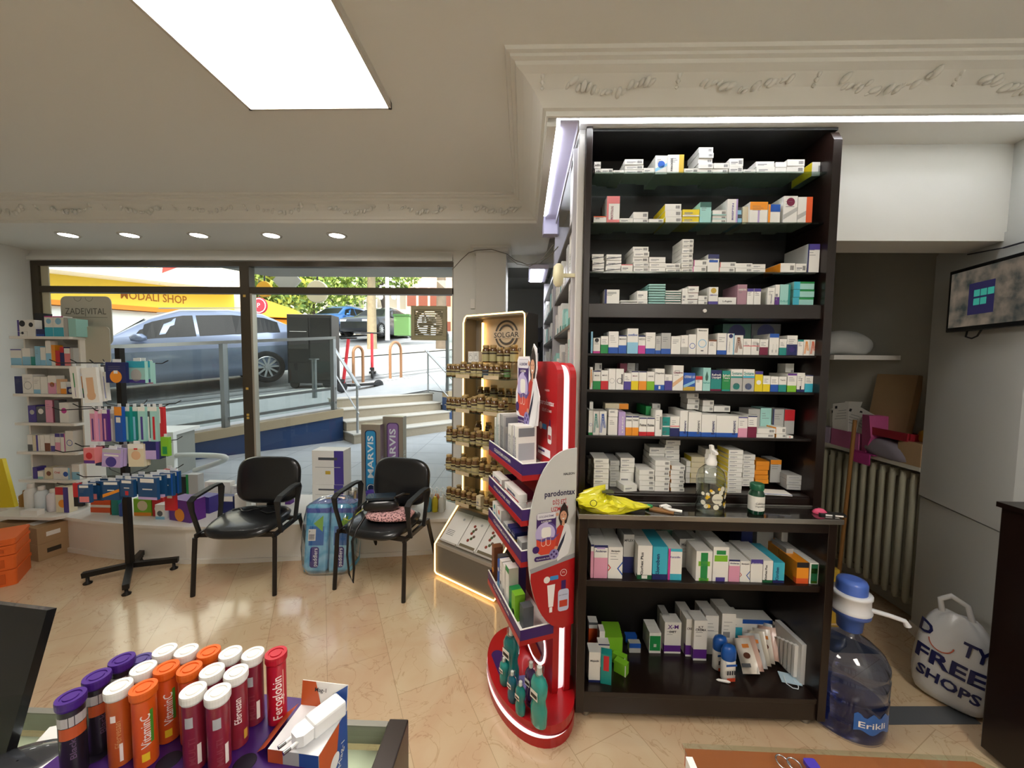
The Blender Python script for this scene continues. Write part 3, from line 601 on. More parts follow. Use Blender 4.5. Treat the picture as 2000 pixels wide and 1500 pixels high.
# ---------------------------------------------------------------- boxes
PAL = {'w': ('#e9e8e2', 'white'), 'gy': ('#b4b5b2', 'grey'), 'dg': ('#55585c', 'dark grey'), 'k': ('#1d1d22', 'black'), 'nv': ('#1f2760', 'navy'), 'bl': ('#1f55ae', 'blue'), 'lb': ('#8cc3df', 'light blue'),
       'cy': ('#3db0c8', 'cyan'), 'te': ('#1f8c86', 'teal'), 'gn': ('#1e8a48', 'green'), 'lm': ('#7dbb2d', 'lime'), 'dgn': ('#175c38', 'dark green'), 'ye': ('#e6cf21', 'yellow'), 'go': ('#c2a23a', 'gold'), 'or': ('#ea9426', 'orange'),
       'ro': ('#dd5a2b', 'red-orange'), 'rd': ('#c4262f', 'red'), 'mr': ('#74193c', 'maroon'), 'mg': ('#c43a92', 'magenta'), 'pk': ('#dd9ab4', 'pink'), 'sa': ('#df8183', 'salmon'), 'mv': ('#a9818f', 'mauve'), 'li': ('#b9a3d3', 'lilac'),
       'pu': ('#5d2a86', 'purple'), 'vi': ('#4b3f8f', 'violet'), 'cr': ('#dcd2b4', 'cream'), 'br': ('#7a4a30', 'brown'), 'kr': ('#a98457', 'tan'), 'aq': ('#9fd3cc', 'aqua'), 'be': ('#d9b08a', 'beige'), 'mn': ('#39655b', 'dark teal')}
def cm(k, r=.42): return mat(PAL[k][0], r)
_prev = {}
def ink(t): return cm(t) if t in PAL else INK
def deco(b, w, h, ops, rnd):
    """prints bands, lines and lettering on the front face; returns the words for it"""
    words = []
    for op in ops:
        a = op.split(':'); k = a[0]
        if k in ('b', 't', 'l', 'r'):
            f = float(a[2]) if len(a) > 2 else .3; m = cm(a[1])
            if k == 'b': b.dec(-w/2, w/2, 0, h*f, m); b.box(-w/2-.0002, -w/2, .0, .02, 0, h*f, m); words.append(PAL[a[1]][1]+' base')
            if k == 't': b.dec(-w/2, w/2, h*(1-f), h, m); words.append(PAL[a[1]][1]+' top')
            if k == 'l': b.dec(-w/2, -w/2+w*f, 0, h, m, y=-.0005); words.append(PAL[a[1]][1]+' left band')
            if k == 'r': b.dec(w/2-w*f, w/2, 0, h, m, y=-.0005); words.append(PAL[a[1]][1]+' right band')
        elif k == 'q':   # small print
            for i in range(3): b.dec(-w*.36, -w*.36+w*rnd.uniform(.3, .66), h*(.80-.09*i)-min(.002, h*.05), h*(.80-.09*i), mat('#77787c', .6))
        elif k == 'n':   # barcode block
            x0 = w*.16; 
            for i in range(6): b.dec(x0+i*w*.045, x0+i*w*.045+w*.022*(1+i % 2*.5), h*.25, h*.75, mat('#4a4b50', .6))
        elif k == 'p': b.dec(-w*.4, w*.1, h*.42, h*.56, mat('#8b8c90', .6)); b.dec(-w*.4, -w*.05, h*.25, h*.34, mat('#a5a6a9', .6))
        elif k == 'o': r = min(w, h)*.38; b.ring(0, h*.42, r*.82, r, cm(a[1])); words.append(PAL[a[1]][1]+' ring')
        elif k == 'O': b.disc(0, h*float(a[2]), min(w, h)*.3, cm(a[1])); words.append(PAL[a[1]][1]+' disc')
        elif k == 'V':
            for i in range(4):
                x = -w*.46+i*w*.09
                b.poly([(x, h*.1), (x+w*.05, h*.1), (x+w*.30, h*.9), (x+w*.25, h*.9)], cm(a[1])); b.poly([(x+w*.25, h*.9), (x+w*.30, h*.9), (x+w*.62, h*.3), (x+w*.57, h*.3)], cm(a[1]), y=-.0005)
            words.append(PAL[a[1]][1]+' zigzag stripes')
        elif k == 'Z': b.poly([(-w/2, h*.12), (w/2, h*.45), (w/2, h*.6), (-w/2, h*.3)], cm(a[1])); words.append(PAL[a[1]][1]+' swoosh')
        elif k == 'D': b.poly([(0, h*.86), (w*.2, h*.62), (w*.16, h*.48), (0, h*.42), (-w*.16, h*.48), (-w*.2, h*.62)], cm(a[1])); words.append(PAL[a[1]][1]+' droplet')
        elif k == 'C': b.poly([(w*.5, h*.1), (w*.12, h*.32), (w*.5, h*.55), (w*.5, h*.49), (w*.22, h*.32), (w*.5, h*.16)], cm(a[1])); b.poly([(-w*.5, h*.22), (-w*.3, h*.34), (-w*.5, h*.46), (-w*.5, h*.41), (-w*.38, h*.34), (-w*.5, h*.27)], cm('rd')); words.append(PAL[a[1]][1]+' chevrons')
        elif k == 'v': sz = w*float(a[4] if len(a) > 4 else .42); b.text(a[1], float(a[3])*w if len(a) > 3 else .12*w, h*.12, sz, ink(a[2]), rot=90, w=h*.70 if len(a) < 6 else h*float(a[5]), bold=.025, y=-.0009)
        elif k == 'h': hs_ = h*float(a[4]) if len(a) > 4 else h*.12; b.text(a[1], 0, h*float(a[3]), hs_*1.25, ink(a[2]), w=min(w*.86, text_geo(a[1], .02)[2]*hs_*1.3), mid=True, bold=.02, y=-.0009)
        elif k == 'x': b.dec(-w*float(a[2]), w*float(a[2]), h*float(a[3]), h*float(a[4]), cm(a[1]), y=-.0006)
    return words
def pack(w, d, h, base, ops, rnd, side=None):
    b = MB(); b.box(-w/2, w/2, 0, d, 0, h, cm(base)); 
    if side: b.box(-w/2-.0003, -w/2, .001, d-.001, .001, h-.001, cm(side))
    ws = deco(b, w, h, ops, rnd)
    b.dec(-w/2+.001, w/2-.001, h+.0003, h+.0003, cm(base)) if 0 else None
    return b, ws
USED = {}
REG = []
def reglabel(o, look, ctx, ordt):
    REG.append((o, look, ctx, ordt))
def row(zs, Yb, yp, z, shelf, items, depth=(.10, .16), cat='box', name='medicine_box', seed=1, rz=0):
    ox, oy, sc = zs; rnd = random.Random(seed); slot = 0; pile = 0
    for it in items:
        X0, X1, tops, st = it[:4]; opt = it[4] if len(it) > 4 else {}
        yb = oy+(opt.get('yb', Yb))/sc; pil = isinstance(tops, (list, tuple)); tl = list(tops) if pil else [tops]
        y = yp+opt.get('dy', 0)
        if 'zb' in opt: zb0 = at(ox+X0/sc, oy+opt['zb']/sc, 'y', y).z
        else: zb0 = z
        xa = at(ox+X0/sc, yb, 'y', y).x; xb = at(ox+X1/sc, yb, 'y', y).x
        ops = st.split(); base = ops[0]; side = None
        sd = [q for q in ops[1:] if q.startswith('s:')]; ops = [q.replace('_', ' ') for q in ops[1:] if not q.startswith('s:')]
        if sd: side = sd[0][2:]
        if pil: pile += 1
        else: slot += 1
        lim = tl+[opt.get('zb', opt.get('yb', Yb))]
        hs = [abs(at(ox+X0/sc, oy+lim[i]/sc, 'y', y).z-at(ox+X0/sc, oy+lim[i+1]/sc, 'y', y).z) for i in range(len(tl))]
        zz = zb0; n = len(tl)
        D = opt.get('d', rnd.uniform(*depth))
        if z > 0 and 1.6 < yp < 2.1: y = min(y, 2.004-(D+.003)*(opt.get('rep', 0)+1))
        first = None
        for j in range(n):     # bottom up
            h = hs[n-1-j]-(.0006 if n == 1 else .0016); w = xb-xa-.001
            b, ws = pack(w, D, h, base, ops, rnd, side)
            jit = rnd.uniform(-.005, .005) if n > 1 else 0
            o = b.build(name, loc=((xa+xb)/2+jit*.5, y+abs(jit), zz+.0003), rz=opt.get('rz', rnd.uniform(-1, 1))+rz)
            tag(o, None, cat, name.replace('_', ' ')+'es on '+shelf if name.endswith('box') else name.replace('_', ' ')+'s on '+shelf)
            asp = 'flat' if h < w*.55 else ('tall' if h > w*1.6 else '')
            bw = PAL[base][1]+(' and '+PAL[side][1]+'-sided' if side else '')
            uw = []
            for q in ws:
                if q not in uw: uw.append(q)
            look = ' '.join((asp+' '+bw+' '+opt.get('noun', name.replace('_', ' '))+(' with '+' and '.join(uw[:2]) if uw else '')).split())
            if n > 1: REG.append([o, look, shelf, ('pile', round(xa, 4)+y*.01, j, n)])
            else: REG.append([o, look, shelf, ('one', 0)])
            for r in range(opt.get('rep', 0)):
                q = dup(o, loc=(o.location.x+rnd.uniform(-.003, .003)+opt.get('rx', 0)*(r+1), y+(D+.002)*(r+1), zz+.0003)); REG.append([q, look, shelf, ('one', r+1)])
            zz += hs[n-1-j]
def flush_labels():
    fams = {}
    for r in REG:
        fams.setdefault((r[1], r[2], r[3][0], r[3][1] if r[3][0] == 'one' else 0), []).append(r)
    piles = {}
    for r in REG:
        if r[3][0] == 'pile': piles.setdefault(r[2], set()).add(r[3][1])
    piles = {k: sorted(v) for k, v in piles.items()}
    for (look, sh, kd, rr), L in fams.items():
        L.sort(key=lambda r: r[0].location.x)
        for i, r in enumerate(L):
            if kd == 'pile':
                _, pid, j, n = r[3]; pos = 'topmost' if j == n-1 else 'lowest' if j == 0 else ORD[j]+' up'
                l = '%s, %s in the %s pile on %s' % (look, pos, ORD[piles[sh].index(pid)], sh)
            else:
                l = look+(' behind its twin' if rr == 1 else ' last in its row' if rr else '')+' on '+sh+('' if len(L) == 1 else ', %s such from the left' % ORD[i])
            if len(l.split()) > 16: l = l.replace(' medicine box', ' box')
            if len(l.split()) > 16: l = l.replace(' the left', ' left').replace(' in the ', ' in ').replace(' on the ', ' on ')
            if len(l.split()) > 16 and ' and ' in l: l = re.sub(r' and (dark |light |red-)?\w+ (top|base|ring|disc|stripes|swoosh|droplet|zigzag stripes|left band|right band)', '', l)
            if len(l.split()) > 16: l = l.replace(' the ', ' ').replace('from left', 'from the left')
            if len(l.split()) > 16: l = l.replace('lime box with lime top', 'lime box')
            if len(l.split()) > 16: l = l.replace(' from the left', '').replace('pile on', 'pile,')
            if len(l.split()) > 16: l = l.replace('flat ', '').replace('tall ', '')
            r[0]['label'] = l
    REG.clear()
Z1 = (1120, 230, 3.704); Z2 = (1130, 360, 3.774); Z3 = (1130, 600, 4.082); Z4 = (1130, 740, 4.082); Z5 = (1130, 960, 3.774); Z6 = (1130, 1140, 3.774)
YP = 1.778
row(Z1, 396, YP, ZG[0], 'the top glass shelf', [
 (152, 200, [308, 358], 'w h:xdin:k:.5:.4'), (201, 285, 362, 'w n p'), (288, 366, 374, 'w p'), (370, 505, [292, 333, 368], 'w n p'), (507, 584, 358, 'w p'),
 (590, 678, 260, 'w q O:bl:.52 Z:lb', {'dy': .01}), (680, 797, 262, 'w r:go:.30 v:FURACIN_SOL:k:-.2:.16 q'), (799, 903, 362, 'w n p'), (905, 1010, [205, 248, 285, 322, 362], 'w n'),
 (1013, 1124, [320, 362], 'w n'), (1126, 1226, [288, 345], 'w n p'), (1228, 1320, 370, 'w p'), (1325, 1458, [308, 350], 'w p'), (1460, 1540, [316, 355], 'w'), (1543, 1670, [297, 345], 'w n'),
 (1724, 1794, 295, 'w n s:ye', {'dy': .03}), (1797, 1858, 285, 'w n s:lm', {'dy': .03})], seed=1)
row(Z2, 280, YP, ZG[1], 'the second glass shelf', [
 (110, 204, 230, 'w q t:ro:.15'), (205, 301, 82, 'w t:sa:.28 l:sa:.15 v:PROCTOLOG:mr:.0:.25:.5 x:sa:.5:.0:.12'), (303, 402, 245, 'w p'), (403, 512, [197, 247], 'w n'), (518, 627, 250, 'w n'),
 (640, 760, [135, 183, 233], 'w n s:ye'), (765, 889, [178, 232], 'ye x:w:.5:.0:.2 p'), (891, 975, 125, 'aq t:mn:.25 q'), (985, 1088, [182, 222, 250], 'w n b:aq:.2'), (1092, 1170, 103, 'w v:BISEPTIN:vi:.1:.22:.7 r:li:.16'),
 (1172, 1203, [160, 215], 'lb t:dg:.4'), (1205, 1256, 150, 'cr r:or:.25', {'dy': .015}), (1258, 1391, 123, 'w t:or:.38 x:li:.05:.0:.6 q'), (1393, 1483, 142, 'w t:bl:.4 l:or:.18'), (1505, 1608, 80, 'w O:mr:.78 Z:gy q'), (1610, 1718, 87, 'w r:ro:.42 Z:gy')], seed=2)
row(Z2, 642, YP, ZG[2], 'the third glass shelf', [
 (100, 188, [508, 555, 598], 'w Z:dg p'), (201, 312, [510, 555, 600], 'w Z:dg p'), (314, 398, 587, 'w t:sa:.12 p'), (402, 517, [452, 490, 530, 570, 603], 'w n p'), (519, 640, [530, 570, 605], 'w p'), (642, 755, [575, 613], 'w n p'),
 (757, 840, [395, 430, 463, 503, 540, 575, 608], 'w n p'), (845, 946, [548, 595], 'w n l:mg:.06'), (950, 1033, 510, 'w t:nv:.25 x:bl:.4:.55:.68 q'), (1040, 1158, [563, 603], 'w n l:sa:.05'), (1160, 1283, [572, 607], 'w n'), (1285, 1385, [577, 610], 'w p'),
 (1487, 1595, 572, 'w n s:or'), (1597, 1678, 575, 'w n p'), (1682, 1770, 430, 'w l:nv:.12 t:vi:.2 q s:gy')], seed=3)
row(Z2, 866, YP, 1.8625, 'the board above the lock', [
 (190, 300, 757, 'w l:nv:.15 q x:gy:.3:.7:.85'), (308, 433, [833, 849], 'w b:k:.3'), (434, 512, [762, 827], 'w p'), (515, 638, [712, 731, 750, 769, 788, 807, 826, 845], 'aq b:mn:.45'), (640, 755, [760, 777, 794, 811, 828, 846], 'w b:mn:.5'),
 (762, 803, 745, 'w p'), (805, 884, [725, 775, 822], 'w p t:mr:.05'), (886, 954, [795, 832], 'w n'), (958, 1027, 733, 'w h:AMINOLO:vi:.55:.09 b:vi:.2 O:go:.8'), (1029, 1162, 808, 'w h:L-Arginin:k:.5:.25'), (1168, 1238, 713, 'mv h:ARBEVIN:w:.75:.1 q'),
 (1240, 1288, 742, 'w t:vi:.18 q'), (1290, 1342, 742, 'w t:vi:.18 q'), (1390, 1444, 735, 'w q v:Flixonase:nv:.1:.2:.5'), (1446, 1479, 712, 'w b:pu:.4 p'), (1481, 1558, 710, 'aq r:te:.2 h:D-FLUX:te:.2:.1'), (1582, 1735, [687, 745, 803], 'aq t:gn:.25 l:cy:.3')], seed=4)
row(Z3, 381, YP, ZSH[5], 'the first shelf below the lock', [
 (95, 112, 208, 'lb'), (115, 171, 258, 'w b:mg:.14 q O:k:.85'), (175, 234, 243, 'w b:gn:.5 q'), (237, 315, 205, 'w b:bl:.28 q x:gy:.3:.5:.52'), (317, 380, 235, 'w b:bl:.45 t:nv:.06 h:MAXI-D:k:.8:.09'), (385, 472, 180, 'w b:lb:.45 h:contiflow:bl:.75:.1'), (473, 530, 235, 'w b:mg:.45 t:nv:.07 h:NIZZO:k:.8:.09'),
 (532, 609, 210, 'w b:bl:.25 q'), (611, 654, 238, 'gy b:bl:.2 q'), (656, 732, 213, 'gy b:bl:.25 q'), (735, 811, 238, 'w q'), (813, 871, 230, 'w b:gy:.38 q'), (873, 935, 222, 'w o:bl'), (938, 1028, 173, 'w o:lb h:Eumovate:k:.92:.06 x:dg:.12:.12:.16'), (1033, 1097, 262, 'w t:br:.12 q'),
 (1102, 1178, 210, 'w b:bl:.2 q r:bl:.03'), (1180, 1237, 212, 'w r:lb:.15 O:nv:.88 v:DERMO:gy:-.1:.2:.5'), (1239, 1308, 225, 'w V:br'), (1310, 1371, 252, 'w b:w:.1 x:sa:.5:.52:.58 q'), (1373, 1438, 252, 'w x:sa:.5:.52:.58 q n'), (1440, 1508, 255, 'w b:mr:.5 q'), (1517, 1592, 210, 'w t:bl:.18 v:L:gy:-.1:.2:.4 v:L:gy:.3:.2:.4'),
 (1597, 1655, 252, 'w b:te:.47 q'), (1657, 1740, 222, 'w b:nv:.55 O:vi:.3 q'), (1742, 1790, 255, 'w t:te:.12 q'), (1791, 1839, 255, 'w V:or'), (1841, 1890, 255, 'w V:ro')], seed=5)
row(Z3, 381, YP+.13, ZSH[5], 'the first shelf below the lock', [(1140, 1367, 132, 'mn O:nv:.7', {'d': .09, 'noun': 'tissue box', 'zb': 370}), (1369, 1600, 132, 'dg O:nv:.7', {'d': .09, 'noun': 'tissue box', 'zb': 370})], seed=6)
row(Z3, 657, YP, ZSH[6], 'the second shelf below the lock', [
 (87, 111, 480, 'w V:or'), (113, 174, 508, 'w b:gn:.45 t:nv:.05 h:MAXI:k:.75:.08'), (176, 235, 505, 'w b:rd:.45 h:MAXI:k:.75:.08'), (237, 293, 490, 'w o:gy'), (295, 358, 490, 'w o:dg n'), (360, 417, 523, 'w b:vi:.5 q'), (418, 475, 508, 'w b:ye:.48 t:nv:.05 h:MAXI:mr:.75:.08'), (477, 540, 508, 'w b:or:.48 t:nv:.05'), (542, 603, 510, 'w b:lm:.48 h:DRIVE:k:.75:.08'),
 (605, 683, 485, 'w b:bl:.25 h:Diapoleo:k:.8:.09 x:w:.1:.05:.2'), (685, 745, 530, 'w b:vi:.6 q'), (748, 832, 457, 'w h:Otadine:mr:.72:.09 Z:be q'), (834, 927, 515, 'bl b:go:.22 h:OTIFAX_1,8:w:.78:.15 Z:lb'), (930, 985, 540, 'w t:rd:.25 q'), (988, 1049, 472, 'aq D:mn h:Refresh:te:.35:.08'), (1051, 1137, 490, 'te t:nv:.42 h:Refresh:w:.78:.11 h:Liquigel:w:.66:.11 b:mr:.09'),
 (1140, 1207, 495, 'gn t:te:.18 h:Refresh:w:.78:.12 h:Tears:w:.66:.12 b:te:.08 x:w:.3:.5:.51'), (1209, 1303, 480, 'w b:gy:.6 h:Systane:te:.82:.15 x:te:.5:.6:.68 O:te:.22'), (1306, 1398, 480, 'w b:gy:.6 h:Systane:te:.82:.15 x:cy:.5:.6:.7 O:bl:.22 x:ro:.5:.58:.6'), (1402, 1465, 495, 'ye t:vi:.15 O:w:.45'), (1467, 1525, 530, 'w b:ye:.47 q'), (1528, 1590, 535, 'w b:bl:.47 q'), (1592, 1655, 535, 'w b:te:.47 h:Tearin:k:.78:.1'),
 (1662, 1735, 510, 'w b:lm:.35 t:pu:.1 q'), (1738, 1800, 503, 'w b:nv:.14 v:L:k:.05:.25:.6 q'), (1802, 1870, 520, 'w b:cy:.5 t:nv:.05 q')], seed=7)
row(Z3, 657, YP+.10, ZSH[6], 'the second shelf below the lock', [(125, 182, 445, 'w n', {'zb': 505, 'd': .05}), (325, 382, 447, 'mr', {'zb': 655, 'd': .06}), (384, 446, 445, 'gy q', {'zb': 655, 'd': .06}), (448, 473, 447, 'dg q', {'zb': 655, 'd': .06}), (1640, 1708, 448, 'w n', {'zb': 655, 'd': .06})], seed=8)
row(Z4, 445, YP, ZSH[7], 'the third shelf below the lock', [
 (78, 111, 250, 'w b:gn:.1 o:bl'), (113, 162, 255, 'w V:te'), (164, 221, 255, 'w V:bl'), (240, 314, [240, 298], 'w b:vi:.0 q'), (316, 371, 258, 'li v:LINO:w:.2:.3'), (373, 424, 290, 'w b:or:.42 t:nv:.06 h:TONIC:k:.8:.09'), (426, 477, 290, 'w b:or:.42 t:nv:.06 h:TONIC:k:.8:.09'),
 (480, 541, 300, 'w b:rd:.22 t:nv:.06 h:Fixime:k:.6:.16'), (543, 604, 300, 'w b:rd:.22 t:nv:.06 h:Fixime:k:.6:.16'), (608, 662, 238, 'w q n'), (665, 725, [292, 372], 'w t:te:.9 p'), (728, 802, 287, 'w b:nv:.42 x:sa:.5:.48:.54 q'),
 (805, 866, 240, 'w b:bl:.2 v:Betaserc:nv:.3:.4:.5'), (872, 974, 250, 'w b:bl:.2 v:Betaserc:dg:.38:.3:.55'), (976, 1094, 268, 'w b:bl:.2 v:Betaserc:nv:.38:.28:.6'), (1096, 1268, 275, 'w b:bl:.2 v:Betaserc:nv:.38:.2:.66'), (1270, 1344, 282, 'w b:pk:.45 t:vi:.05 q'), (1346, 1418, 272, 'w b:mr:.5 t:nv:.05 q'),
 (1422, 1570, [370, 412], 'w n'), (1577, 1656, [357, 410], 'w n s:or'), (1660, 1712, 425, 'w O:sa:.5')], seed=9)
row(Z4, 445, YP+.07, ZSH[7], 'the third shelf below the lock', [(82, 112, 183, 'w', {'zb': 250, 'd': .05}), (207, 392, 195, 'cr r:or:.4', {'zb': 240, 'd': .06}), (530, 575, 218, 'gn', {'zb': 290}), (580, 644, 198, 'gy n', {'zb': 240, 'd': .05}), (858, 952, [108, 155, 197], 'w n', {'zb': 243, 'd': .08}), (980, 1068, [168, 215], 'w n', {'zb': 262, 'd': .08}), (1070, 1200, 215, 'w n', {'zb': 262, 'd': .08}),
 (1345, 1440, 240, 'gy q', {'zb': 440, 'd': .08}), (1442, 1530, 232, 'aq q', {'zb': 440, 'd': .08}), (1542, 1630, 240, 'gy q l:nv:.1', {'zb': 440, 'd': .08}), (1634, 1716, 245, 'gy t:rd:.45', {'zb': 440, 'd': .08})], seed=10)
row(Z4, 880, YP+.005, 1.0003, 'the shelf just above the counter', [
 (118, 238, [628, 668, 708, 747, 788, 829], 'w p'), (246, 322, [650, 690, 733, 778, 818], 'gy p', {'dy': .05, 'zb': 860}), (328, 440, [628, 668, 706, 744], 'w p', {'dy': .06, 'zb': 860}), (355, 472, 828, 'w p', {'rz': 14, 'dy': -.01}), (482, 602, [712, 752, 795, 838], 'w n'),
 (607, 725, [633, 677, 718, 760, 800, 840], 'w n'), (735, 843, [672, 708, 745, 783, 815, 849], 'w n s:or'), (1185, 1300, [538, 576, 610, 645, 680, 716, 753, 789, 822, 854], 'w s:ye p', {'d': .11})], seed=11)
row(Z4, 880, YP+.10, 1.0003, 'the shelf just above the counter', [
 (72, 112, [635, 680, 722, 764, 806], 'gy', {'zb': 850, 'd': .07}), (555, 678, [545, 592, 640, 690, 740, 790], 'w p', {'zb': 830, 'd': .09}), (683, 798, [488, 527, 562, 598, 640, 690, 740, 785], 'w p', {'zb': 825, 'd': .09}), (850, 886, [655, 700, 745, 790], 'w', {'zb': 830, 'd': .07}), (890, 995, [620, 662, 705, 750, 792], 'cr s:ye', {'zb': 830, 'd': .09}),
 (1003, 1098, [558, 597, 635, 673, 712, 750, 790], 'w', {'zb': 830, 'd': .08}), (1302, 1398, [603, 645, 682, 717, 752, 787, 822], 'w p', {'zb': 855, 'd': .08, 'dy': -.03}), (1405, 1512, [655, 692, 728, 765, 800], 'or', {'zb': 836, 'd': .09, 'dy': -.02}), (1520, 1607, 645, 'gy t:or:.2 q', {'zb': 825, 'd': .08})], seed=12)
row(Z4, 880, YP, 1.0003, 'the shelf just above the counter', [(1490, 1700, 868, 'w t:bl:.3 p', {'rz': -8, 'dy': -.02, 'd': .07}), (1665, 1818, [768, 806, 846], 'gy p', {'rz': -6, 'dy': .035, 'zb': 886, 'd': .09})], seed=13)
YL = 1.668
row(Z5, 632, YL, Z9+.0003, 'the shelf under the counter', [
 (86, 108, 385, 'w b:pk:.8 t:nv:.06'), (110, 212, 388, 'w b:pk:.62 t:nv:.08 h:Anderex:nv:.82:.07 x:li:.3:.88:.93', {'rep': 2, 'd': .10}), (215, 322, 400, 'w C:bl h:Benipain:k:.88:.06 q', {'rep': 2, 'd': .10}), (325, 403, 350, 'gy b:nv:.42 h:MFLEX:k:.85:.07', {'dy': .05, 'd': .12}),
 (432, 538, 383, 'w b:dgn:.13 v:Klorhex_Plus:k:-.12:.26:.68 x:w:.2:.02:.12', {'rep': 2, 'd': .09}), (542, 652, 388, 'cy b:nv:.17 v:Kloroben:nv:-.05:.34:.66', {'rep': 2, 'd': .09}), (656, 758, 400, 'w b:cy:.2 t:cy:.09 l:mg:.16 h:Kansidin:vi:.74:.07', {'rep': 1, 'd': .09}),
 (735, 845, 348, 'gy h:Majezik:dg:.84:.08 b:nv:.12 q', {'dy': .11, 'd': .1, 'zb': 595}), (862, 982, 412, 'w x:gn:.22:.0:.95 x:lm:.36:.5:.66 x:lm:.3:.0:.1', {'rep': 2, 'd': .09}), (986, 1102, 378, 'w x:gn:.3:.78:.9 x:lm:.42:.58:.76 b:w:.1 x:vi:.3:.0:.12', {'rep': 1, 'd': .09}),
 (1105, 1186, 468, 'w b:pk:.72 t:nv:.08 h:Anderex:nv:.84:.09', {'rep': 1, 'd': .09}), (1188, 1262, 478, 'w C:bl h:Benipain:k:.88:.08', {'rep': 1, 'd': .09}), (1265, 1355, 462, 'w t:vi:.2 h:Korinalar:w:.82:.08', {'rep': 1, 'd': .09}), (1357, 1430, 470, 'w b:dgn:.12 v:Klorhex_Plus:k:-.1:.3:.68', {'rep': 1, 'd': .09}), (1433, 1516, 482, 'cy b:nv:.13 v:Kloroben:nv:-.02:.4:.66', {'rep': 1, 'd': .09}),
 (1520, 1572, 450, 'gy b:nv:.14 q', {'dy': .08, 'd': .1}), (1605, 1694, 475, 'or b:ro:.25 t:k:.25', {'rep': 1, 'd': .12}), (1700, 1772, 478, 'w x:dgn:.35:.02:.95 x:lm:.35:.5:.75 x:lm:.3:.02:.14', {'rep': 1, 'd': .12})], seed=14)
row(Z5, 632, YL+.2, Z9+.0003, 'the shelf under the counter', [(115, 180, 235, 'gy', {'d': .09}), (185, 265, 240, 'gy p', {'d': .09}), (480, 560, 345, 'dg', {'d': .09}), (600, 690, 335, 'mn', {'d': .1}), (1185, 1270, 360, 'nv', {'d': .1}), (1300, 1420, 345, 'gy', {'d': .1}), (1480, 1550, 300, 'w n', {'d': .08})], seed=15)
ZB = .1404
def row6(items, yp, seed, **k): row(Z6, 700, yp, ZB, 'the cabinet floor', items, seed=seed, **k)
def fp(X, Y, z=ZB): return at(1130+X/3.774, 1140+Y/3.774, 'z', z)
def put(X0, X1, Yt, Yb, st, opt=None):
    p = fp((X0+X1)/2, Yb); opt = dict(opt or {}); opt['yb'] = Yb; opt.setdefault('d', .07)
    row(Z6, Yb, p.y, ZB, 'the cabinet floor', [(X0, X1, Yt, st, opt)], seed=int(X0))
put(72, 158, 505, 728, 'w h:Majezik:dg:.72:.07 b:nv:.08', {'d': .06}); put(160, 240, 522, 742, 'te l:te:.3 x:rd:.25:.45:.95', {'rz': -12, 'd': .04}); put(72, 138, 285, 465, 'w b:ro:.75 t:dg:.1', {'d': .05}); put(140, 225, 470, 640, 'w t:nv:.05', {'d': .045, 'dy': .02})
put(150, 190, 350, 560, 'w', {'d': .05}); 
for i in range(5): put(190-4*i+i*0, 322-5*i, 395-22*i, 560-40*i, 'lm t:lm:.1 b:gn:.05', {'d': .035})
put(245, 345, 530, 600, 'lm r:w:.08', {'rz': -32, 'd': .03, 'noun': 'tipped medicine box'}); put(255, 350, 585, 668, 'lm r:w:.08', {'rz': -38, 'd': .035, 'noun': 'tipped medicine box'})
put(518, 605, 362, 512, 'w x:gn:.46:.12:.85 x:w:.12:.3:.45', {'rep': 1, 'd': .05})
put(628, 752, 285, 514, 'w b:pu:.26 h:X-M:pu:.86:.14 h:DIET:k:.7:.08 q x:w:.5:.0:.06', {'d': .07}); put(590, 640, 190, 420, 'gy', {'d': .08})
put(762, 840, 225, 495, 'w b:pu:.3 h:CREMA:k:.75:.06 x:w:.5:.0:.05', {'d': .07, 'rep': 1}); put(842, 942, 272, 566, 'w b:pu:.28 h:K.T:k:.84:.06 h:CREMA:k:.77:.06 q x:w:.5:.0:.05', {'d': .08})
put(905, 1000, 205, 485, 'w q x:gy:.5:.6:.61 x:gy:.5:.4:.41', {'d': .06, 'rep': 1}); put(1010, 1110, 175, 470, 'w q p', {'d': .06, 'rep': 1}); put(1105, 1188, 240, 475, 'w b:cy:.72 q', {'d': .09})
put(1192, 1415, 262, 480, 'w t:bl:.14 h:KRASTIN:k:.5:.07 p', {'d': .08}); put(346, 430, 385, 440, 'bl', {'d': .03}); put(372, 458, 440, 510, 'gy t:bl:.5', {'d': .03})
flush_labels()
# ================================================================ black office visitor chairs
LEA = mat('#17181a', .28, coat=.25, bump=.05, nscale=220); FRM = mat('#15110f', .45); PLA = mat('#1c1d1e', .55)
def cushion(b, w, d, t, m, T, n=14, pw=.62, dome=.35, curl=0):
    v = []; nn = 40; rings = [(.0, 1), (.55, 1), (.8, .97), (.93, .84), (1.0, .5), (.98, .2), (.9, .0)]
    for r, hz in rings:
        for i in range(nn):
            a = 2*PI*i/nn; ca, sa = math.cos(a), math.sin(a); x = math.copysign(abs(ca)**pw, ca)*r*w/2; y = math.copysign(abs(sa)**pw, sa)*r*d/2
            z = t*hz-dome*t*(x/(w/2))**2*.0+curl*((y/(d/2))**2 if y < 0 else .25*(y/(d/2))**2)
            v.append((x, y, z))
    k = len(rings); f = [(j*nn+i, (j+1)*nn+i, (j+1)*nn+(i+1) % nn, j*nn+(i+1) % nn) for j in range(k-1) for i in range(nn)]
    f.append(tuple(range((k-1)*nn, k*nn)))
    f = [tuple(reversed(q)) for q in f]
    b.add(v, f, m, T, True); return b
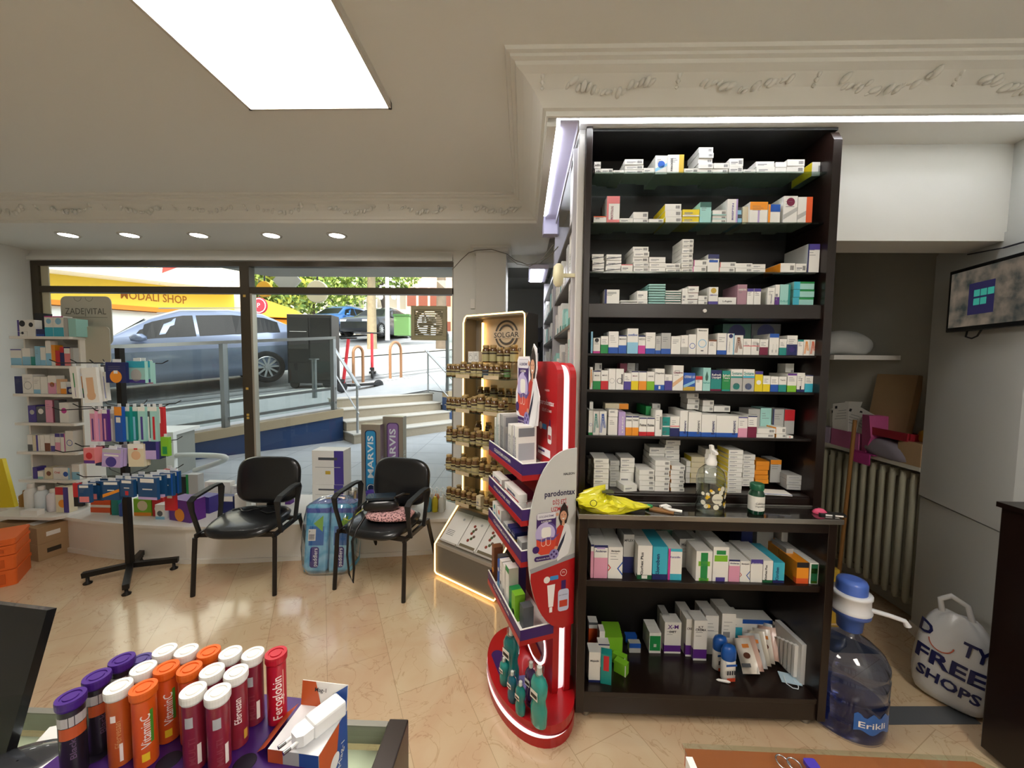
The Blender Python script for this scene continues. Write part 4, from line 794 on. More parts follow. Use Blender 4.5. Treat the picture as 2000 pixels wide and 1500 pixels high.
def chair(loc, rz, lab):
    t = thing('visitor_chair', lab, 'chair', loc, rz)
    b = MB(); cushion(b, .47, .44, .05, LEA, TR(0, -.02, .425) @ RX(3), curl=-.025); b.build('seat', t)
    b = MB(); cushion(b, .45, .41, .018, PLA, TR(0, -.01, .408)); b.build('seat_pan', t)
    T = TR(0, .235, .66) @ RX(80)
    b = MB(); v = []; cushion(b, .48, .355, .045, LEA, T, pw=.55); b.build('backrest', t)
    b = MB(); cushion(b, .455, .325, .02, PLA, T @ TR(0, 0, -.022), pw=.55); b.build('back_shell', t)
    for s in (-1, 1):
        b = MB(); b.tube([(s*.268, -.215, 0), (s*.262, -.185, .39)], .0145, FRM, 8); b.build('leg', t)
        b = MB(); b.tube([(s*.262, .30, 0), (s*.255, .16, .39)], .0145, FRM, 8); b.build('leg', t)
        b = MB(); b.bar((s*.255, -.19, .40), (s*.255, .17, .40), .022, .03, FRM); b.build('side_rail', t, bev=.003)
        # loop arm rest: flat plastic band
        pts = [(s*.275, -.13, .40), (s*.282, -.175, .56), (s*.284, -.185, .635), (s*.284, -.15, .655), (s*.284, .02, .675), (s*.284, .09, .672), (s*.282, .105, .645), (s*.275, .085, .52), (s*.272, .06, .40)]
        b = MB(); n = len(pts); P = [Vector(p) for p in pts]; v = []
        for i, p in enumerate(P):
            a = P[max(i-1, 0)]; c = P[min(i+1, n-1)]; tt = (c-a).normalized(); nn = Vector((0, -tt.z, tt.y)); w = .021 if 2 <= i <= 6 else .014; th = .008
            for dx, dn in ((-w, -th), (w, -th), (w, th), (-w, th)): v.append(p+Vector((dx, 0, 0))+nn*dn)
        b.add(v, [(i*4+j, i*4+(j+1) % 4, (i+1)*4+(j+1) % 4, (i+1)*4+j) for i in range(n-1) for j in range(4)]+[(3, 2, 1, 0), (n*4-4, n*4-3, n*4-2, n*4-1)], PLA); b.build('armrest', t, bev=.003)
    for y in (-.15, .13): MB().bar((-.255, y, .395), (.255, y, .395), .02, .03, FRM).build('cross_rail', t)
    b = MB(); b.bar((0, .12, .40), (0, .235, .42), .07, .012, PLA); b.bar((0, .235, .42), (0, .265, .60), .07, .012, PLA); b.build('back_support', t, bev=.002)
    return t
chair((-1.945, 2.66, 0), 4, 'black padded armchair with an empty seat before the low window platform')
chair((-.985, 2.70, 0), -13, 'black padded armchair holding a handbag, beside the lit bottle stand')
# belt lying on the empty chair
b = MB(); b.tube([(-.20+.02*i, .05+.03*math.sin(i*.9), .006) for i in range(11)], .009, BLK, 8, flat=.4); b.tube([(.02, .03, .006), (.10, -.03, .012), (.16, .04, .006), (.06, .09, .006)], .008, BLK, 8, flat=.4)
b.build('strap_belt', loc=(-1.93, 2.68, .476), rz=4, label='thin black strap lying loose on the seat of the empty chair', cat='strap')
# bag + folded leopard scarf on the second chair
def blob(b, w, d, h, m, T=None, pw=.6, n=28, seed=0, amp=.0, top=.8):
    rnd = random.Random(seed); prof = [(.80, 0), (.96, .12), (1.0, .35), (.97, .62), (top, .88), (top*.55, .98), (0.02, 1.0)]; v = []
    for r, z in prof:
        for i in range(n):
            a = 2*PI*i/n; ca, sa = math.cos(a), math.sin(a); q = r*(1+amp*math.sin(a*5+z*6+seed)+rnd.uniform(-amp, amp)*.6)
            v.append((math.copysign(abs(ca)**pw, ca)*w/2*q, math.copysign(abs(sa)**pw, sa)*d/2*q, h*(z+amp*.5*math.sin(a*3+seed))))
    k = len(prof); b.add(v, [(j*n+i, j*n+(i+1) % n, (j+1)*n+(i+1) % n, (j+1)*n+i) for j in range(k-1) for i in range(n)]+[tuple(range(n-1, -1, -1))], m, T, True); return b
def leopard():
    m = bpy.data.materials.new('leopard_print'); m.use_nodes = True; nt = m.node_tree; bb = nt.nodes['Principled BSDF']; tc = nt.nodes.new('ShaderNodeTexCoord')
    v = nt.nodes.new('ShaderNodeTexVoronoi'); v.inputs['Scale'].default_value = 75; r = nt.nodes.new('ShaderNodeValToRGB'); r.color_ramp.interpolation = 'CONSTANT'
    e = r.color_ramp.elements; e[0].color = lin('#c98f96'); e[1].position = .22; e[1].color = lin('#33191c'); x = e.new(.42); x.color = lin('#d9a9a8')
    nt.links.new(tc.outputs['Object'], v.inputs['Vector']); nt.links.new(v.outputs['Distance'], r.inputs[0]); nt.links.new(r.outputs[0], bb.inputs['Base Color']); bb.inputs['Roughness'].default_value = .9; return m
b = MB(); blob(b, .34, .21, .055, leopard(), seed=3, amp=.05); b.build('folded_scarf', loc=(-.94, 2.66, .478), rz=-2, label='folded pink and black leopard print scarf under the handbag', cat='scarf', sub=1)
t = thing('handbag', 'small black leather handbag with straps resting on a leopard scarf', 'handbag', (-1.0, 2.66, .535), 12)
b = MB(); blob(b, .25, .13, .085, mat('#121316', .3, coat=.3), seed=1, amp=.03); b.build('body', t, sub=1)
b = MB(); b.slab(rrect(-.10, .10, -.055, .05, .03), .083, .10, mat('#1c2a36', .25, coat=.4)); b.build('flap', t, bev=.004)
b = MB(); b.tube([(.08, -.02, .08), (.15, -.03, .115), (.19, 0, .10), (.15, .03, .08), (.08, .02, .07)], .007, BLK); b.build('handle', t)
b = MB(); b.tube([(-.10, -.02, .07), (-.15, -.10, .04), (-.17, -.19, -.04), (-.175, -.225, -.08), (-.18, -.235, -.20), (-.17, -.235, -.33), (-.15, -.22, -.40), (-.14, -.23, -.30), (-.15, -.225, -.12), (-.13, -.20, -.06), (-.09, -.12, .0)], .008, BLK, 8, flat=.5); b.build('strap', t)
b = MB(); b.tube([(-.25, -.03, -.04), (-.20, -.09, -.035), (-.13, -.03, .01), (-.10, -.02, .05)], .004, mat('#9aa33a', .5)); b.build('cord', t)
# diaper bundle leaning on the platform between the chairs
def packmat():
    m = bpy.data.materials.new('printed_blue_film'); m.use_nodes = True; nt = m.node_tree; bb = nt.nodes['Principled BSDF']; tc = nt.nodes.new('ShaderNodeTexCoord')
    n = nt.nodes.new('ShaderNodeTexNoise'); n.inputs['Scale'].default_value = 7; n.inputs['Distortion'].default_value = .8; r = nt.nodes.new('ShaderNodeValToRGB'); e = r.color_ramp.elements
    e[0].position = .4; e[0].color = lin('#57aad6'); e[1].position = .6; e[1].color = lin('#8fd0ec'); nt.links.new(tc.outputs['Object'], n.inputs['Vector']); nt.links.new(n.outputs['Fac'], r.inputs[0]); nt.links.new(r.outputs[0], bb.inputs['Base Color'])
    bb.inputs['Roughness'].default_value = .25; return m
DP = packmat()
t = thing('nappy_bundle', 'clear-wrapped bundle of blue nappy packs standing on the floor between the chairs', 'package', (-1.44, 2.66, 0), 4)
for i, x in enumerate((-.10, .085)):
    b = MB(); T = TR(x, .09, .0) @ RX(-9)
    b.T = T; b.box(-.085, .085, 0, .21, 0, .50, DP); b.box(-.086, .086, -.001, .2, .42, .49, mat('#5a68b5', .3)); b.dec(-.05, .06, .20, .34, mat('#2f6fb8', .3), y=-.002)
    b.poly([(-.02, .36), (.05, .30), (.05, .42)], mat('#8cbf4a', .3), y=-.0025)
    b.poly(rrect(-.035, .03, .04, .19, .02), mat('#3d3a86', .3), y=-.003); b.text('paddlers', .018, .05, .042, mat('#eef2fb', .4), y=-.0045, rot=90, w=.13, bold=.01)
    b.add([(-.08, .205, .503), (.08, .205, .503), (.08, .02, .503), (-.08, .02, .503)], [(3, 2, 1, 0)], mat('#7c8fd0', .3)); b.T = None
    b.build('nappy_pack', t, bev=.02)
b = MB(); b.T = TR(-.10, .09, 0) @ RX(-9); b.dec(-.055, .0, .235, .32, W, y=-.004); b.text('P', -.05, .295, .02, INK, y=-.0045, bold=.02)
for i in range(5): b.dec(-.05, -.008, .245+i*.008, .249+i*.008, INK, y=-.0045)
b.build('paper_tag', t)
b = MB(); blob(b, .39, .27, .55, BAG, TR(-.005, .155, .0) @ RX(-7), pw=.45, n=40, amp=.018, seed=5, top=.86); b.build('wrap_film', t)
# ================================================================ lit vitamin bottle stand
rnd = random.Random(11)
WARM = mat('#ffca7a', .5, emit=3.2); TAUP = mat('#6f6a60', .5); TAUL = mat('#8d867a', .45)
LX = .586
st = thing('bottle_display_stand', 'grey display stand edged with warm light strips and stacked with brown bottles', 'display stand', (-.64, 2.77, 0), -34.3)
prof = [(0, .02), (0, .24), (.24, .45), (.30, .47), (.30, 1.90), (.33, 1.94), (.46, 1.94), (.46, .02)]
for x in (0, LX-.02):
    b = MB(); b.T = TR(x, 0, 0) @ Matrix(((0, 1, 0, 0), (1, 0, 0, 0), (0, 0, 1, 0), (0, 0, 0, 1))); b.prism(prof, 0, .02, mat('#4d4a44', .5)); b.build('side_panel', st)
b = MB(); b.tube([(.004, -.006, .03), (.004, -.006, .24), (.004, .235, .455), (.004, .292, .48), (.004, .292, 1.89), (.012, .30, 1.93), (.03, .30, 1.945), (LX-.03, .30, 1.945), (LX-.012, .30, 1.93), (LX-.004, .292, 1.89), (LX-.004, .292, .48), (LX-.004, .235, .455), (LX-.004, -.006, .24), (LX-.004, -.006, .04), (LX-.02, -.006, .018), (.02, -.006, .018)], .0055, WARM, 6, closed=True); b.build('light_strip', st)
b = MB(); b.box(.02, LX-.02, .0, .02, .02, .24, TAUP); b.box(0, LX, .02, .46, .02, .05, TAUP); b.build('base_front', st)
b = MB(); b.add([(.02, .0, .24), (LX-.02, .0, .24), (LX-.02, .235, .446), (.02, .235, .446)], [(0, 1, 2, 3)], TAUL); b.box(.02, LX-.02, -.004, .004, .232, .256, mat('#a49d92', .4)); b.box(.02, LX-.02, .235, .46, .43, .448, mat('#8a7462', .5)); b.build('brochure_slope', st)
b = MB(); b.box(.02, LX-.02, .43, .455, .45, 1.93, mat('#dcc6a4', .4, noise=.05)); b.box(.02, LX-.02, .30, .46, 1.925, 1.94, TAUP); b.box(.02, .09, .425, .43, .45, 1.92, TAUP)
bp_ = b.build('back_panel', st)
b = MB(); T = TR(.325, .424, 1.80)
for r0, r1 in ((.095, .11), (.062, .078)): b.ring(0, 0, r0, r1, mat('#5b5650', .5), T=T, n=36)
b.add([(-.13, -.0008, -.028), (.13, -.0008, -.028), (.13, -.0008, .028), (-.13, -.0008, .028)], [(0, 1, 2, 3)], mat('#d8c6aa', .4), T)
b.text('SOLGAR', 0, 0, .055, mat('#4a443e', .5), y=-.0014, mid=True, bold=.012, w=.235, T=T); b.text('Since', -.16, -.13, .04, INK, T=T, y=-.001); b.text('1947', .07, -.13, .04, INK, T=T, y=-.001); b.build('emblem', bp_)
for x in (.10, LX-.03): 
    b = MB(); b.box(x, x+.008, .40, .42, .46, 1.9, WARM); b.build('light_strip', st)
for i, x in enumerate((.03, .205, .375)):
    b = MB(); T = TR(x, .02, .262) @ RX(-48.5)
    b.T = TR(x, .02, .262) @ Matrix.Rotation(math.radians(41.3), 4, 'X') @ Matrix(((1, 0, 0, 0), (0, 1, 0, 0), (0, 0, 1, 0), (0, 0, 0, 1)))
    b.box(0, .165 if i else .17, 0, .25, .001, .006, mat('#e8e5dd', .25)); b.box(.0, .165, .0, .012, .006, .02, mat('#b7b2a8', .3))
    if i: 
        for k in range(7): b.lathe([(.012, 0), (.009, .003)], mat(('#8a3b2a', '#4c5a33', '#6a5544')[k % 3], .6), (.06+.013*(k % 3)+.008*math.sin(k), .07+.018*k, .0062), 7)
        b.box(.01, .15, .015, .035, .0062, .0068, mat('#6e624a', .6))
    else:
        for k in range(4): b.box(.02, .09, .06+.012*k, .063+.012*k, .0062, .0066, INK)
    b.lathe([(.010, 0), (.009, .0006)], GREY, (.11, .20, .0062), 14)
    b.build('brochure', st)
SZ = (1.48, 1.235, .995, .78, .55)
for z in SZ:
    b = MB(); b.slab(rrect(.005, LX-.005, .09, .42, .03), z-.008, z, SHELFGLASS); q = b.build('glass_shelf', st)
    b = MB(); b.tube([(.0, .40, z+.035), (.0, .12, z+.035), (.01, .085, z+.035), (.04, .075, z+.035), (LX-.04, .075, z+.035), (LX-.01, .085, z+.035), (LX, .12, z+.035), (LX, .40, z+.035)], .0025, mat('#b8b4aa', .25, .9)); b.build('rail', q)
    for x in (.14, .40): MB().box(x, x+.13, .069, .073, z-.004, z+.022, mat('#c9b795', .5)).build('price_strip', q)
b = MB(); b.box(.06, .17, .25, .40, SZ[0]+.10, SZ[0]+.105, CLEAR); b.box(.17, .54, .22, .40, SZ[0]+.10, SZ[0]+.105, CLEAR); b.box(.06, .54, .22, .224, SZ[0], SZ[0]+.10, CLEAR); b.build('riser', st)
AMB = mat('#5e4020', .15, coat=.5); LBL = mat('#b8ad7c', .5); LBLB = mat('#3a2c22', .5); CAPM = mat('#a68c5c', .4, metal=.1)
def vit(r, h, kind):
    t = thing('supplement_bottle', None, 'bottle')
    b = MB(); c = .17*h; b.lathe([(r*.9, 0), (r, .004), (r, h-c-.022), (r*.92, h-c-.008), (r*.62, h-c+.002), (r*.60, h-c+.006)], AMB, n=16); b.build('body', t)
    b = MB(); b.lathe([(r*1.012, .010), (r*1.012, h-c-.026)], kind, n=16, cap=False); b.lathe([(r*1.018, h-c-.045), (r*1.018, h-c-.033)], LBLB, n=16, cap=False); b.build('label', t)
    b = MB(); b.lathe([(r*.80, 0), (r*.84, .002), (r*.84, c-.006), (r*.76, c-.001)], CAPM, (0, 0, h-c+.001), 16); b.build('cap', t)
    return t
protos = [vit(.0225, .094, LBL), vit(.026, .112, LBL), vit(.030, .130, LBL), vit(.0255, .108, mat('#5d7f4a', .5)), vit(.026, .10, mat('#3f5564', .5))]
used_p = [False]*5
SN_ = ('top', 'second', 'third', 'fourth', 'lowest')
HW = ('small', 'medium', 'large', 'green-labelled', 'blue-labelled')
Mst = Matrix.Translation((-.64, 2.77, 0)) @ RZ(-34.3)
def bottle(k, x, y, z, lab, grp):
    p = Mst @ Vector((x, y, z))
    if used_p[k]: o = dup(protos[k])
    else: o = protos[k]; used_p[k] = True
    o.location = p; o.rotation_euler = (0, 0, rnd.uniform(0, 6)); o['label'] = lab; o['group'] = grp
layout = [
 [('front', .115, [(.03, 0), (.078, 0), (.122, 0), (.175, 1), (.228, 0), (.278, 1), (.335, 1), (.385, 4), (.435, 0), (.485, 0)], 0), ('middle', .18, [(.20, 0), (.46, 1), (.52, 3)], 0), ('raised back', .30, [(.23, 2), (.30, 2), (.365, 1), (.43, 1), (.49, 2)], .106)],
 [('front', .115, [(.03, 0), (.08, 0), (.127, 0), (.185, 1), (.238, 0), (.285, 1), (.345, 2), (.41, 1), (.465, 1), (.52, 0)], 0), ('middle', .18, [(.14, 1), (.20, 0), (.26, 1), (.32, 1), (.38, 1), (.44, 0), (.50, 1)], .0), ('raised back', .31, [(.17, 1), (.23, 1), (.30, 2), (.37, 1), (.44, 1), (.50, 1)], .055)],
 [('front', .115, [(.035, 1), (.09, 0), (.15, 1), (.21, 1), (.27, 0), (.33, 1), (.39, 1), (.45, 0)], 0), ('middle', .19, [(.06, 1), (.12, 1), (.24, 1), (.30, 0), (.38, 1)], 0), ('raised back', .30, [(.16, 1), (.26, 1)], .03)],
 [('front', .115, [(.03, 1), (.08, 0), (.125, 0), (.18, 1), (.235, 1), (.295, 2), (.355, 0), (.41, 0), (.465, 0), (.52, 0)], 0), ('middle', .20, [(.10, 1), (.17, 0), (.30, 1), (.40, 2)], 0)],
 [('front', .115, [(.03, 0), (.078, 0), (.125, 0), (.18, 0), (.235, 0), (.285, 0), (.40, 0), (.45, 0)], 0), ('middle', .19, [(.06, 0), (.14, 0), (.20, 0), (.29, 0), (.38, 1)], 0)]]
for si, L in enumerate(layout):
    for rn, y, xs, dz in L:
        cnt = {}
        for x, k in xs:
            cnt[k] = cnt.get(k, 0)+1
            lab = '%s brown supplement bottle, %s such from left, %s row, %s shelf of lit stand' % (HW[k], ORD[cnt[k]-1], rn, SN_[si])
            bottle(k, x, y, SZ[si]+dz+.0005, lab, 'supplement bottles on the lit stand')
for k in range(2): pack(.052, .04, .085, 'w', ['o:gy', 'q'], rnd)[0].build('supplement_carton', loc=Mst @ Vector((.075+.055*k, .30, SZ[0]+.106)), rz=-34, label='small white carton with grey ring, %s of two beside raised supplement bottles' % ('left' if k == 0 else 'right'), cat='box', group='white supplement cartons')
pack(.04, .04, .09, 'cr', ['q', 'p'], rnd)[0].build('supplement_carton', loc=Mst @ Vector((.335, .10, SZ[4]+.0005)), rz=-34, label='single cream carton among the brown bottles on the lowest glass shelf', cat='box')

# ================================================================ red toothpaste display
RED = mat('#b0161c', .32, coat=.2); REDD = mat('#a01219', .4); PUR = mat('#3b1c63', .4); STR = mat('#f6dfe4', .5, emit=.55); LW = mat('#fff2f4', .5, emit=3.0)
OX, OY, AR = -.087, 1.825, -68.9
pd = thing('toothpaste_display_stand', 'red floor display with purple-edged trays of toothpaste and a printed side panel', 'display stand', (OX, OY, 0), AR)
Mp = Matrix.Translation((OX, OY, 0)) @ RZ(AR)
def toL(x, y):   # world point to stand-local
    v = Mp.inverted() @ Vector((x, y, 0)); return v.x, v.y
c0 = toL(.045, 1.80)
b = MB(); E_ = [(c0[0]+.31*math.cos(2*PI*i/48), c0[1]+.19*math.sin(2*PI*i/48)) for i in range(48)]
b.slab(E_, 0, .045, RED, sm=False); b.slab([(c0[0]+(x-c0[0])*.97, c0[1]+(y-c0[1])*.97) for x, y in E_], .045, .06, mat('#7f2531', .5)); b.slab(E_, .06, .10, RED); bs = b.build('base', pd)
b = MB(); n = 40; v = []
for i in range(n+1):
    a = -PI*.93+i/n*PI*1.02; hh = math.sin(i/n*PI)*.017
    for z in (.052-hh*.6, .052+hh): v.append((c0[0]+.313*math.cos(a), c0[1]+.193*math.sin(a), z))
b.add(v, [(2*i, 2*i+2, 2*i+3, 2*i+1) for i in range(n)], STR); b.build('light_band', bs)
pr_ = rrect(-.25, .25, .10, 1.60, .07, 6)
b = MB(); b.prism(rrect(-.25, .25, .06, 1.60, .07, 6), .155, .185, RED, sm=False); b.prism(rrect(-.25, .25, .06, 1.595, .065, 6), .215, .245, RED); b.build('back_panel', pd)
b = MB(); b.prism(rrect(-.242, .242, .08, 1.585, .065, 6), .185, .215, STR); b.build('light_band', pd)
b = MB(); T = TR(.10, .1545, 0); wt = mat('#f3eeee', .5)
b.text('HALEON', .045, 1.47, .013, wt, T=T, mid=True, bold=.01); b.text('parodontax', .045, 1.415, .034, wt, T=T, mid=True, bold=.01, w=.15); b.text('DİŞ ETİ UZMANI', .045, 1.378, .018, wt, T=T, mid=True, w=.10)
b.disc(-.02, 1.30, .018, wt, T=T); b.poly(rrect(-.002, .045, 1.288, 1.312, .006), mat('#3d8fd0', .4), T=T, y=-.0006); b.poly(rrect(.06, .10, 1.23, 1.31, .012), wt, T=T); b.poly([(.072, 1.31), (.088, 1.31), (.084, 1.34), (.076, 1.34)], PUR, T=T); b.dec(.065, .095, 1.25, 1.27, mat('#c0303a', .4), T=T, y=-.0008); b.dec(-.05, .09, 1.165, 1.20, wt, T=T); b.dec(-.045, .03, 1.18, 1.19, PUR, T=T, y=-.0008); b.build('print', pd)
TZ = (1.150, .955, .775, .425)
for z in TZ:
    b = MB(); b.box(-.25, .25, -.005, .155, z-.055, z-.028, RED); b.box(-.25, .25, 0, .155, z-.028, z-.022, W); q = b.build('tray', pd)
    b = MB(); b.box(-.252, .252, -.003, .002, z-.03, z+.018, PUR); b.box(.248, .253, -.003, .155, z-.03, z+.018, PUR); b.box(-.253, -.248, -.003, .155, z-.03, z+.018, PUR)
    b.box(-.252, .252, -.0035, .003, z+.018, z+.021, W); b.box(.2475, .2535, 0, .155, z+.018, z+.021, W)
    b.text('GÜÇLENDİRME & KORUMA' if z != .955 else 'HYALURONIK ASIT', -.02, z-.006, .022, W, y=-.0045, mid=True, bold=.015, w=.26); b.build('edge_strip', q)
def tooth_art(b, T, s=1.0):
    pu = mat('#5b4a8c', .4); lav = mat('#bfb3dc', .35); gum = mat('#d2452f', .4); y = -.0012
    b.poly(rrect(-.06*s, .045*s, -.02*s, .125*s, .012*s), PUR, T=T, y=y); b.poly(rrect(-.058*s, .043*s, .092*s, .124*s, .008*s), mat('#dedce2', .4), T=T, y=y-.0004)
    b.text('GÜÇLENDİRME', -.008*s, .107*s, .013*s, PUR, T=T, y=y-.0008, mid=True, w=.08*s, bold=.01); b.text('& KORUMA', -.008*s, .082*s, .013*s, W, T=T, y=y-.0008, mid=True, w=.055*s, bold=.01)
    b.disc(-.008*s, .02*s, .058*s, lav, T=T, y=y-.0006); b.ring(-.008*s, .02*s, .048*s, .058*s, pu, T=T, y=y-.0007, a0=-30, a1=80)
    b.poly([(-.06*s, -.005*s), (.045*s, -.002*s), (.042*s, -.07*s), (.02*s, -.085*s), (-.035*s, -.085*s), (-.057*s, -.068*s)], gum, T=T, y=y-.001)
    b.poly(rrect(-.034*s, .018*s, .0, .052*s, .014*s), W, T=T, y=y-.0013); b.poly([(-.065*s, .0), (-.03*s, -.006*s), (.0, .002*s), (.03*s, -.004*s), (.068*s, .016*s), (.03*s, -.018*s), (.0, -.012*s), (-.03*s, -.02*s)], pu, T=T, y=y-.0016)
    for x in (-.022, .004): b.ring(x*s, -.03*s, .010*s, .0125*s, mat('#f0d9c8', .4), T=T, y=y-.0018, a0=180, a1=360, sx=1.0); b.dec((x-.0125)*s, (x-.0105)*s, -.03*s, -.004*s, mat('#f0d9c8', .4), T=T, y=y-.0018); b.dec((x+.0105)*s, (x+.0125)*s, -.03*s, -.004*s, mat('#f0d9c8', .4), T=T, y=y-.0018)
    b.poly(rrect(-.07*s, .03*s, -.115*s, -.09*s, .012*s), PUR, T=T, y=y-.0014); b.text('Hyaluronik Asit', -.024*s, -.103*s, .011*s, W, T=T, y=y-.0022, mid=True, w=.07*s); b.disc(.035*s, -.09*s, .026*s, mat('#8f86bd', .3), T=T, y=y-.002)
    for a in range(4): b.disc((.035+.013*math.cos(a*1.57))*s, (-.09+.013*math.sin(a*1.57))*s, .006*s, PUR, T=T, y=y-.0024, n=10)
    b.disc(-.062*s, -.055*s, .018*s, PUR, T=T, y=y-.0016)
def woman_art(b, T, s=1.0):
    hair = mat('#2a1c18', .5); skin = mat('#cf9a7c', .5); y = -.002
    b.poly([(.055*s, -.13*s), (.115*s, -.10*s), (.135*s, -.02*s), (.118*s, .045*s), (.095*s, .06*s), (.062*s, .03*s), (.05*s, -.02*s)], mat('#e4e4e6', .5), T=T, y=y)
    b.poly([(.055*s, -.06*s), (.088*s, .045*s), (.07*s, .06*s), (.05*s, .04*s), (.042*s, -.05*s)], mat('#b93a2c', .5), T=T, y=y-.0003)
    b.poly([(.05*s, -.07*s), (.10*s, .02*s), (.088*s, -.03*s), (.06*s, -.09*s)], mat('#1f2640', .5), T=T, y=y-.0006)
    b.poly([(.058*s, .09*s), (.068*s, .14*s), (.088*s, .168*s), (.106*s, .14*s), (.112*s, .10*s), (.102*s, .06*s), (.07*s, .05*s)], hair, T=T, y=y-.0006)
    b.disc(.084*s, .098*s, .026*s, skin, T=T, y=y-.0009, sx=.72); b.poly([(.076*s, .05*s), (.092*s, .05*s), (.09*s, .08*s), (.078*s, .08*s)], skin, T=T, y=y-.0008)
    for x in (.076, .092): b.disc(x*s, .104*s, .0026*s, hair, T=T, y=y-.0012, n=8)
    b.poly([(.075*s, .088*s), (.093*s, .088*s), (.084*s, .080*s)], W, T=T, y=y-.0012); b.disc(.05*s, .11*s, .009*s, skin, T=T, y=y-.001, n=10); b.disc(.046*s, -.06*s, .010*s, skin, T=T, y=y-.001, n=10)
# side panel facing the room
RZ90 = Matrix.Rotation(math.radians(90), 4, 'Z')
Ts = TR(.262, .132, 0) @ RZ90       # drawing plane of the side panel: local x along the stand depth
pts = [(.115, 1.225)]+[(.115-.225*math.sin(t)**.75, .82+.405*math.cos(t)) for t in [PI*i/24 for i in range(1, 24)]]+[(.06, .42), (.115, .43)]
b = MB(); b.prism(pts, -.004, .004, mat('#c9c9c6', .45), Ts)
up = [p for p in pts if p[1] < .74]; 
b.poly([(.115, .735), (-.095, .695)]+[p for p in up if p[1] < .695], RED, T=Ts, y=-.0048); b.poly([(.115, .735), (.115, .755), (-.102, .715), (-.095, .695)], mat('#9b9ba0', .4), T=Ts, y=-.0048)
b.text('HALEON', .078, 1.115, .014, INK, T=Ts, mid=True, y=-.005, bold=.02); b.text('parodontax', .036, 1.035, .036, mat('#26204a', .5), T=Ts, mid=True, y=-.005, bold=.02, w=.145)
b.text('DİŞ ETİ', .035, .995, .027, mat('#b8232e', .5), T=Ts, mid=True, y=-.005, bold=.01, w=.065); b.text('UZMANI', .035, .965, .027, mat('#b8232e', .5), T=Ts, mid=True, y=-.005, bold=.01, w=.08)
Ta = Ts @ TR(-.02, -.004, .845) @ Matrix.Scale(.92, 4); tooth_art(b, Ta, .95); woman_art(b, Ta, .95)
b.disc(-.02, .655, .015, W, T=Ts, y=-.0055); b.poly(rrect(-.005, .035, .65, .668, .004), mat('#3d8fd0', .4), T=Ts, y=-.0055); b.ring(.06, .675, .014, .016, wt, T=Ts, y=-.0055); b.text('0%', .06, .677, .012, wt, T=Ts, y=-.0056, mid=True)
b.poly([(-.018, .63), (.02, .63), (.012, .53), (-.010, .53)], wt, T=Ts, y=-.0055); b.dec(-.006, .008, .505, .528, wt, T=Ts, y=-.0055); b.poly(rrect(.035, .088, .50, .60, .014), mat('#c3c9e0', .4), T=Ts, y=-.0055); b.dec(.042, .081, .52, .55, mat('#c8452f', .4), T=Ts, y=-.006); b.dec(.05, .072, .60, .64, PUR, T=Ts, y=-.0055); b.text('parodontax', .061, .575, .009, PUR, T=Ts, y=-.006, mid=True)
b.build('side_panel', pd)
# stand-up card with tooth picture and woman
b = MB(); T = TR(.0, .10, 1.445) @ Matrix.Scale(1.32, 4)
b.prism([(-.072, .12), (-.06, .135), (.045, .135), (.06, .10), (.062, .135), (.086, .178), (.112, .16), (.118, .09), (.105, .06), (.142, .0), (.13, -.10), (.068, -.115), (.062, -.16), (.01, -.15), (-.07, -.11), (-.085, -.05), (-.085, .0), (-.068, .03)], -.0015, .0015, mat('#ece9ec', .5), T)
T2 = T @ TR(0, -.0008, 0); tooth_art(b, T2, 1.0); woman_art(b, T2, 1.0); b.build('header_card', pd)
# glowing oval on the lower front and its print
b = MB(); b.ring(.03, .245, .118, .128, LW, T=TR(0, .153, 0), n=40, sx=1.15); b.poly([(.03+.135*math.cos(2*PI*i/40), .245+.117*math.sin(2*PI*i/40)) for i in range(40)], mat('#d7cfe2', .4), T=TR(0, .154, 0)); b.poly([(-.07, .25), (.13, .20), (.11, .16), (.03, .13), (-.06, .17)], mat('#d2553b', .4), T=TR(0, .1525, 0)); b.poly([(-.09, .27), (.03, .24), (.14, .22), (.14, .20), (.03, .22), (-.09, .25)], PUR, T=TR(0, .1518, 0)); b.build('lit_oval', pd)
b = MB(); b.lathe([(.07, 0), (.07, .001)], mat('#7a77b8', .3), (c0[0]+.10, c0[1]-.06, .1), 24); b.slab(rrect(c0[0]-.16, c0[0]+.03, c0[1]-.15, c0[1]-.09, .03), .1, .1012, PUR); b.build('base_print', pd)
def onstand(mb, name, x, y, z, lab, cat, grp=None, rz=0):
    p = Mp @ Vector((x, y, z)); o = mb.build(name, loc=p, rz=AR+rz); return tag(o, lab, cat, grp)
rnd = random.Random(5)
# top tray: upright tubes in cartons
k = 0
for i, (x, h, c, pt) in enumerate([(-.215, .17, 'w', 'gn'), (-.185, .19, 'w', 'te'), (-.155, .20, 'w', 'te'), (-.12, .20, 'gy', 'k'), (-.085, .20, 'gy', 'k'), (.00, .17, 'w', 'gy'), (.032, .17, 'w', 'gy'), (.066, .175, 'w', 'gy'), (.10, .175, 'w', 'vi')]):
    b, _ = pack(.028, .10, h, c, ['v:SENSODYNE:dg:.25:.5:.6', 'l:%s:.12' % pt], rnd)
    b.box(.0142, .0144, .01, .09, h*.72, h*.95, mat('#7d8086', .5)); b.box(.0142, .0144, .01, .09, h*.1, h*.55, mat('#a7aab0', .5))
    onstand(b, 'toothpaste_carton', x, .02+.004*(i % 2), TZ[0]-.0215, 'upright %s toothpaste carton, %s from the far end of the top red tray' % (PAL[c][1], ORD[i]), 'box', 'toothpaste cartons in the red display', rz=rnd.uniform(-3, 3))
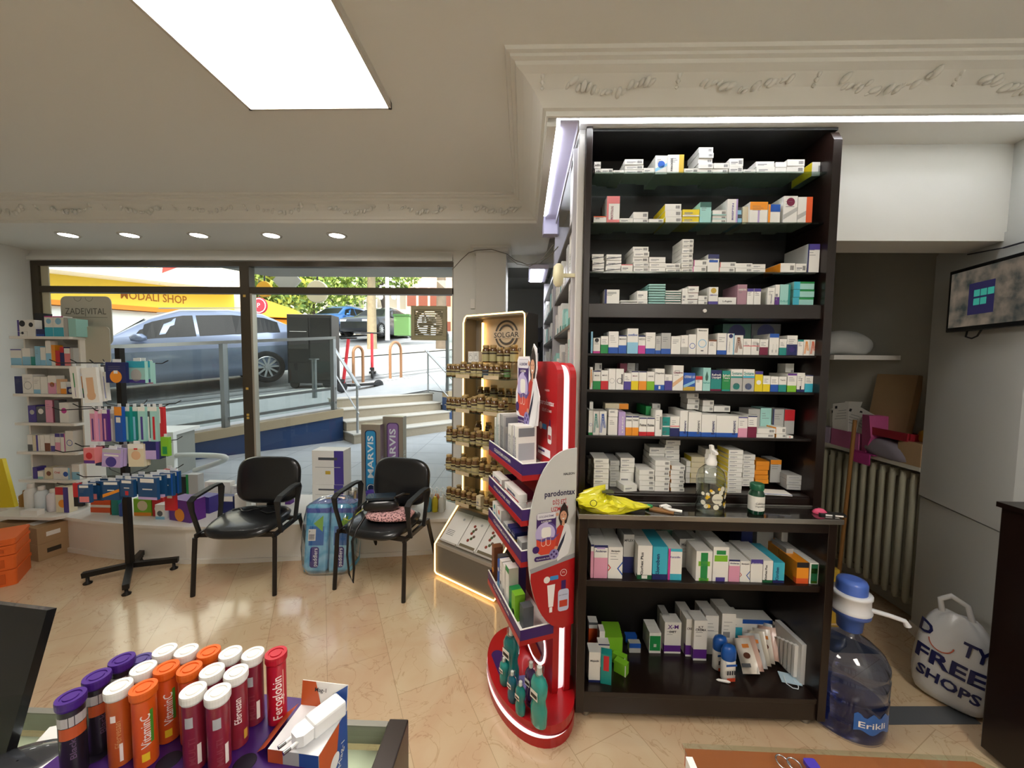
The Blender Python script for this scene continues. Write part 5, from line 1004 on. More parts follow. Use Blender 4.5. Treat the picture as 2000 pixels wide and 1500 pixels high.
def lying(z, items, nm, grp):
    for i, (x, y, dz, w, d, h, c, ops, look) in enumerate(items):
        b, _ = pack(w, d, h, c, ops, rnd); onstand(b, 'toothpaste_carton', x, y, z-.0215+dz, look+nm, 'box', grp)
lying(TZ[1], [(-.16, .012, 0, .16, .038, .034, 'w', ['h:parodontax:nv:.5:.5', 't:rd:.12'], 'lower far white and red toothpaste carton'), (.08, .012, 0, .19, .038, .036, 'w', ['h:parodontax:nv:.55:.5', 'b:rd:.12'], 'lower near white and red toothpaste carton'), (-.16, .052, 0, .16, .038, .036, 'w', ['q'], 'rear far white toothpaste carton'), (.08, .053, 0, .19, .04, .036, 'w', ['t:rd:.2'], 'rear near white and red toothpaste carton'),
  (-.15, .012, .036, .16, .04, .034, 'w', ['h:parodontax:nv:.5:.5', 'b:rd:.15'], 'upper far white and red toothpaste carton'), (.07, .014, .038, .20, .04, .036, 'w', ['h:parodontax:nv:.55:.5', 'b:rd:.15'], 'upper near white and red toothpaste carton'), (.05, .056, .038, .19, .04, .034, 'mr', ['h:parodontax:w:.5:.4'], 'upper rear maroon toothpaste carton')], ' lying in the second red tray', 'lying toothpaste cartons')
lying(TZ[2], [(-.20, .015, 0, .07, .05, .045, 'w', ['O:cy:.5'], 'white and blue soap carton at the far end'), (-.12, .015, 0, .07, .05, .045, 'w', ['o:cy'], 'white soap carton second from the far end'), (-.20, .015, .046, .07, .05, .04, 'w', ['O:te:.5'], 'upper teal-marked soap carton at the far end'), (-.12, .015, .046, .07, .05, .04, 'w', ['O:ro:.5'], 'upper orange-marked soap carton'),
  (-.03, .02, 0, .07, .05, .04, 'gy', ['o:dg'], 'grey soap carton in the middle'), (-.03, .075, 0, .07, .05, .04, 'gy', ['o:dg'], 'rear grey soap carton'), (.045, .015, 0, .05, .08, .03, 'go', ['q'], 'lower gold carton'), (.045, .015, .031, .05, .08, .03, 'nv', ['h:Alivebac:w:.5:.4'], 'upper navy carton'), (.10, .015, 0, .05, .08, .03, 'go', ['O:w:.5'], 'near gold carton'), (.10, .015, .031, .05, .08, .03, 'nv', ['h:Alivebac:w:.5:.4'], 'near navy carton'), (.17, .02, 0, .06, .06, .05, 'gy', ['q'], 'near grey carton')], ' in the third red tray', 'small cartons in the third tray')
lying(TZ[3], [(-.22, .015, 0, .045, .05, .19, 'br', ['O:or:.3', 'q'], 'tall dark brown carton'), (-.165, .03, 0, .04, .05, .16, 'dg', ['O:vi:.3'], 'dark grey carton'), (-.12, .015, 0, .035, .05, .16, 'bl', ['O:w:.7', 'b:lb:.3'], 'blue picture carton'), (-.08, .015, 0, .036, .05, .18, 'w', ['q', 'x:k:.2:.3:.4'], 'tall white carton'), (-.02, .08, 0, .05, .04, .20, 'vi', ['q'], 'rear violet carton'), (-.035, .015, 0, .04, .05, .18, 'w', ['v:SOS:dg:.2:.5:.2'], 'white lettered carton'),
  (.02, .015, 0, .05, .05, .20, 'w', ['t:gn:.14', 'x:k:.05:.3:.31', 'x:k:.05:.5:.51'], 'tallest white carton with green top'), (.075, .015, 0, .045, .05, .12, 'gn', ['q'], 'short green carton'), (.12, .012, 0, .045, .05, .125, 'lm', ['O:k:.3'], 'near lime and black carton'), (.18, .03, 0, .045, .05, .10, 'dg', [], 'near dark carton')], ' in the lowest red tray', 'cartons in the lowest tray')
def mouthwash(x, y, h, col, lab, w=.034):
    p = Mp @ Vector((x, y, .1015)); t = thing('mouthwash_bottle', lab, 'bottle', p, AR+20, 'mouthwash bottles')
    m = mat(col, .08, coat=.6, trans=.35, ior=1.35)
    b = MB(); b.lathe([(w*.9, 0), (w, .006), (w, h*.28), (w*.82, h*.36), (w*.84, h*.46), (w, h*.55), (w, h*.68), (w*.75, h*.77), (w*.42, h*.82), (w*.42, h*.84)], m, n=20, sx=1.15, sy=.8); b.build('body', t)
    b = MB(); b.lathe([(w*.5, 0), (w*.55, .002), (w*.52, h*.13), (w*.4, h*.155)], CLEAR, (0, 0, h*.835), 16); b.lathe([(w*.32, 0), (w*.3, h*.12)], W, (0, 0, h*.838), 12); b.build('cap', t)
    b = MB(); b.dec(-w*.6, w*.6, h*.47, h*.62, W, T=TR(0, -w*.83, 0)); b.dec(-w*.5, w*.5, h*.50, h*.56, BLK, T=TR(0, -w*.84, 0)); b.build('label', t)
for (px, pyb, h, col, w, lab) in [(998, 1330, .27, '#127e7e', .040, 'tall teal mouthwash bottle at the far side of the red base'), (984, 1335, .13, '#2fa39c', .022, 'small teal mouthwash bottle before the tall one'), (1000, 1368, .14, '#1b6f86', .022, 'small blue-green mouthwash bottle in the middle of the red base'),
      (1016, 1392, .145, '#1f8f88', .023, 'small teal mouthwash bottle on the violet disc'), (1036, 1375, .20, '#4e3566', .026, 'dark purple mouthwash bottle before the glowing oval'), (1052, 1412, .255, '#3cb2a6', .036, 'tall light teal mouthwash bottle nearest the cabinet')]:
    q = at(px, pyb, 'z', .10); l = toL(q.x, q.y); mouthwash(l[0], l[1], h, col, lab, w)

# ================================================================ shelving along the side passage and the back room
DS = mat('#17110f', .4); FRL = mat('#b8b6bb', .4, metal=.2)
def side_unit(y0, y1, zt, lab):
    t = thing('side_shelving', lab, 'shelf', (.215, y0, 0)); L = y1-y0; k0 = max(0, 2.045-y0)
    MB().box(.10, .12, k0, L, .05, zt, DS).build('back_panel', t)
    if k0: MB().box(.028, .032, 0, k0, .05, zt, DS).build('back_panel', t)
    for y, w_ in ((0, .03 if k0 else .12), (L-.02, .12)): MB().box(0, w_, y, y+.02, 0, zt, FRL).build('side_panel', t)
    for z in zs_side:
        if z < zt: MB().box(.004, .10, k0+.02, L-.02, z-.015, z, mat('#5c5854', .4)).box(.004, .028, .02, k0+.02, z-.015, z, mat('#5c5854', .4)).build('shelf', t)
    return t
zs_side = (.35, .7, 1.0, 1.28, 1.52, 1.78, 2.02, 2.26)
side_unit(1.80, 2.84, 2.56, 'dark side shelving behind the white end panel, lined with pale boxes'); side_unit(2.90, 4.30, 2.45, 'dark side shelving further down the passage past the pillar')
for (ya, yb, zs, nm) in ((1.86, 2.78, (1.0, 1.28, 1.52, 1.78, 2.02), 'near'), (2.96, 4.2, (1.28, 1.52, 1.78, 2.02), 'far')):
    for si, z in enumerate(zs):
        y = ya; i = 0
        while y < yb:
            w = rnd.uniform(.05, .11); h = rnd.uniform(.08, .19); c = rnd.choice(['w', 'w', 'gy', 'w', 'aq'])
            b, _ = pack(w, .085 if y > 2.06 else .022, h, c, rnd.choice([['q'], ['q', 'l:gy:.2'], ['b:te:.2'], ['v:LINE:dg:.2:.4:.5']]), rnd)
            i += 1; b.build('side_shelf_box', loc=(.220, y+w/2, z+.0003), rz=-90, label='%s %s box, %s along the %s shelf up on the %s side unit' % ('tall' if h > .14 else 'short', PAL[c][1], ORD[i-1], ORD[si], nm), cat='box', group='boxes on the side shelving')
            y += w+rnd.uniform(.02, .12)
t = thing('back_room_shelving', 'dark shelving on the far wall of the back room beyond the pillar', 'shelf', (-.3, 5.6, 0))
MB().box(0, 1.1, .2, .22, 0, 2.1, DS).build('back_panel', t)
for x in (0, .55, 1.08): MB().box(x, x+.02, 0, .2, 0, 2.1, DS).build('side_panel', t)
for z in (.5, .9, 1.25, 1.6, 1.9): MB().box(.02, 1.08, 0, .2, z-.02, z, FRL if z == 1.25 else DS).build('shelf', t)
for i, (x, z, w, h, c, l) in enumerate([(-.14, 1.9, .20, .1, 'pu', 'left purple box on the top back-room shelf'), (.09, 1.9, .20, .1, 'pu', 'right purple box on the top back-room shelf'), (-.22, 1.6, .1, .13, 'w', 'white box at the end of the second back-room shelf'), (-.10, 1.6, .12, .16, 'w', 'taller white box on the second back-room shelf'), (.03, 1.6, .1, .15, 'cr', 'cream box on the second back-room shelf'), (.16, 1.6, .12, .12, 'w', 'short white box on the second back-room shelf'), (.05, 1.25, .14, .16, 'aq', 'pale teal box on the third back-room shelf'), (.2, 1.25, .12, .14, 'w', 'white box on the third back-room shelf'), (.1, .9, .14, .16, 'aq', 'pale teal box on the fourth back-room shelf')]):
    pack(w, .15, h, c, ['q'], rnd)[0].build('shelf_box', loc=(x, 5.62, z+.0003), label=l, cat='box')
t = thing('ceiling_light', 'narrow white hanging LED light box in the passage beyond the pillar', 'ceiling light', (.13, 3.9, 2.45)); MB().box(-.09, .09, -.3, .3, 0, .04, LILAC).build('frame', t); MB().box(-.07, .05, -.28, .28, -.004, -.001, mat('#f4f6ff', .5, emit=22)).build('diffuser', t); MB().tube([(0, 0, .04), (0, 0, .3)], .008, GREY).build('rod', t)
t = thing('motion_sensor', 'cream rounded sensor on a short arm fixed to the white end panel', 'sensor', (.20, 1.80, 1.995)); b = MB(); b.lathe([(.015, -.05), (.03, -.035), (.034, 0), (.03, .04), (.015, .052)], mat('#d9d2ae', .4), (-.045, 0, 0), 16, sx=.75); b.build('head', t); MB().bar((-.03, 0, 0), (.03, 0, 0), .016, .016, mat('#d9d2ae', .4)).build('arm', t)
MB().box(-.02, .02, -.012, 0, -.045, .045, W).build('wall_switch', loc=(-.47, 3.555, 2.12), label='white rectangular wall sensor left of the pillar', cat='sensor')
def sag(a, c, s, n=14): return [tuple(Vector(a).lerp(Vector(c), i/n)+Vector((0, 0, -s*math.sin(PI*i/n)))) for i in range(n+1)]
b = MB(); b.tube([tuple(v) for v in [at(883, 527, 'y', 3.5), at(900, 508, 'y', 3.45), at(915, 494, 'y', 3.42), at(930, 489, 'y', 3.40), at(960, 487, 'y', 3.40), at(990, 496, 'y', 3.38), at(1005, 508, 'y', 3.2), at(1030, 517, 'y', 2.95), at(1055, 514, 'y', 2.75), at(1078, 496, 'y', 2.55), at(1090, 482, 'y', 2.3)]], .0035, mat('#6a675f', .5), 6)
b.build('cable', label='thin grey cable looping from the window corner across the pillar', cat='cable')
b = MB(); b.tube([tuple(v) for v in [at(992, 501, 'y', 3.38), at(1010, 516, 'y', 3.2), at(1035, 520, 'y', 2.95), at(1060, 505, 'y', 2.7), at(1080, 478, 'y', 2.4)]], .003, mat('#7b7870', .5), 6); b.build('cable', label='second thin grey cable hanging beyond the pillar top', cat='cable')

# exhaust fan fixed in the window pane
A_ = at(804, 598, 'y', 3.57); B_ = at(873, 665, 'y', 3.57); wF = B_.x-A_.x; hF = A_.z-B_.z
t = thing('window_fan', 'square beige slatted exhaust fan set into the right window pane', 'fan', ((A_.x+B_.x)/2, 3.57, B_.z)); FB = mat('#9b9575', .5)
b = MB(); b.box(-wF/2, wF/2, -.03, .02, 0, .035, FB); b.box(-wF/2, wF/2, -.03, .02, hF-.035, hF, FB); b.box(-wF/2, -wF/2+.035, -.03, .02, .035, hF-.035, FB); b.box(wF/2-.035, wF/2, -.03, .02, .035, hF-.035, FB); b.build('frame', t, bev=.004)
b = MB()
for k in range(13): z = .042+(hF-.084)*k/12; b.box(-wF/2+.03, wF/2-.03, -.02, -.012, z-.006, z+.006, FB)
b.build('grille', t)
b = MB()
for k in range(5):
    a = k*1.2566+.4; b.T = TR(0, .01, hF/2) @ Matrix.Rotation(a, 4, 'Y') @ Matrix.Rotation(.4, 4, 'X'); b.slab([(.02, -.02), (.10, -.035), (.105, .03), (.02, .02)], -.001, .001, mat('#55523f', .5))
b.T = None; b.lathe([(.028, 0), (.028, .03)], mat('#4a4738', .5), n=16, T=TR(0, .03, hF/2) @ RX(90)); b.build('blades', t)
b = MB(); b.ring(0, 0, .118, .155, mat('#77725a', .6), y=.012, T=TR(0, 0, hF/2), n=32); b.ring(0, 0, .155, .20, mat('#77725a', .6), y=.012, T=TR(0, 0, hF/2), n=4, a0=45, a1=405) if 0 else None; b.build('duct_ring', t)
# ================================================================ white shelf stand at the left end of the window
rnd = random.Random(21)
YZ = 3.06
def zz(px, py, y=YZ): return at(px, py, 'y', y).z
zl = thing('white_shelf_stand', 'narrow white shelf stand with a printed header board beside the window', 'shelf stand', (-3.96, 3.2, .30))
oz = Vector((-3.96, 3.2, .30)); Tz = Matrix.Translation(-oz); WH = mat('#e6e3da', .4)
ZL = [zz(90, 480+770/4.348), zz(90, 480+1017/4.348), zz(90, 480+1257/4.348), zz(90, 680+806/5.556), zz(90, 680+1118/5.556), zz(90, 680+1420/5.556)]
XA, XB = -4.20, -3.70
b = MB(); b.T = Tz; b.box(XA+.04, XB, 3.24, 3.26, .3, 1.80, WH); b.build('back_panel', zl)
for x in (XA+.03, XB-.0): b = MB(); b.T = Tz; b.box(x, x+.015, 3.10, 3.25, .3, 1.78, WH); b.build('side_panel', zl)
for z in ZL: b = MB(); b.T = Tz; b.slab(rrect(XA-.01, XB+.02, YZ-.03, 3.25, .02), z-.022, z-.001, WH); b.build('shelf', zl)
zt_ = zz(90, 1002, 2.95)
b = MB(); b.T = Tz; b.slab(rrect(-4.25, -3.66, 2.86, 3.22, .07), .302, .325, WH); b.build('base_tray', zl)
hb = MB(); hb.T = Tz @ TR(-3.735, 3.20, 0); hb.prism([(x, z) for x, z in rrect(-.22, .225, 1.70, 2.11, .05)], 0, .006, mat('#b9b7a8', .45)); T = TR(0, -.001, 0)
hb.text('ZADE|VITAL', 0, 1.985, .075, mat('#5b5a52', .5), T=T, mid=True, w=.36); hb.ring(-.065, 2.10, .03, .034, mat('#7c7b70', .5), T=T, a0=180, a1=360); hb.ring(.035, 2.10, .03, .034, mat('#7c7b70', .5), T=T, a0=180, a1=360); hb.dec(-.18, .19, 1.93, 1.934, mat('#7c7b70', .5), T=T); hb.build('header_board', zl)
hb = MB(); hb.T = Tz @ TR(-3.60, 3.14, 0); hb.prism(rrect(-.13, .13, 1.54, 1.85, .035), 0, .006, mat('#bdbaa9', .45)); hb.build('blank_board', zl)
ZO1 = (0, 480, 4.348); ZO2 = (0, 680, 5.556); ZO3 = (0, 880, 5.0); ZO5 = (300, 780, 3.3333)
K = dict(depth=(.05, .09), name='toiletry_box')
row(ZO1, 768, YZ, ZL[0], 'the top white shelf', [(148, 232, [630, 728], 'w l:vi:.2 q O:k:.7'), (236, 300, 628, 'w O:k:.7'), (302, 372, 568, 'k v:LOOX:gy:.1:.3:.4', {'dy': .05}), (308, 380, 706, 'nv b:bl:.3'), (384, 455, 595, 'w b:cy:.45 t:mg:.05 O:lb:.75'), (457, 545, 595, 'w b:cy:.45 t:mg:.05 O:lb:.75'), (548, 580, 605, 'gy'), (585, 650, 615, 'aq')], seed=31, **K)
row(ZO1, 1014, YZ, ZL[1], 'the second white shelf', [(95, 188, 878, 'w b:lb:.45 t:vi:.06'), (195, 262, 868, 'w b:lb:.5'), (264, 300, 940, 'te'), (302, 346, 850, 'lb q'), (348, 392, 860, 'w b:lb:.3'), (395, 440, 805, 'w b:lb:.5'), (442, 474, 838, 'or b:w:.2'), (476, 512, 885, 'rd'), (514, 548, 855, 'nv t:rd:.3'), (550, 600, 865, 'sa t:w:.3'), (602, 628, 860, 'gy')], seed=32, **K)
row(ZO1, 1255, YZ, ZL[2], 'the third white shelf', [(130, 192, 1110, 'nv q'), (196, 285, 1092, 'w o:gy q'), (290, 346, 1112, 'w b:lb:.25 q'), (350, 407, 1112, 'w'), (412, 482, 1100, 'w b:pk:.6 O:or:.5'), (486, 516, 1130, 'be'), (518, 566, 1152, 'w b:or:.45'), (570, 632, 1195, 'nv O:gy:.5')], seed=33, **K)
row(ZO2, 803, YZ, ZL[3], 'the fourth white shelf', [(312, 396, 622, 'vi O:gy:.6'), (402, 498, 632, 'dg O:w:.7'), (500, 578, 560, 'pk q'), (582, 596, 562, 'mr'), (598, 650, 560, 'dg'), (652, 750, 585, 'w O:mg:.6')], seed=34, **K)
row(ZO2, 1115, YZ, ZL[4], 'the fifth white shelf', [(305, 358, 940, 'w b:dg:.4'), (362, 396, 945, 'cr'), (398, 440, 943, 'w l:vi:.5'), (443, 486, 940, 'w'), (490, 550, 938, 'w b:br:.5'), (554, 600, 945, 'w b:vi:.35'), (604, 660, 920, 'w t:vi:.2 b:pk:.5'), (664, 712, 920, 'w t:vi:.2 r:mg:.2'), (716, 804, 890, 'w o:bl')], seed=35, **K)
row(ZO2, 1416, YZ, ZL[5], 'the lowest white shelf', [(360, 408, 1292, 'vi'), (412, 470, 1332, 'w b:aq:.3'), (490, 575, 1295, 'cr O:br:.5'), (580, 668, 1290, 'w h:Oral:rd:.6:.2'), (670, 760, 1290, 'w O:bl:.45 r:lb:.2'), (784, 868, 1250, 'w b:lb:.5')], seed=36, **K)
flush_labels()
def jar(name, x, y, z, r, h, m, cm_, lab, cat, grp=None, lid=.16, n=18, ribs=0):
    t = thing(name, lab, cat, (x, y, z), 0, grp); b = MB(); hh = h*(1-lid)
    pr = [(r*.92, 0), (r, .006)]+[(r*(1+(.02 if i % 2 else -.02)), hh*.1+hh*.75*i/8) for i in range(9)]*(1 if ribs else 0)+[(r, hh*.86), (r*.55, hh)]
    b.lathe(pr, m, n=n); b.build('body', t); MB().lathe([(r*.5, 0), (r*.55, .002), (r*.5, h*lid)], cm_, (0, 0, hh+.0005), n).build('lid', t); return t
for i, (x, col, l) in enumerate([(-4.05, '#d8d8d2', 'white bottle'), (-3.96, '#cfd8dc', 'pale blue-labelled bottle'), (-3.86, '#d9d4d8', 'pink-labelled bottle')]): jar('toiletry_bottle', x, 3.0, .3255, .042, .22-.02*i, mat(col, .35), W, l+' standing on the white base tray under the shelves', 'bottle')
MB().box(-.07, .07, 0, .05, 0, .04, W).build('small_carton', loc=(-3.93, 2.885, .3255), label='flat white carton at the front edge of the white base tray', cat='box')
b, _ = pack(.11, .06, .21, 'cr', ['t:rd:.3', 'O:or:.35', 'r:vi:.4'], rnd); b.build('toiletry_pouch', loc=(-3.74, 2.96, .3255), label='red, orange and violet toiletry pack on the white base tray', cat='package')
for (x, y, z, r, h, l) in [(-4.30, 3.28, .30, .055, .17, 'lower rear'), (-4.29, 3.28, .471, .045, .13, 'upper'), (-4.22, 3.10, .30, .05, .155, 'lower front')]: jar('woven_jar', x, y, z, r, h, mat('#a37a3a', .8, bump=.5, nscale=90), mat('#8a6632', .8), l+' golden brown woven jar stacked beside the white shelf stand', 'jar', ribs=1)
b = MB(); b.prism([(-.12, 0), (.12, 0), (.05, .42), (-.05, .42)], -.015, .015, mat('#e0c61c', .5)); b.build('floor_sign', loc=(-4.47, 3.10, .3), rz=10, label='yellow folded plastic sign at the far left by the wall', cat='sign')
# cardboard boxes and orange crates
KB = mat('#a78a66', .85, noise=.08, nscale=12)
for k in range(2):
    t = thing('cardboard_box', ('upper' if k else 'lower')+' brown cardboard box in the stack by the platform end', 'cardboard box', (-3.745, 2.79, .0005+.132*k), -13.6, 'stacked cardboard boxes')
    MB().box(-.47, 0, 0, .19, 0, .131, KB).build('body', t, bev=.002)
    b = MB(); b.box(.0, .0006, .05, .13, .05, .085, W if k else mat('#3c3428', .7)); b.build('label', t)
    if k: b = MB(); b.box(-.20, -.10, .03, .16, .1315, .1325, W); b.build('paper_slip', t)
OR = mat('#e3692a', .45)
t = thing('folding_crates', 'stack of bright orange plastic folding crates at the left edge', 'crate', (-3.81, 2.46, 0), 40); t.scale = (1, 1, .86)
for k, (z0, z1, sx) in enumerate(((0, .13, .21), (.135, .25, .215), (.255, .33, .22), (.335, .385, .21))):
    b = MB(); b.slab(rrect(-.245, .245, -.145, .145, .02), z0, z1-.001, OR); b.slab(rrect(-.25, .25, -.15, .15, .02), z1-.02, z1, OR)
    for q in range(6): b.box(-.22+.075*q, -.18+.075*q, -.149, -.144, z0+.02, z1-.03, mat('#c9581f', .5))
    b.build('crate_tier', t)
b = MB(); b.dec(-.02, .14, .03, .10, mat('#d9c6a0', .6), T=TR(.02, -.1515, 0)); 
for q in range(3): b.dec(0, .11, .045+.016*q, .05+.016*q, INK, T=TR(.02, -.152, 0))
b.build('sticker', t)
# ================================================================ black hook stand with hanging packets
BK = mat('#1b1815', .45, metal=.3)
PX_, PY_ = -2.85, 2.64
hk = thing('hook_stand', 'black metal hook stand on a four-arm foot hung with packets', 'display stand', (PX_, PY_, 0))
MB().box(-.018, .018, -.018, .018, .07, 1.66, BK).build('pole', hk)
for ex, ey in ((-3.07, 2.52), (-2.63, 2.40), (-2.60, 2.76), (-2.98, 2.86)):
    b = MB(); b.bar((0, 0, .085), (ex-PX_, ey-PY_, .068), .035, .035, BK); q = b.build('foot_arm', hk); dx, dy = (ex-PX_)*.9, (ey-PY_)*.9
    MB().lathe([(.024, 0), (.026, .008), (.010, .02), (.010, .05)], BK, (dx, dy, .001), 14).build('glide', q)
TZ4 = (1.555, 1.245, .965, .745)
for z in TZ4:
    for k in range(8):
        a = k*PI/4+.2; L = .33 if k % 2 else .27
        if z > 1.5 and k in (1, 2): continue
        b = MB(); b.tube([(.02*math.cos(a), .02*math.sin(a), z), (L*math.cos(a), L*.8*math.sin(a), z), ((L+.04)*math.cos(a), (L+.04)*.8*math.sin(a), z+.022)], .0035, BK, 6); b.build('hook', hk)
def hang(zs, X0, X1, Y0, Y1, y, base, ops, look, t=.02, tilt=0, n=1, dy=.03, cat='package', nm='hanging_packet', grp='packets on the hook stand'):
    ox, oy, sc = zs
    a = at(ox+X0/sc, oy+Y1/sc, 'y', y); c = at(ox+X1/sc, oy+Y1/sc, 'y', y); h = at(ox+X0/sc, oy+Y0/sc, 'y', y).z-a.z; w = c.x-a.x
    for k in range(n):
        b = MB(); m = mat(base, .3) if base.startswith('#') else cm(base)
        b.box(-w/2, w/2, 0, t, 0, h, m); b.box(-w*.2, w*.2, t*.4, t*.6, h, h+.02, mat('#dfe3e6', .3))
        deco(b, w, h, ops, rnd)
        wrd = '' if n == 1 else (' in front of its twins' if k == 0 else ' behind its twin' if k == 1 else ' last of its three')
        b.build(nm, loc=((a.x+c.x)/2, y+k*dy, a.z+.002*k), rot=(0, math.radians(tilt), math.radians(rnd.uniform(-6, 6))), label=look+wrd, cat=cat, group=grp)
F = ' on the top hooks'
hang(ZO2, 785, 868, 200, 545, 2.42, 'w', ['l:w:.1', 'x:gn:.08:.35:.8', 'x:vi:.03:.05:.35'], 'slim white packet with green strip'+F, tilt=-4); hang(ZO2, 872, 930, 305, 540, 2.46, 'or', ['b:gn:.45', 'b:vi:.2'], 'rainbow-striped slim packet'+F, tilt=-4)
hang(ZO2, 925, 1080, 210, 590, 2.40, 'w', ['x:be:.24:.1:.72', 'O:be:.2'], 'large white packet showing a tan insole'+F, tilt=-4, n=2); hang(ZO2, 1082, 1175, 260, 570, 2.44, 'w', ['x:bl:.32:.08:.85'], 'white packet with a blue insole'+F, tilt=-4)
hang(ZO2, 1152, 1370, 152, 375, 2.38, 'nv', ['q', 'x:w:.1:.45:.6', 'O:or:.3'], 'navy packet with orange foot picture'+F); hang(ZO2, 1095, 1150, 180, 320, 2.5, 'dg', ['O:sa:.3'], 'small dark grey packet'+F)
hang(ZO2, 1372, 1590, 140, 375, 2.42, 'aq', ['b:vi:.15', 'O:gy:.35', 't:cy:.3'], 'aqua blister packet with a grey plug'+F, n=2); hang(ZO2, 1595, 1662, 160, 385, 2.5, 'aq', ['b:pk:.4'], 'small aqua and pink packet'+F)
F = ' on the second hooks'
def brush(X0, X1, Y0, Y1, y, c1, c2, look): hang(ZO2, X0, X1, Y0, Y1, y, c1, ['x:%s:.16:.05:.72' % c2, 't:w:.12'], look+F, t=.018, grp='toothbrush packets')
for i, (x0, c1, c2, l) in enumerate([(985, 'pk', 'pu', 'pink and purple toothbrush packet, leftmost'), (1052, 'pk', 'li', 'pink and lilac toothbrush packet'), (1118, 'pu', 'pk', 'purple and pink toothbrush packet'), (1192, 'gy', 'w', 'grey and white toothbrush packet'), (1350, 'te', 'aq', 'teal toothbrush packet next to the pole'), (1428, 'te', 'lb', 'teal and light blue toothbrush packet'), (1510, 'aq', 'vi', 'aqua and violet toothbrush packet'), (1580, 'dg', 'w', 'dark grey toothbrush packet'), (1640, 'aq', 'rd', 'aqua and red toothbrush packet')]):
    brush(x0, x0+(60 if i < 4 else 74), 668-(30 if i > 3 else 0), 1012, 2.42+.02*(i % 2), c1, c2, l)
hang(ZO2, 1250, 1340, 636, 1015, 2.40, 'bl', ['t:or:.25', 'x:w:.3:.55:.7'], 'tall blue and orange packet before the pole'+F)
hang(ZO2, 1702, 1782, 640, 985, 2.44, 'rd', ['x:w:.12:.5:.95'], 'red packet at the hook end'+F)
F = ' on the third hooks'
hang(ZO2, 912, 1030, 1085, 1250, 2.38, 'sa', ['O:rd:.5', 'b:pu:.2'], 'pink carton with a red blob'+F, t=.05); hang(ZO2, 1034, 1112, 1060, 1275, 2.44, 'mr', ['b:nv:.25', 'O:sa:.6'], 'maroon packet'+F); hang(ZO2, 1112, 1292, 1095, 1290, 2.38, 'li', ['t:gy:.2', 'O:vi:.3', 'x:w:.4:.62:.7'], 'lilac eye-care packet'+F, tilt=5, n=2)
hang(ZO2, 1310, 1395, 1050, 1250, 2.46, 'gy', ['O:dg:.5'], 'grey blurred packet beside the pole'+F); hang(ZO2, 1402, 1560, 1040, 1285, 2.40, 'cr', ['O:be:.5', 't:w:.2', 'x:rd:.12:.75:.82'], 'pale brown blister packet'+F, n=2); hang(ZO2, 1568, 1725, 1012, 1205, 2.42, 'nv', ['b:li:.5', 'r:vi:.2'], 'navy and lilac packet'+F, n=3)
hang(ZO2, 1748, 1835, 965, 1170, 2.40, 'lm', ['x:gn:.3:.1:.5'], 'lime green packet at the hook end'+F)
F = ' on the lowest hooks'; B1 = '#1d4a78'
for (x0, x1, y0, y1, y, ops, l, n) in [(772, 880, 335, 510, 2.36, ['x:w:.38:.84:.97', 'x:sa:.4:.04:.35', 'q'], 'blue plaster packet with pink foot picture', 2), (884, 1002, 300, 488, 2.42, ['x:dg:.4:.1:.3'], 'plain dark blue plaster packet', 2), (1008, 1165, 300, 482, 2.36, ['x:w:.4:.82:.96', 'Z:or', 'x:w:.2:.5:.55'], 'blue plaster packet with orange swoosh', 3),
      (1170, 1312, 285, 452, 2.34, ['x:w:.36:.80:.96', 'x:rd:.12:.1:.35', 'x:w:.2:.5:.55'], 'blue plaster packet with red stripe', 3), (1345, 1542, 265, 478, 2.34, ['x:w:.36:.78:.96', 'x:w:.26:.45:.5', 'b:li:.12'], 'largest blue plaster packet', 3), (1556, 1692, 222, 440, 2.42, ['x:w:.36:.8:.97', 'x:w:.2:.45:.5', 'r:bl:.1'], 'blue plaster packet nearest the hook end', 2)]:
    hang(ZO3, x0, x1, y0, y1, y, B1, ops, l+F, n=n, dy=.045)
hang(ZO3, 1612, 1712, 182, 585, 2.48, 'rd', ['x:w:.25:.3:.5'], 'long red packet'+F); hang(ZO3, 715, 772, 320, 455, 2.44, 'rd', [], 'short red packet at the left end'+F); hang(ZO3, 728, 800, 402, 545, 2.46, 'k', [], 'black wrist band packet at the left end'+F)
# ================================================================ things standing on the window platform
KP = dict(depth=(.06, .10), name='toiletry_box')
PZ = .3003
row(ZO3, 660, 2.99, PZ, 'the window platform', [(885, 1078, [505, 590], 'ro b:w:.3'), (1092, 1160, 470, 'te'), (1310, 1482, 495, 'lm b:or:.2 O:cr:.6'), (1492, 1600, 480, 'rd O:w:.4')], seed=41, **KP)
row(ZO3, 715, 2.93, PZ, 'the window platform', [(1520, 1612, 572, 'w b:lb:.2 O:dg:.4')], seed=42, **KP)
row(ZO5, 830, 2.90, PZ, 'the window platform', [(82, 262, 690, 'pu t:pu:.1 O:or:.3', {'d': .12, 'rz': -14})], seed=43, **KP)
row(ZO5, 770, 3.08, PZ, 'the window platform', [(225, 378, 665, 'vi q', {'d': .1, 'rz': -10}), (430, 520, 660, 'nv t:w:.3'), (530, 606, 645, 'w b:rd:.2'), (668, 800, 640, 'w h:COLLAGEN:gy:.3:.2', {'d': .12})], seed=44, **KP)
row(ZO5, 725, 3.30, PZ, 'the window platform', [(150, 215, 560, 'k'), (218, 296, 545, 'gy l:gn:.2'), (335, 500, [590, 650], 'w q'), (510, 622, [612, 660], 'w q'), (845, 890, 612, 'pu'), (1035, 1238, [370, 590], 'w r:vi:.3 x:dg:.3:.72:.8 x:go:.08:.3:.4 x:gy:.4:.5:.52', {'d': .15}), (1600, 1650, 610, 'rd'), (1660, 1700, 630, 'w')], seed=45, **KP)
flush_labels()
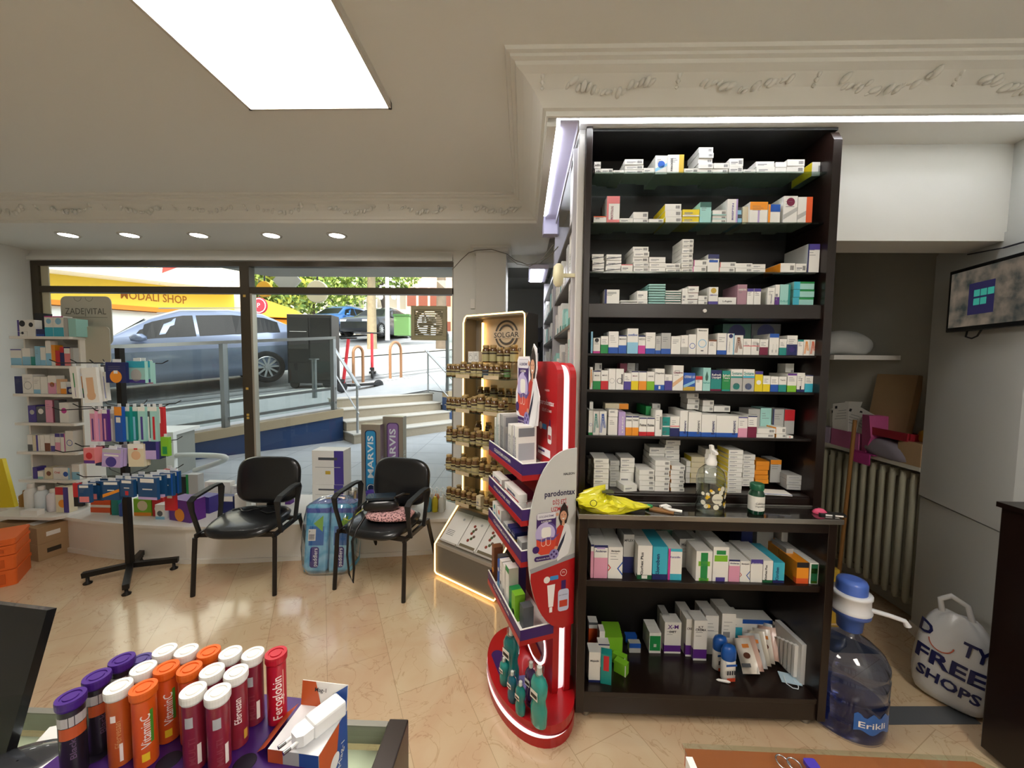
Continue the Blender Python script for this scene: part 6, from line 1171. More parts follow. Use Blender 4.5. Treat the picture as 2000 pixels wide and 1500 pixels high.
jar('wipe_tub', at(237, 1016, 'y', 2.97).x, 3.0, PZ, .035, .13, mat('#2e55a8', .4), mat('#2e6fc0', .4), 'blue plastic tub with a lid behind the black hook stand pole', 'tub')
p = at(300+1312/3.333, 985, 'y', 3.25); b = MB(); b.lathe([(.045, 0), (.046, .003), (.048, .185), (.044, .19), (.044, .03)], mat('#b9b9b4', .25, metal=.9), n=24); b.build('metal_cup', loc=(p.x, 3.2, PZ), label='open silver metal cup between the two chairs on the platform', cat='cup')
p = at(300+1412/3.333, 985, 'y', 3.25); b = MB(); b.lathe([(.038, 0), (.04, .003), (.042, .15), (.038, .155), (.038, .03)], mat('#4a3596', .35), n=24); b.build('purple_cup', loc=(p.x, 3.26, PZ), label='violet cup behind the arm of the chair holding the handbag', cat='cup')
def marvis(px0, px1, pyt, y, col, dk, lab):
    a = at(px0, 960, 'y', y); c = at(px1, 960, 'y', y); top = at(px0, pyt, 'y', y).z; w = c.x-a.x; h = top-.3
    t = thing('toothpaste_display_box', lab, 'box', ((a.x+c.x)/2, y, PZ), -3, 'giant silver toothpaste boxes'); SV = mat('#a9a49a', .28, metal=.7); m = mat(col, .35); d = mat(dk, .4)
    MB().box(-w/2, w/2, 0, .09, 0, h, SV).build('body', t, bev=.002)
    b = MB(); y0 = -.0006; b.poly(rrect(-w*.30, w*.30, h*.10, h*.93, w*.16), d, y=y0); b.poly(rrect(-w*.25, w*.25, h*.11, h*.92, w*.14), m, y=y0-.0006)
    b.text('MARVIS', w*.13, h*.33, w*.42, mat('#d9e4ea', .4), rot=90, y=y0-.0012, w=h*.53, bold=.02); b.disc(0, h*.20, w*.24, d, y=y0-.0012); b.ring(0, h*.20, w*.17, w*.21, mat('#d9e4ea', .4), y=y0-.0018)
    b.text('MARVIS', 0, 0, w*.3, mat('#d9e4ea', .4), rot=90, T=TR(w/2+.0003, .055, h*.25) @ RZ90, w=h*.35); b.build('print', t)
marvis(706, 744, 829, 3.36, '#2f8fc4', '#1c2d52', 'tall silver toothpaste box with a blue panel between the chairs'); marvis(748, 788, 814, 3.46, '#8b6fa6', '#4b3568', 'tall silver toothpaste box with a lilac panel behind the blue one')
for i in range(6):
    x = -.80+.055*(i % 3); y = 3.22+.07*(i//3)
    t = thing('pump_bottle', 'clear plastic bottle with %s and handle, clustered by the lit stand' % ('blue liquid', 'yellow liquid', 'front-row pale liquid', 'back-left pale liquid', 'orange liquid', 'back-right pale liquid')[i], 'bottle', (x, y, PZ), 0, 'clear handled bottles'); c = ('#6aa6cf', '#d9cf3a', '#dfe6e4', '#dfe6e4', '#dd8a5a', '#dfe6e4')[i]
    b = MB(); b.lathe([(.024, 0), (.026, .01), (.026, .10), (.012, .13)], mat(c, .2), n=14); b.build('body', t); b = MB(); b.tube([(-.014, 0, .13), (-.018, 0, .17), (0, 0, .19), (.018, 0, .17), (.014, 0, .13)], .004, mat('#e9ecec', .3), 6); b.build('handle', t)
# ================================================================ alcove: radiator and clutter
RAD = mat('#a9a793', .5)
rd = thing('radiator', 'old cream ribbed column radiator along the alcove wall', 'radiator', (2.42, 2.32, 0))
for i in range(11):
    y = .04+i*.068
    b = MB()
    for dx in (-.045, .0, .045): b.tube([(dx, y, .14), (dx*1.05, y, .17), (dx*1.05, y, .90), (dx, y, .94)], [.014, .018, .018, .014], RAD, 10)
    b.box(-.055, .055, y-.014, y+.014, .14, .18, RAD); b.box(-.055, .055, y-.014, y+.014, .90, .95, RAD); b.build('column', rd)
b = MB(); b.tube([(0, .02, .16), (0, .80, .16)], .016, RAD, 8); b.tube([(0, .02, .92), (0, .80, .92)], .016, RAD, 8); b.build('pipe', rd)
b = MB(); b.box(-.08, .07, -.02, .85, .975, 1.0, mat('#c8c6b8', .5)); b.build('shelf_board', rd)
ZR = 1.0005
b = MB(); b.box(2.06, 2.49, 2.62, 2.95, 1.635, 1.665, W); b.build('wall_shelf', label='short white wall shelf in the alcove beside the cabinet', cat='shelf')
b = MB(); blob(b, .36, .26, .17, mat('#c2c4c2', .5), pw=.8, seed=8, amp=.07, top=.7); b.build('plastic_bundle', loc=(2.24, 2.80, 1.666), label='rumpled pale plastic bag heaped on the white wall shelf', cat='bag', sub=1)
b = MB(); blob(b, .30, .22, .05, mat('#4a4b48', .6), pw=.8, seed=2, amp=.05); b.build('folded_cloth', loc=(2.27, 2.68, 1.24), label='dark folded cloth', cat='cloth') if 0 else None
b = MB(); b.box(-.02, .02, -.14, .14, 0, .38, KB); b.build('cardboard_sheet', loc=(2.44, 2.62, ZR+.16), rot=(0, math.radians(8), 0), label='brown cardboard sheet propped above the radiator', cat='cardboard')
b = MB(); b.box(-.06, .06, -.12, .12, 0, .12, mat('#c06a96', .5)); b.box(-.045, .045, -.105, .105, .118, .1205, mat('#5a3247', .7)); b.build('pink_tray_box', loc=(2.40, 2.84, ZR), label='pink open box holding papers on the radiator board', cat='box')
b = MB(); b.box(-.06, .06, -.045, .045, 0, .12, mat('#a99bb2', .5)); b.build('grey_tray_box', loc=(2.40, 3.02, ZR), label='grey lilac open box next to the pink paper box', cat='box')
for i, (y, z, a, t_) in enumerate([(2.90, .16, -12, 8), (2.84, .14, 6, 14), (2.78, .13, 18, 10), (2.88, .18, -4, 20), (2.96, .13, -20, 12), (2.76, .10, 28, 18)]):
    b = MB(); b.box(-.001, .001, -.07, .07, -.06, .16, W); 
    for k in range(4): b.box(-.0016, -.001, -.05, .02+.01*k, .10-.02*k, .104-.02*k, GREY)
    b.box(-.0018, -.001, .03, .05, .12, .14, INK); b.build('paper_sheet', loc=(2.355+.008*i, y, ZR+z), rot=(math.radians(a), math.radians(t_), 0), label='white printed sheet, %s in the fan of papers in the pink box' % ORD[i], cat='paper', group='papers in the pink box')
b = MB(); b.prism([(-.0, 0), (.04, 0), (.05, .26), (-.02, .26), (-.05, .12)], -.08, .08, mat('#b64f86', .5)); b.build('pink_folder', loc=(2.41, 2.64, ZR), rz=78, label='pink folder standing between the papers and the red tray', cat='folder')
b = MB(); b.slab(rrect(-.07, .07, -.15, .15, .03), .0, .012, mat('#8f1f2c', .45)); b.box(-.07, -.06, -.14, .14, .01, .05, mat('#8f1f2c', .45)); b.box(.06, .07, -.14, .14, .01, .05, mat('#8f1f2c', .45)); b.box(-.06, .06, -.15, -.14, .01, .05, mat('#8f1f2c', .45)); b.build('red_tray', loc=(2.40, 2.52, ZR+.13), rot=(0, math.radians(6), 0), label='dark red plastic tray on top of the clutter above the radiator', cat='tray')
b = MB(); blob(b, .13, .34, .12, mat('#8f8a96', .4), pw=.8, seed=12, amp=.08); b.build('plastic_bag', loc=(2.385, 2.53, ZR), label='crumpled grey plastic bag under the red tray', cat='bag')
b = MB(); b.slab([(-.09, -.1), (.07, -.12), (.08, .12), (-.07, .1)], 0, .006, mat('#b23c86', .5)); b.slab([(-.095, -.08), (-.088, -.08), (-.088, .06), (-.095, .06)], -.07, .004, mat('#b23c86', .5)); b.build('magenta_cloth', loc=(2.40, 2.67, ZR+.0005), label='magenta cloth hanging over the radiator board edge', cat='cloth')
b = MB(); b.box(-.06, .06, -.07, .07, 0, .14, KB); b.build('small_cardboard_box', loc=(2.40, 2.37, ZR+.0), label='small brown cardboard box at the near end of the radiator board', cat='cardboard box')
b = MB(); blob(b, .06, .07, .07, mat('#cf9a2a', .6), pw=.9, seed=4, amp=.06); b.build('yellow_sponge', loc=(2.42, 2.36, ZR+.141), label='yellow lump resting on the small brown cardboard box', cat='sponge')
b = MB(); b.tube([(0, 0, 0), (.03, -.02, 1.22)], .012, mat('#9a6c3a', .6), 8); b.build('wooden_stick', loc=(2.26, 2.72, .001), label='slim wooden stick leaning in front of the radiator', cat='stick')
b = MB(); b.box(-.1, .1, -.05, .05, 0, .34, mat('#c9a53a', .6)); b.build('yellow_bucket_box', loc=(1.86, 2.4, 0), label='yellow container low behind the water bottle', cat='container')
# ---- wall monitor
a = at(1843, 533, 'x', 2.30); 
e0 = Vector((2.345, 2.30)); e1 = Vector((2.225, 1.86)); d = (e1-e0).normalized(); ang = math.degrees(math.atan2(d.y, d.x))
# ray / wall intersection
def onwall(px, py, off=.0):
    q0 = Vector((e0.x, e0.y, 0)); nn = Vector((-d.y, d.x, 0)); nn = -nn if nn.x > 0 else nn; r = (px-1000)/FPX*R_-(py-750)/FPX*U_+_F; oo = Vector((0, 0, H)); return oo+r*(((q0+nn*off-oo).dot(nn))/r.dot(nn))
P0 = onwall(1846, 534, .06); P1 = onwall(1846, 650, .06); P2 = onwall(1998, 650, .06)
wd = Vector((P2.x-P1.x, P2.y-P1.y)).length+.02; ht = P0.z-P1.z
t = thing('wall_monitor', 'black-framed screen mounted high on the pale wall panel, showing teal tiles', 'monitor', (P1.x, P1.y, P1.z), ang)
MB().box(0, wd, 0, .035, 0, ht, mat('#111214', .35)).build('housing', t, bev=.004)
def scr():
    m = bpy.data.materials.new('screen_photo'); m.use_nodes = True; nt = m.node_tree; bb = nt.nodes['Principled BSDF']; tc = nt.nodes.new('ShaderNodeTexCoord'); n = nt.nodes.new('ShaderNodeTexNoise'); n.inputs['Scale'].default_value = 14; n.inputs['Detail'].default_value = 6
    r = nt.nodes.new('ShaderNodeValToRGB'); e = r.color_ramp.elements; e[0].position = .35; e[0].color = lin('#2c3230'); e[1].position = .65; e[1].color = lin('#6f6356'); nt.links.new(tc.outputs['Object'], n.inputs[0]); nt.links.new(n.outputs['Fac'], r.inputs[0]); nt.links.new(r.outputs[0], bb.inputs['Emission Color']); bb.inputs['Emission Strength'].default_value = .55; bb.inputs['Base Color'].default_value = (.01, .01, .01, 1); bb.inputs['Roughness'].default_value = .2; return m
b = MB(); b.dec(.018, wd-.018, .022, ht-.018, scr(), y=-.001); b.poly([(wd*.30, ht*.24), (wd*.62, ht*.24), (wd*.62, ht*.72), (wd*.30, ht*.72)], mat('#23203f', .4, emit=.5), y=-.0016)
for i, (x, z) in enumerate([(.37, .56), (.455, .56), (.54, .56), (.37, .43), (.455, .43)]): b.dec(wd*x, wd*(x+.075), ht*(z-.05), ht*(z+.05), mat('#2f7f70', .4, emit=.6), y=-.0022)
b.build('screen', t)
b = MB(); b.tube([(wd*.28, .01, .005), (wd*.30, .0, -.03), (wd*.38, 0, -.04), (wd*.45, 0, -.03), (wd*.47, .01, .005)], .004, BLK, 6); b.build('cable', t)
b = MB(); b.tube([tuple(onwall(1960, 484, .012)), tuple(onwall(1995, 474, .012)), tuple(onwall(2100, 450, .012))], .004, INK, 6); b.tube([tuple(onwall(1890, 497, .012)), tuple(onwall(1960, 484, .012))], .003, INK, 6); b.build('cable', label='thin black cable running along the wall above the screen', cat='cable')
# ---- water bottle with hand pump
BL = pane_mat('#c6d2f0', 1.8, 'blue_polycarbonate')
JX, JY = 1.475, 1.70
t = thing('water_jug', 'large blue see-through water bottle with a white and blue hand pump', 'water bottle', (JX, JY, 0)); t.scale = (1.08, 1.08, .91)
b = MB(); b.lathe([(.11, .012), (.128, 0), (.134, .02), (.134, .09), (.128, .10), (.134, .115), (.134, .19), (.128, .20), (.134, .215), (.134, .285), (.128, .295), (.134, .31), (.132, .335), (.115, .375), (.075, .415), (.045, .435), (.032, .45), (.030, .49)], BL, n=40, cap=False); b.lathe([(.001, .012), (.11, .012)], BL, n=40, cap=False); b.build('bottle', t)
b = MB(); b.lathe([(.001, .006), (.127, .006), (.131, .05), (.131, .12)], pane_mat('#cfd9f4', .6, 'water'), n=36, cap=False); b.lathe([(.001, .12), (.131, .12)], pane_mat('#d4ddf4', .8, 'water_top'), n=36, cap=False); b.build('water', t)
PB = mat('#4f6fc4', .3, coat=.3); PW = mat('#dfe0e2', .3)
b = MB(); b.lathe([(.038, .465), (.042, .47), (.046, .53), (.066, .545), (.068, .565)], PB, n=30); b.build('pump_collar', t)
b = MB(); b.lathe([(.068, .565), (.07, .572), (.064, .58), (.064, .635), (.068, .64), (.068, .652), (.058, .655)], PW, n=30); b.build('pump_body', t)
b = MB(); b.lathe([(.052, .65), (.052, .70), (.047, .712), (.03, .718)], PB, n=30); b.build('pump_button', t)
b = MB(); b.tube([(.06, -.02, .575), (.12, -.04, .565), (.165, -.055, .553), (.175, -.06, .53)], [.011, .010, .010, .012], PW, 10); b.build('spout', t)
b = MB(); R0 = .1355; n = 14; v = []
for i in range(n+1):
    a = math.radians(-118+i*62/n)
    for z in (.075+.01*math.sin(i*.8), .155+.012*math.sin(i*1.3)): v.append((R0*math.cos(a), R0*math.sin(a), z))
b.add(v, [(2*i, 2*i+2, 2*i+3, 2*i+1) for i in range(n)], mat('#2d63b0', .3))
vs_, fs_, tw_ = text_geo('Erikli', .01); k = .10/tw_; out = []
for x, z in vs_: a = math.radians(-112)+x*k/R0; out.append(((R0+.0008)*math.cos(a), (R0+.0008)*math.sin(a), .098+z*.040))
b.add(out, fs_, W); b.build('label', t)
# ---- white carrier bag against the right wall
t = thing('carrier_bag', 'white plastic carrier bag printed with large navy letters by the right wall', 'bag', (2.045, 1.80, 0), -58); t.scale = (.86, .8, .93)
b = MB(); v = []; n = 40; prf = [(.80, 0), (1.0, .05), (1.04, .16), (.98, .28), (.88, .38), (.62, .45), (.34, .475)]; rn2 = random.Random(9)
for r, z in prf:
    for i in range(n):
        a = 2*PI*i/n; q = r*(1+.03*math.sin(a*7+z*20)+rn2.uniform(-.015, .015)); ca, sa = math.cos(a), math.sin(a); v.append((math.copysign(abs(ca)**.7, ca)*.15*q+.02*z, math.copysign(abs(sa)**.7, sa)*(.085 if z < .4 else .03)*q, z+.012*math.sin(a*3)*(z > .3)))
PLB = mat('#cfd0cf', .35, coat=.2, bump=.25, nscale=22); k = len(prf)
b.add(v, [(j*n+i, j*n+(i+1) % n, (j+1)*n+(i+1) % n, (j+1)*n+i) for j in range(k-1) for i in range(n)]+[tuple(range(n-1, -1, -1)), tuple(range((k-1)*n, k*n))], PLB, None, True); b.build('bag_body', t, sub=1)
b = MB(); b.tube([(-.05, 0, .46), (-.06, 0, .52), (-.02, 0, .555), (.04, 0, .53), (.06, 0, .46)], .014, PLB, 8, flat=.5); b.build('handle', t)
b = MB(); NV_ = mat('#1e2250', .4)
b0 = len(b.v); b.text('TY', .04, .315, .095, NV_, y=-.098, rot=-8, bold=.03, w=.10); b.text('D', -.125, .345, .085, NV_, y=-.085, rot=-6, bold=.03); b.text('FREE', -.13, .21, .10, NV_, y=-.101, rot=-6, bold=.03, w=.26); b.text('SHOPS', -.12, .125, .075, NV_, y=-.100, rot=-8, bold=.03, w=.24)
b.ring(-.03, .33, .045, .05, mat('#b8563a', .4), y=-.098, a0=180, a1=350)
for i, (x, y, z) in enumerate(b.v):
    zs_ = [p[1] for p in prf]; k = max(j for j in range(len(prf)-1) if prf[j][1] <= max(z, 0)); (ra, za), (rb, zb_) = prf[k], prf[k+1]; q = ra+(rb-ra)*min(1, (max(z, 0)-za)/(zb_-za)); c = min(.97, (abs(x-.02*z)/(.15*q))**(1/.7)); b.v[i] = (x, -.085*q*math.sqrt(1-c*c)**.7-.006, z)
b.build('print', t)
# ---- tall dark cabinet at the right edge
t = thing('dark_side_cabinet', 'dark brown cabinet at the right edge with a few packs showing', 'cabinet', (1.915, 1.56, 0), 0)
b = MB(); b.slab([(.0, .0), (.0, -.9), (.27, -.9), (.27, .08), (.12, .06)], .03, 1.04, DK); b.build('body', t, bev=.003)
b = MB(); b.slab([(-.01, .01), (-.01, -.9), (.27, -.9), (.27, .01)], 1.04, 1.06, DK); b.build('top', t)
# ================================================================ on the cabinet counter
ZK = .9575
b = MB(); rn3 = random.Random(5); v = []; n = 36; YB = mat('#cfc81c', .35, coat=.3)
for j in range(9):
    f_ = j/8; r = (.92, 1.0, 1.02, .97, .86, .70, .5, .28, .02)[j]
    for i in range(n):
        a = 2*PI*i/n; q = r*(1+rn3.uniform(-.10, .10)*(j > 0)+.08*math.sin(a*3+j)); tip = 1.0+.35*max(0, math.cos(a))**6
        v.append((.125*q*math.cos(a)*tip, .07*q*math.sin(a), .085*(f_**.8)*(1+.25*math.sin(a*2+1.5))*(1-.45*max(0, math.cos(a)))+rn3.uniform(-.006, .006)*(j > 0)))
b.add(v, [(j*n+i, j*n+(i+1) % n, (j+1)*n+(i+1) % n, (j+1)*n+i) for j in range(8) for i in range(n)]+[tuple(range(n-1, -1, -1))], YB)
b.ring(.0, .0, .012, .015, mat('#3c3f18', .5), T=TR(-.06, -.066, .045)); b.box(-.02, .03, -.035, .01, .08, .082, mat('#4c5030', .5))
pY = at(1178, 985, 'z', ZK); b.build('yellow_bag', loc=(pY.x, 1.668, ZK), rz=-4, label='crumpled bright yellow plastic bag on the left of the cabinet counter', cat='bag')
t = thing('soap_bottle', 'clear pump bottle with white and yellow floral print on the counter', 'bottle', (at(1376, 990, 'z', ZK).x, 1.665, ZK))
b = MB(); b.lathe([(.052, 0), (.058, .006), (.058, .15), (.05, .18), (.03, .20), (.02, .205)], CLEAR, n=32); b.build('body', t)
b = MB(); b.lathe([(.0535, .006), (.0535, .135)], CLEAR, n=32); b.build('liquid', t)
b = MB(); rn2 = random.Random(4); LB = mat('#d9d7c4', .5)
for i in range(26):
    a = math.radians(-150+rn2.random()*120); z = .03+rn2.random()*.095; T = TR(.0588*math.cos(a), .0588*math.sin(a), z) @ RZ(math.degrees(a)+90)
    b.disc(0, 0, rn2.uniform(.006, .012), LB if i % 3 else mat('#d8b02a', .5), y=-.0002*(i % 4), T=T, n=9)
b.disc(0, 0, .022, LB, y=0, T=TR(0, -.0605, .075), n=20); b.text('Gardenia', 0, 0, .011, INK, T=TR(0, -.0612, .072), mid=True); b.build('label', t)
b = MB(); b.lathe([(.021, .205), (.022, .22), (.014, .235), (.012, .25)], W, n=18); b.lathe([(.005, .25), (.005, .265)], W, n=10); b.bar((.0, .0, .268), (.0, -.04, .262), .013, .010, W); b.bar((0, 0, .262), (-.004, 0, .29), .012, .02, W); b.build('pump', t)
t = thing('vitamin_bottle', 'small green bottle with a white label and green cap on the counter', 'bottle', (at(1461, 992, 'z', ZK).x, 1.655, ZK))
GB = mat('#12402c', .12, coat=.5); b = MB(); b.lathe([(.028, 0), (.031, .005), (.031, .085), (.024, .10), (.022, .105)], GB, n=24); b.build('body', t); b = MB(); b.lathe([(.0315, .018), (.0315, .08)], mat('#e2e0d8', .5), n=24, cap=False); b.text('Calcium', 0, .052, .013, INK, y=-.0322, mid=True); b.text('Magnesium', 0, .040, .010, INK, y=-.0322, mid=True); b.build('label', t); b = MB(); b.lathe([(.026, .104), (.027, .107), (.027, .128), (.024, .131)], mat('#1c5a3e', .35), n=24); b.build('cap', t)
t = thing('keys_and_cable', 'white cable ends and a wooden-coloured tag lying on the counter', 'cable', (at(1288, 993, 'z', ZK).x, 1.655, ZK))
b = MB(); b.box(-.05, .05, -.02, .02, 0, .006, mat('#8a6238', .5), T=RZ(-24)); b.build('wooden_tag', t); b = MB(); b.tube([(.0, .02, .012), (.03, .03, .014), (.04, .01, .014), (.01, .0, .013), (.03, -.015, .012), (.075, -.03, .010)], .0065, W, 8); b.build('white_cable', t); b = MB(); b.lathe([(.016, .006), (.016, .012)], mat('#1f8a4a', .5), (-.045, .03, 0), 12); b.build('green_cap', t)
b = MB(); b.box(-.04, .04, -.012, .012, 0, .012, mat('#2b2a22', .5)); b.build('small_dark_case', loc=(at(1236, 994, 'z', ZK).x, 1.64, ZK), label='flat dark case on the counter in front of the yellow bag', cat='case')
b = MB(); b.slab(rrect(-.05, .05, -.018, .018, .008), 0, .008, mat('#1a1a1a', .5)); b.dec(-.03, -.005, .001, .007, W, y=-.0185); b.dec(.005, .035, .001, .007, W, y=-.0185); b.build('black_holder', loc=(at(1602, 995, 'z', ZK).x, 1.65, ZK), rz=-12, label='flat black holder with white labels at the right end of the counter', cat='holder')
b = MB(); b.lathe([(.014, 0), (.016, .006), (.010, .018), (.004, .022)], mat('#c9476a', .5), (-.0, 0, 0), 12, sx=1.8); b.build('pink_sharpener', loc=(at(1572, 988, 'z', ZK).x, 1.665, ZK), rz=-15, label='small pink and orange plastic piece beside the black holder', cat='clip')
# things on the cabinet floor that are not cartons
def rollon(px, pyb, lab):
    q = at(px, pyb, 'z', .1405); t = thing('rollon_bottle', lab, 'bottle', q, 6, 'blue-capped roll-on bottles')
    b = MB(); b.lathe([(.026, 0), (.030, .004), (.030, .085), (.028, .095)], W, n=24, sx=1.1, sy=.8); b.build('body', t); b = MB(); b.lathe([(.029, .0955), (.031, .10), (.031, .135), (.024, .155), (.012, .16)], mat('#1c56a8', .3), n=24, sx=1.1, sy=.8); b.build('cap', t)
    b = MB(); b.dec(-.02, .02, .003, .02, mat('#c94a2c', .5), T=TR(0, -.0248, 0)); b.dec(-.026, .026, .075, .085, mat('#1c56a8', .4), T=TR(0, -.0248, 0))
    for i in range(4): b.dec(-.02+.011*i, -.014+.011*i, .035, .055, INK, T=TR(0, -.025, 0))
    b.build('label', t)
rollon(1130+1098/3.774, 1140+695/3.774, 'blue-capped white roll-on bottle nearest the front of the cabinet floor'); rollon(1130+1035/3.774, 1140+620/3.774, 'blue-capped white roll-on bottle just behind the front one')
rn2 = random.Random(6)
for i in range(9):
    p = at(1130+(1300+28*i)/3.774, 1140+(745-22*i)/3.774, 'z', .1405); m = mat(['#d9d2c6', '#d8b7a8', '#cfd3d4', '#d6cfc0'][i % 4], .3, coat=.3)
    b = MB(); w, h = .075, .14; v = []
    for a in range(7):
        for c in range(5): v.append((-w/2+w*a/6, .006*math.sin(a*1.1+c*.9+i)+(.006 if 0 < a < 6 and 0 < c < 4 else 0), h*c/4))
    for a in range(7):
        for c in range(5): v.append((-w/2+w*a/6, .006*math.sin(a*1.1+c*.9+i)-(.006 if 0 < a < 6 and 0 < c < 4 else 0), h*c/4))
    b.add(v, [(a*5+c, a*5+c+1, (a+1)*5+c+1, (a+1)*5+c) for a in range(6) for c in range(4)]+[(35+a*5+c, 35+(a+1)*5+c, 35+(a+1)*5+c+1, 35+a*5+c+1) for a in range(6) for c in range(4)], m, None, True)
    if i % 2 == 0: b.disc(.01, .07, .012, mat('#5a2f1c', .5), y=-.0165, sx=1.3); b.dec(-.025, .015, .025, .04, mat('#55585c', .5), y=-.0165); b.dec(.0, .03, .1, .115, mat('#d9863c', .5), y=-.0165)
    b.build('foil_packet', loc=(p.x, p.y+.03+.0*i, .166), rot=(math.radians(-22-rn2.uniform(0, 10)), math.radians(-28+3*i), math.radians(-38)), label='crinkled pale packet, %s from the front of the leaning packet row' % ORD[i], cat='packet', group='leaning packets on the cabinet floor')
b = MB(); b.box(-.012, .012, -.0, .17, 0, .19, mat('#cfd0cf', .3)); 
for i in range(6): b.box(-.028, -.012, .02+.025*i, .034+.025*i, .02, .17-.01*i, mat('#dcdcd8', .4))
p = at(1130+1720/3.774, 1140+775/3.774, 'z', .1405); b.build('dispenser_case', loc=(p.x-.028, p.y+.02, .1408), rz=4, label='narrow white plastic case with tabs against the right side of the cabinet', cat='case')
b = MB(); blob(b, .07, .06, .22, mat('#8d8f90', .35), pw=.8, seed=33, amp=.06, top=.5); p = at(1130+1470/3.774, 1140+470/3.774, 'z', .1405); b.build('grey_plastic_bag', loc=(p.x, p.y, .1408), label='upright grey plastic bag at the back of the cabinet floor', cat='bag')
b = MB(); p = at(1130+1590/3.774, 1140+745/3.774, 'z', .142); b.tube([(-.03, .03, .02), (-.035, .0, .006), (-.02, -.02, .003), (.0, -.025, .003), (.012, -.01, .003), (.01, .02, .01)], .0018, mat('#dfe9ee', .5), 6); b.slab([(-.05, .01), (.03, -.01), (.04, .05), (-.03, .07)], .004, .008, mat('#b9d3e2', .6)); b.build('face_mask', loc=(p.x, p.y, .1405), label='pale blue face mask with a white ear loop on the cabinet floor', cat='mask')
b = MB(); b.lathe([(.001, 0), (.006, .01), (.006, .05), (.002, .06)], W, n=8, T=RY(90)); p = at(1130+1010/3.774, 1140+700/3.774, 'z', .147); b.build('white_tube', loc=(p.x, p.y-.005, .147), rz=-12, label='tiny white tube lying before the roll-on bottles', cat='tube')
# ================================================================ near counter with vitamin tubes
CT = 1.0
t = thing('glass_counter', 'glass-topped shop counter with a dark end frame at the lower left', 'counter', (-.65, .35, 0))
o = Vector((-.65, .35, 0)); Tq = Matrix.Translation(-o); FRMD = mat('#2a211b', .3, metal=.3)
b = MB(); b.T = Tq; b.box(-1.3, -.215, .12, .595, .992, 1.0, pane_mat('#f2f7f0', 1.4, 'counter_glass')); b.build('glass_top', t)
b = MB(); b.T = Tq; b.box(-1.3, -.216, .588, .598, .97, 1.001, mat('#8d8c82', .25, metal=.4)); b.build('front_edge', t)
b = MB(); b.T = Tq; b.box(-.215, -.183, .10, .60, .06, 1.004, FRMD); b.build('end_frame', t, bev=.002)
b = MB(); b.T = Tq; b.box(-1.3, -.216, .12, .585, .955, .962, mat('#efece0', .4)); b.build('inner_shelf', t)
b = MB(); b.T = Tq; b.box(-1.3, -.216, .585, .59, .06, .968, pane_mat('#f2f7f0', 1.2, 'counter_front')); b.build('front_glass', t)
b = MB(); b.T = Tq; b.box(-1.3, -.19, .12, .585, .0, .06, FRMD); b.build('base', t)
PU2 = mat('#3f1a66', .35, coat=.2)
t = thing('tube_rack', 'purple rack with round holes holding effervescent vitamin tubes', 'rack', (-.42, .47, CT+.0005), 0)
ZT = 1.072; hx = .033
b = MB(); b.slab([(-.20, -.12), (.145, -.12), (.145, .085), (-.03, .098), (-.115, .06), (-.19, -.01)], 0, .071, PU2); b.build('body', t, bev=.002)
for px, py in ((560, 1445), (478, 1490), (330, 1485), (190, 1472)):
    q = at(px, py, 'z', ZT+.0006); MB().lathe([(.0135, 0), (.0125, .0004)], mat('#12061f', .7), (q.x+.42, q.y-.47, .0715), 20).build('empty_hole', t)
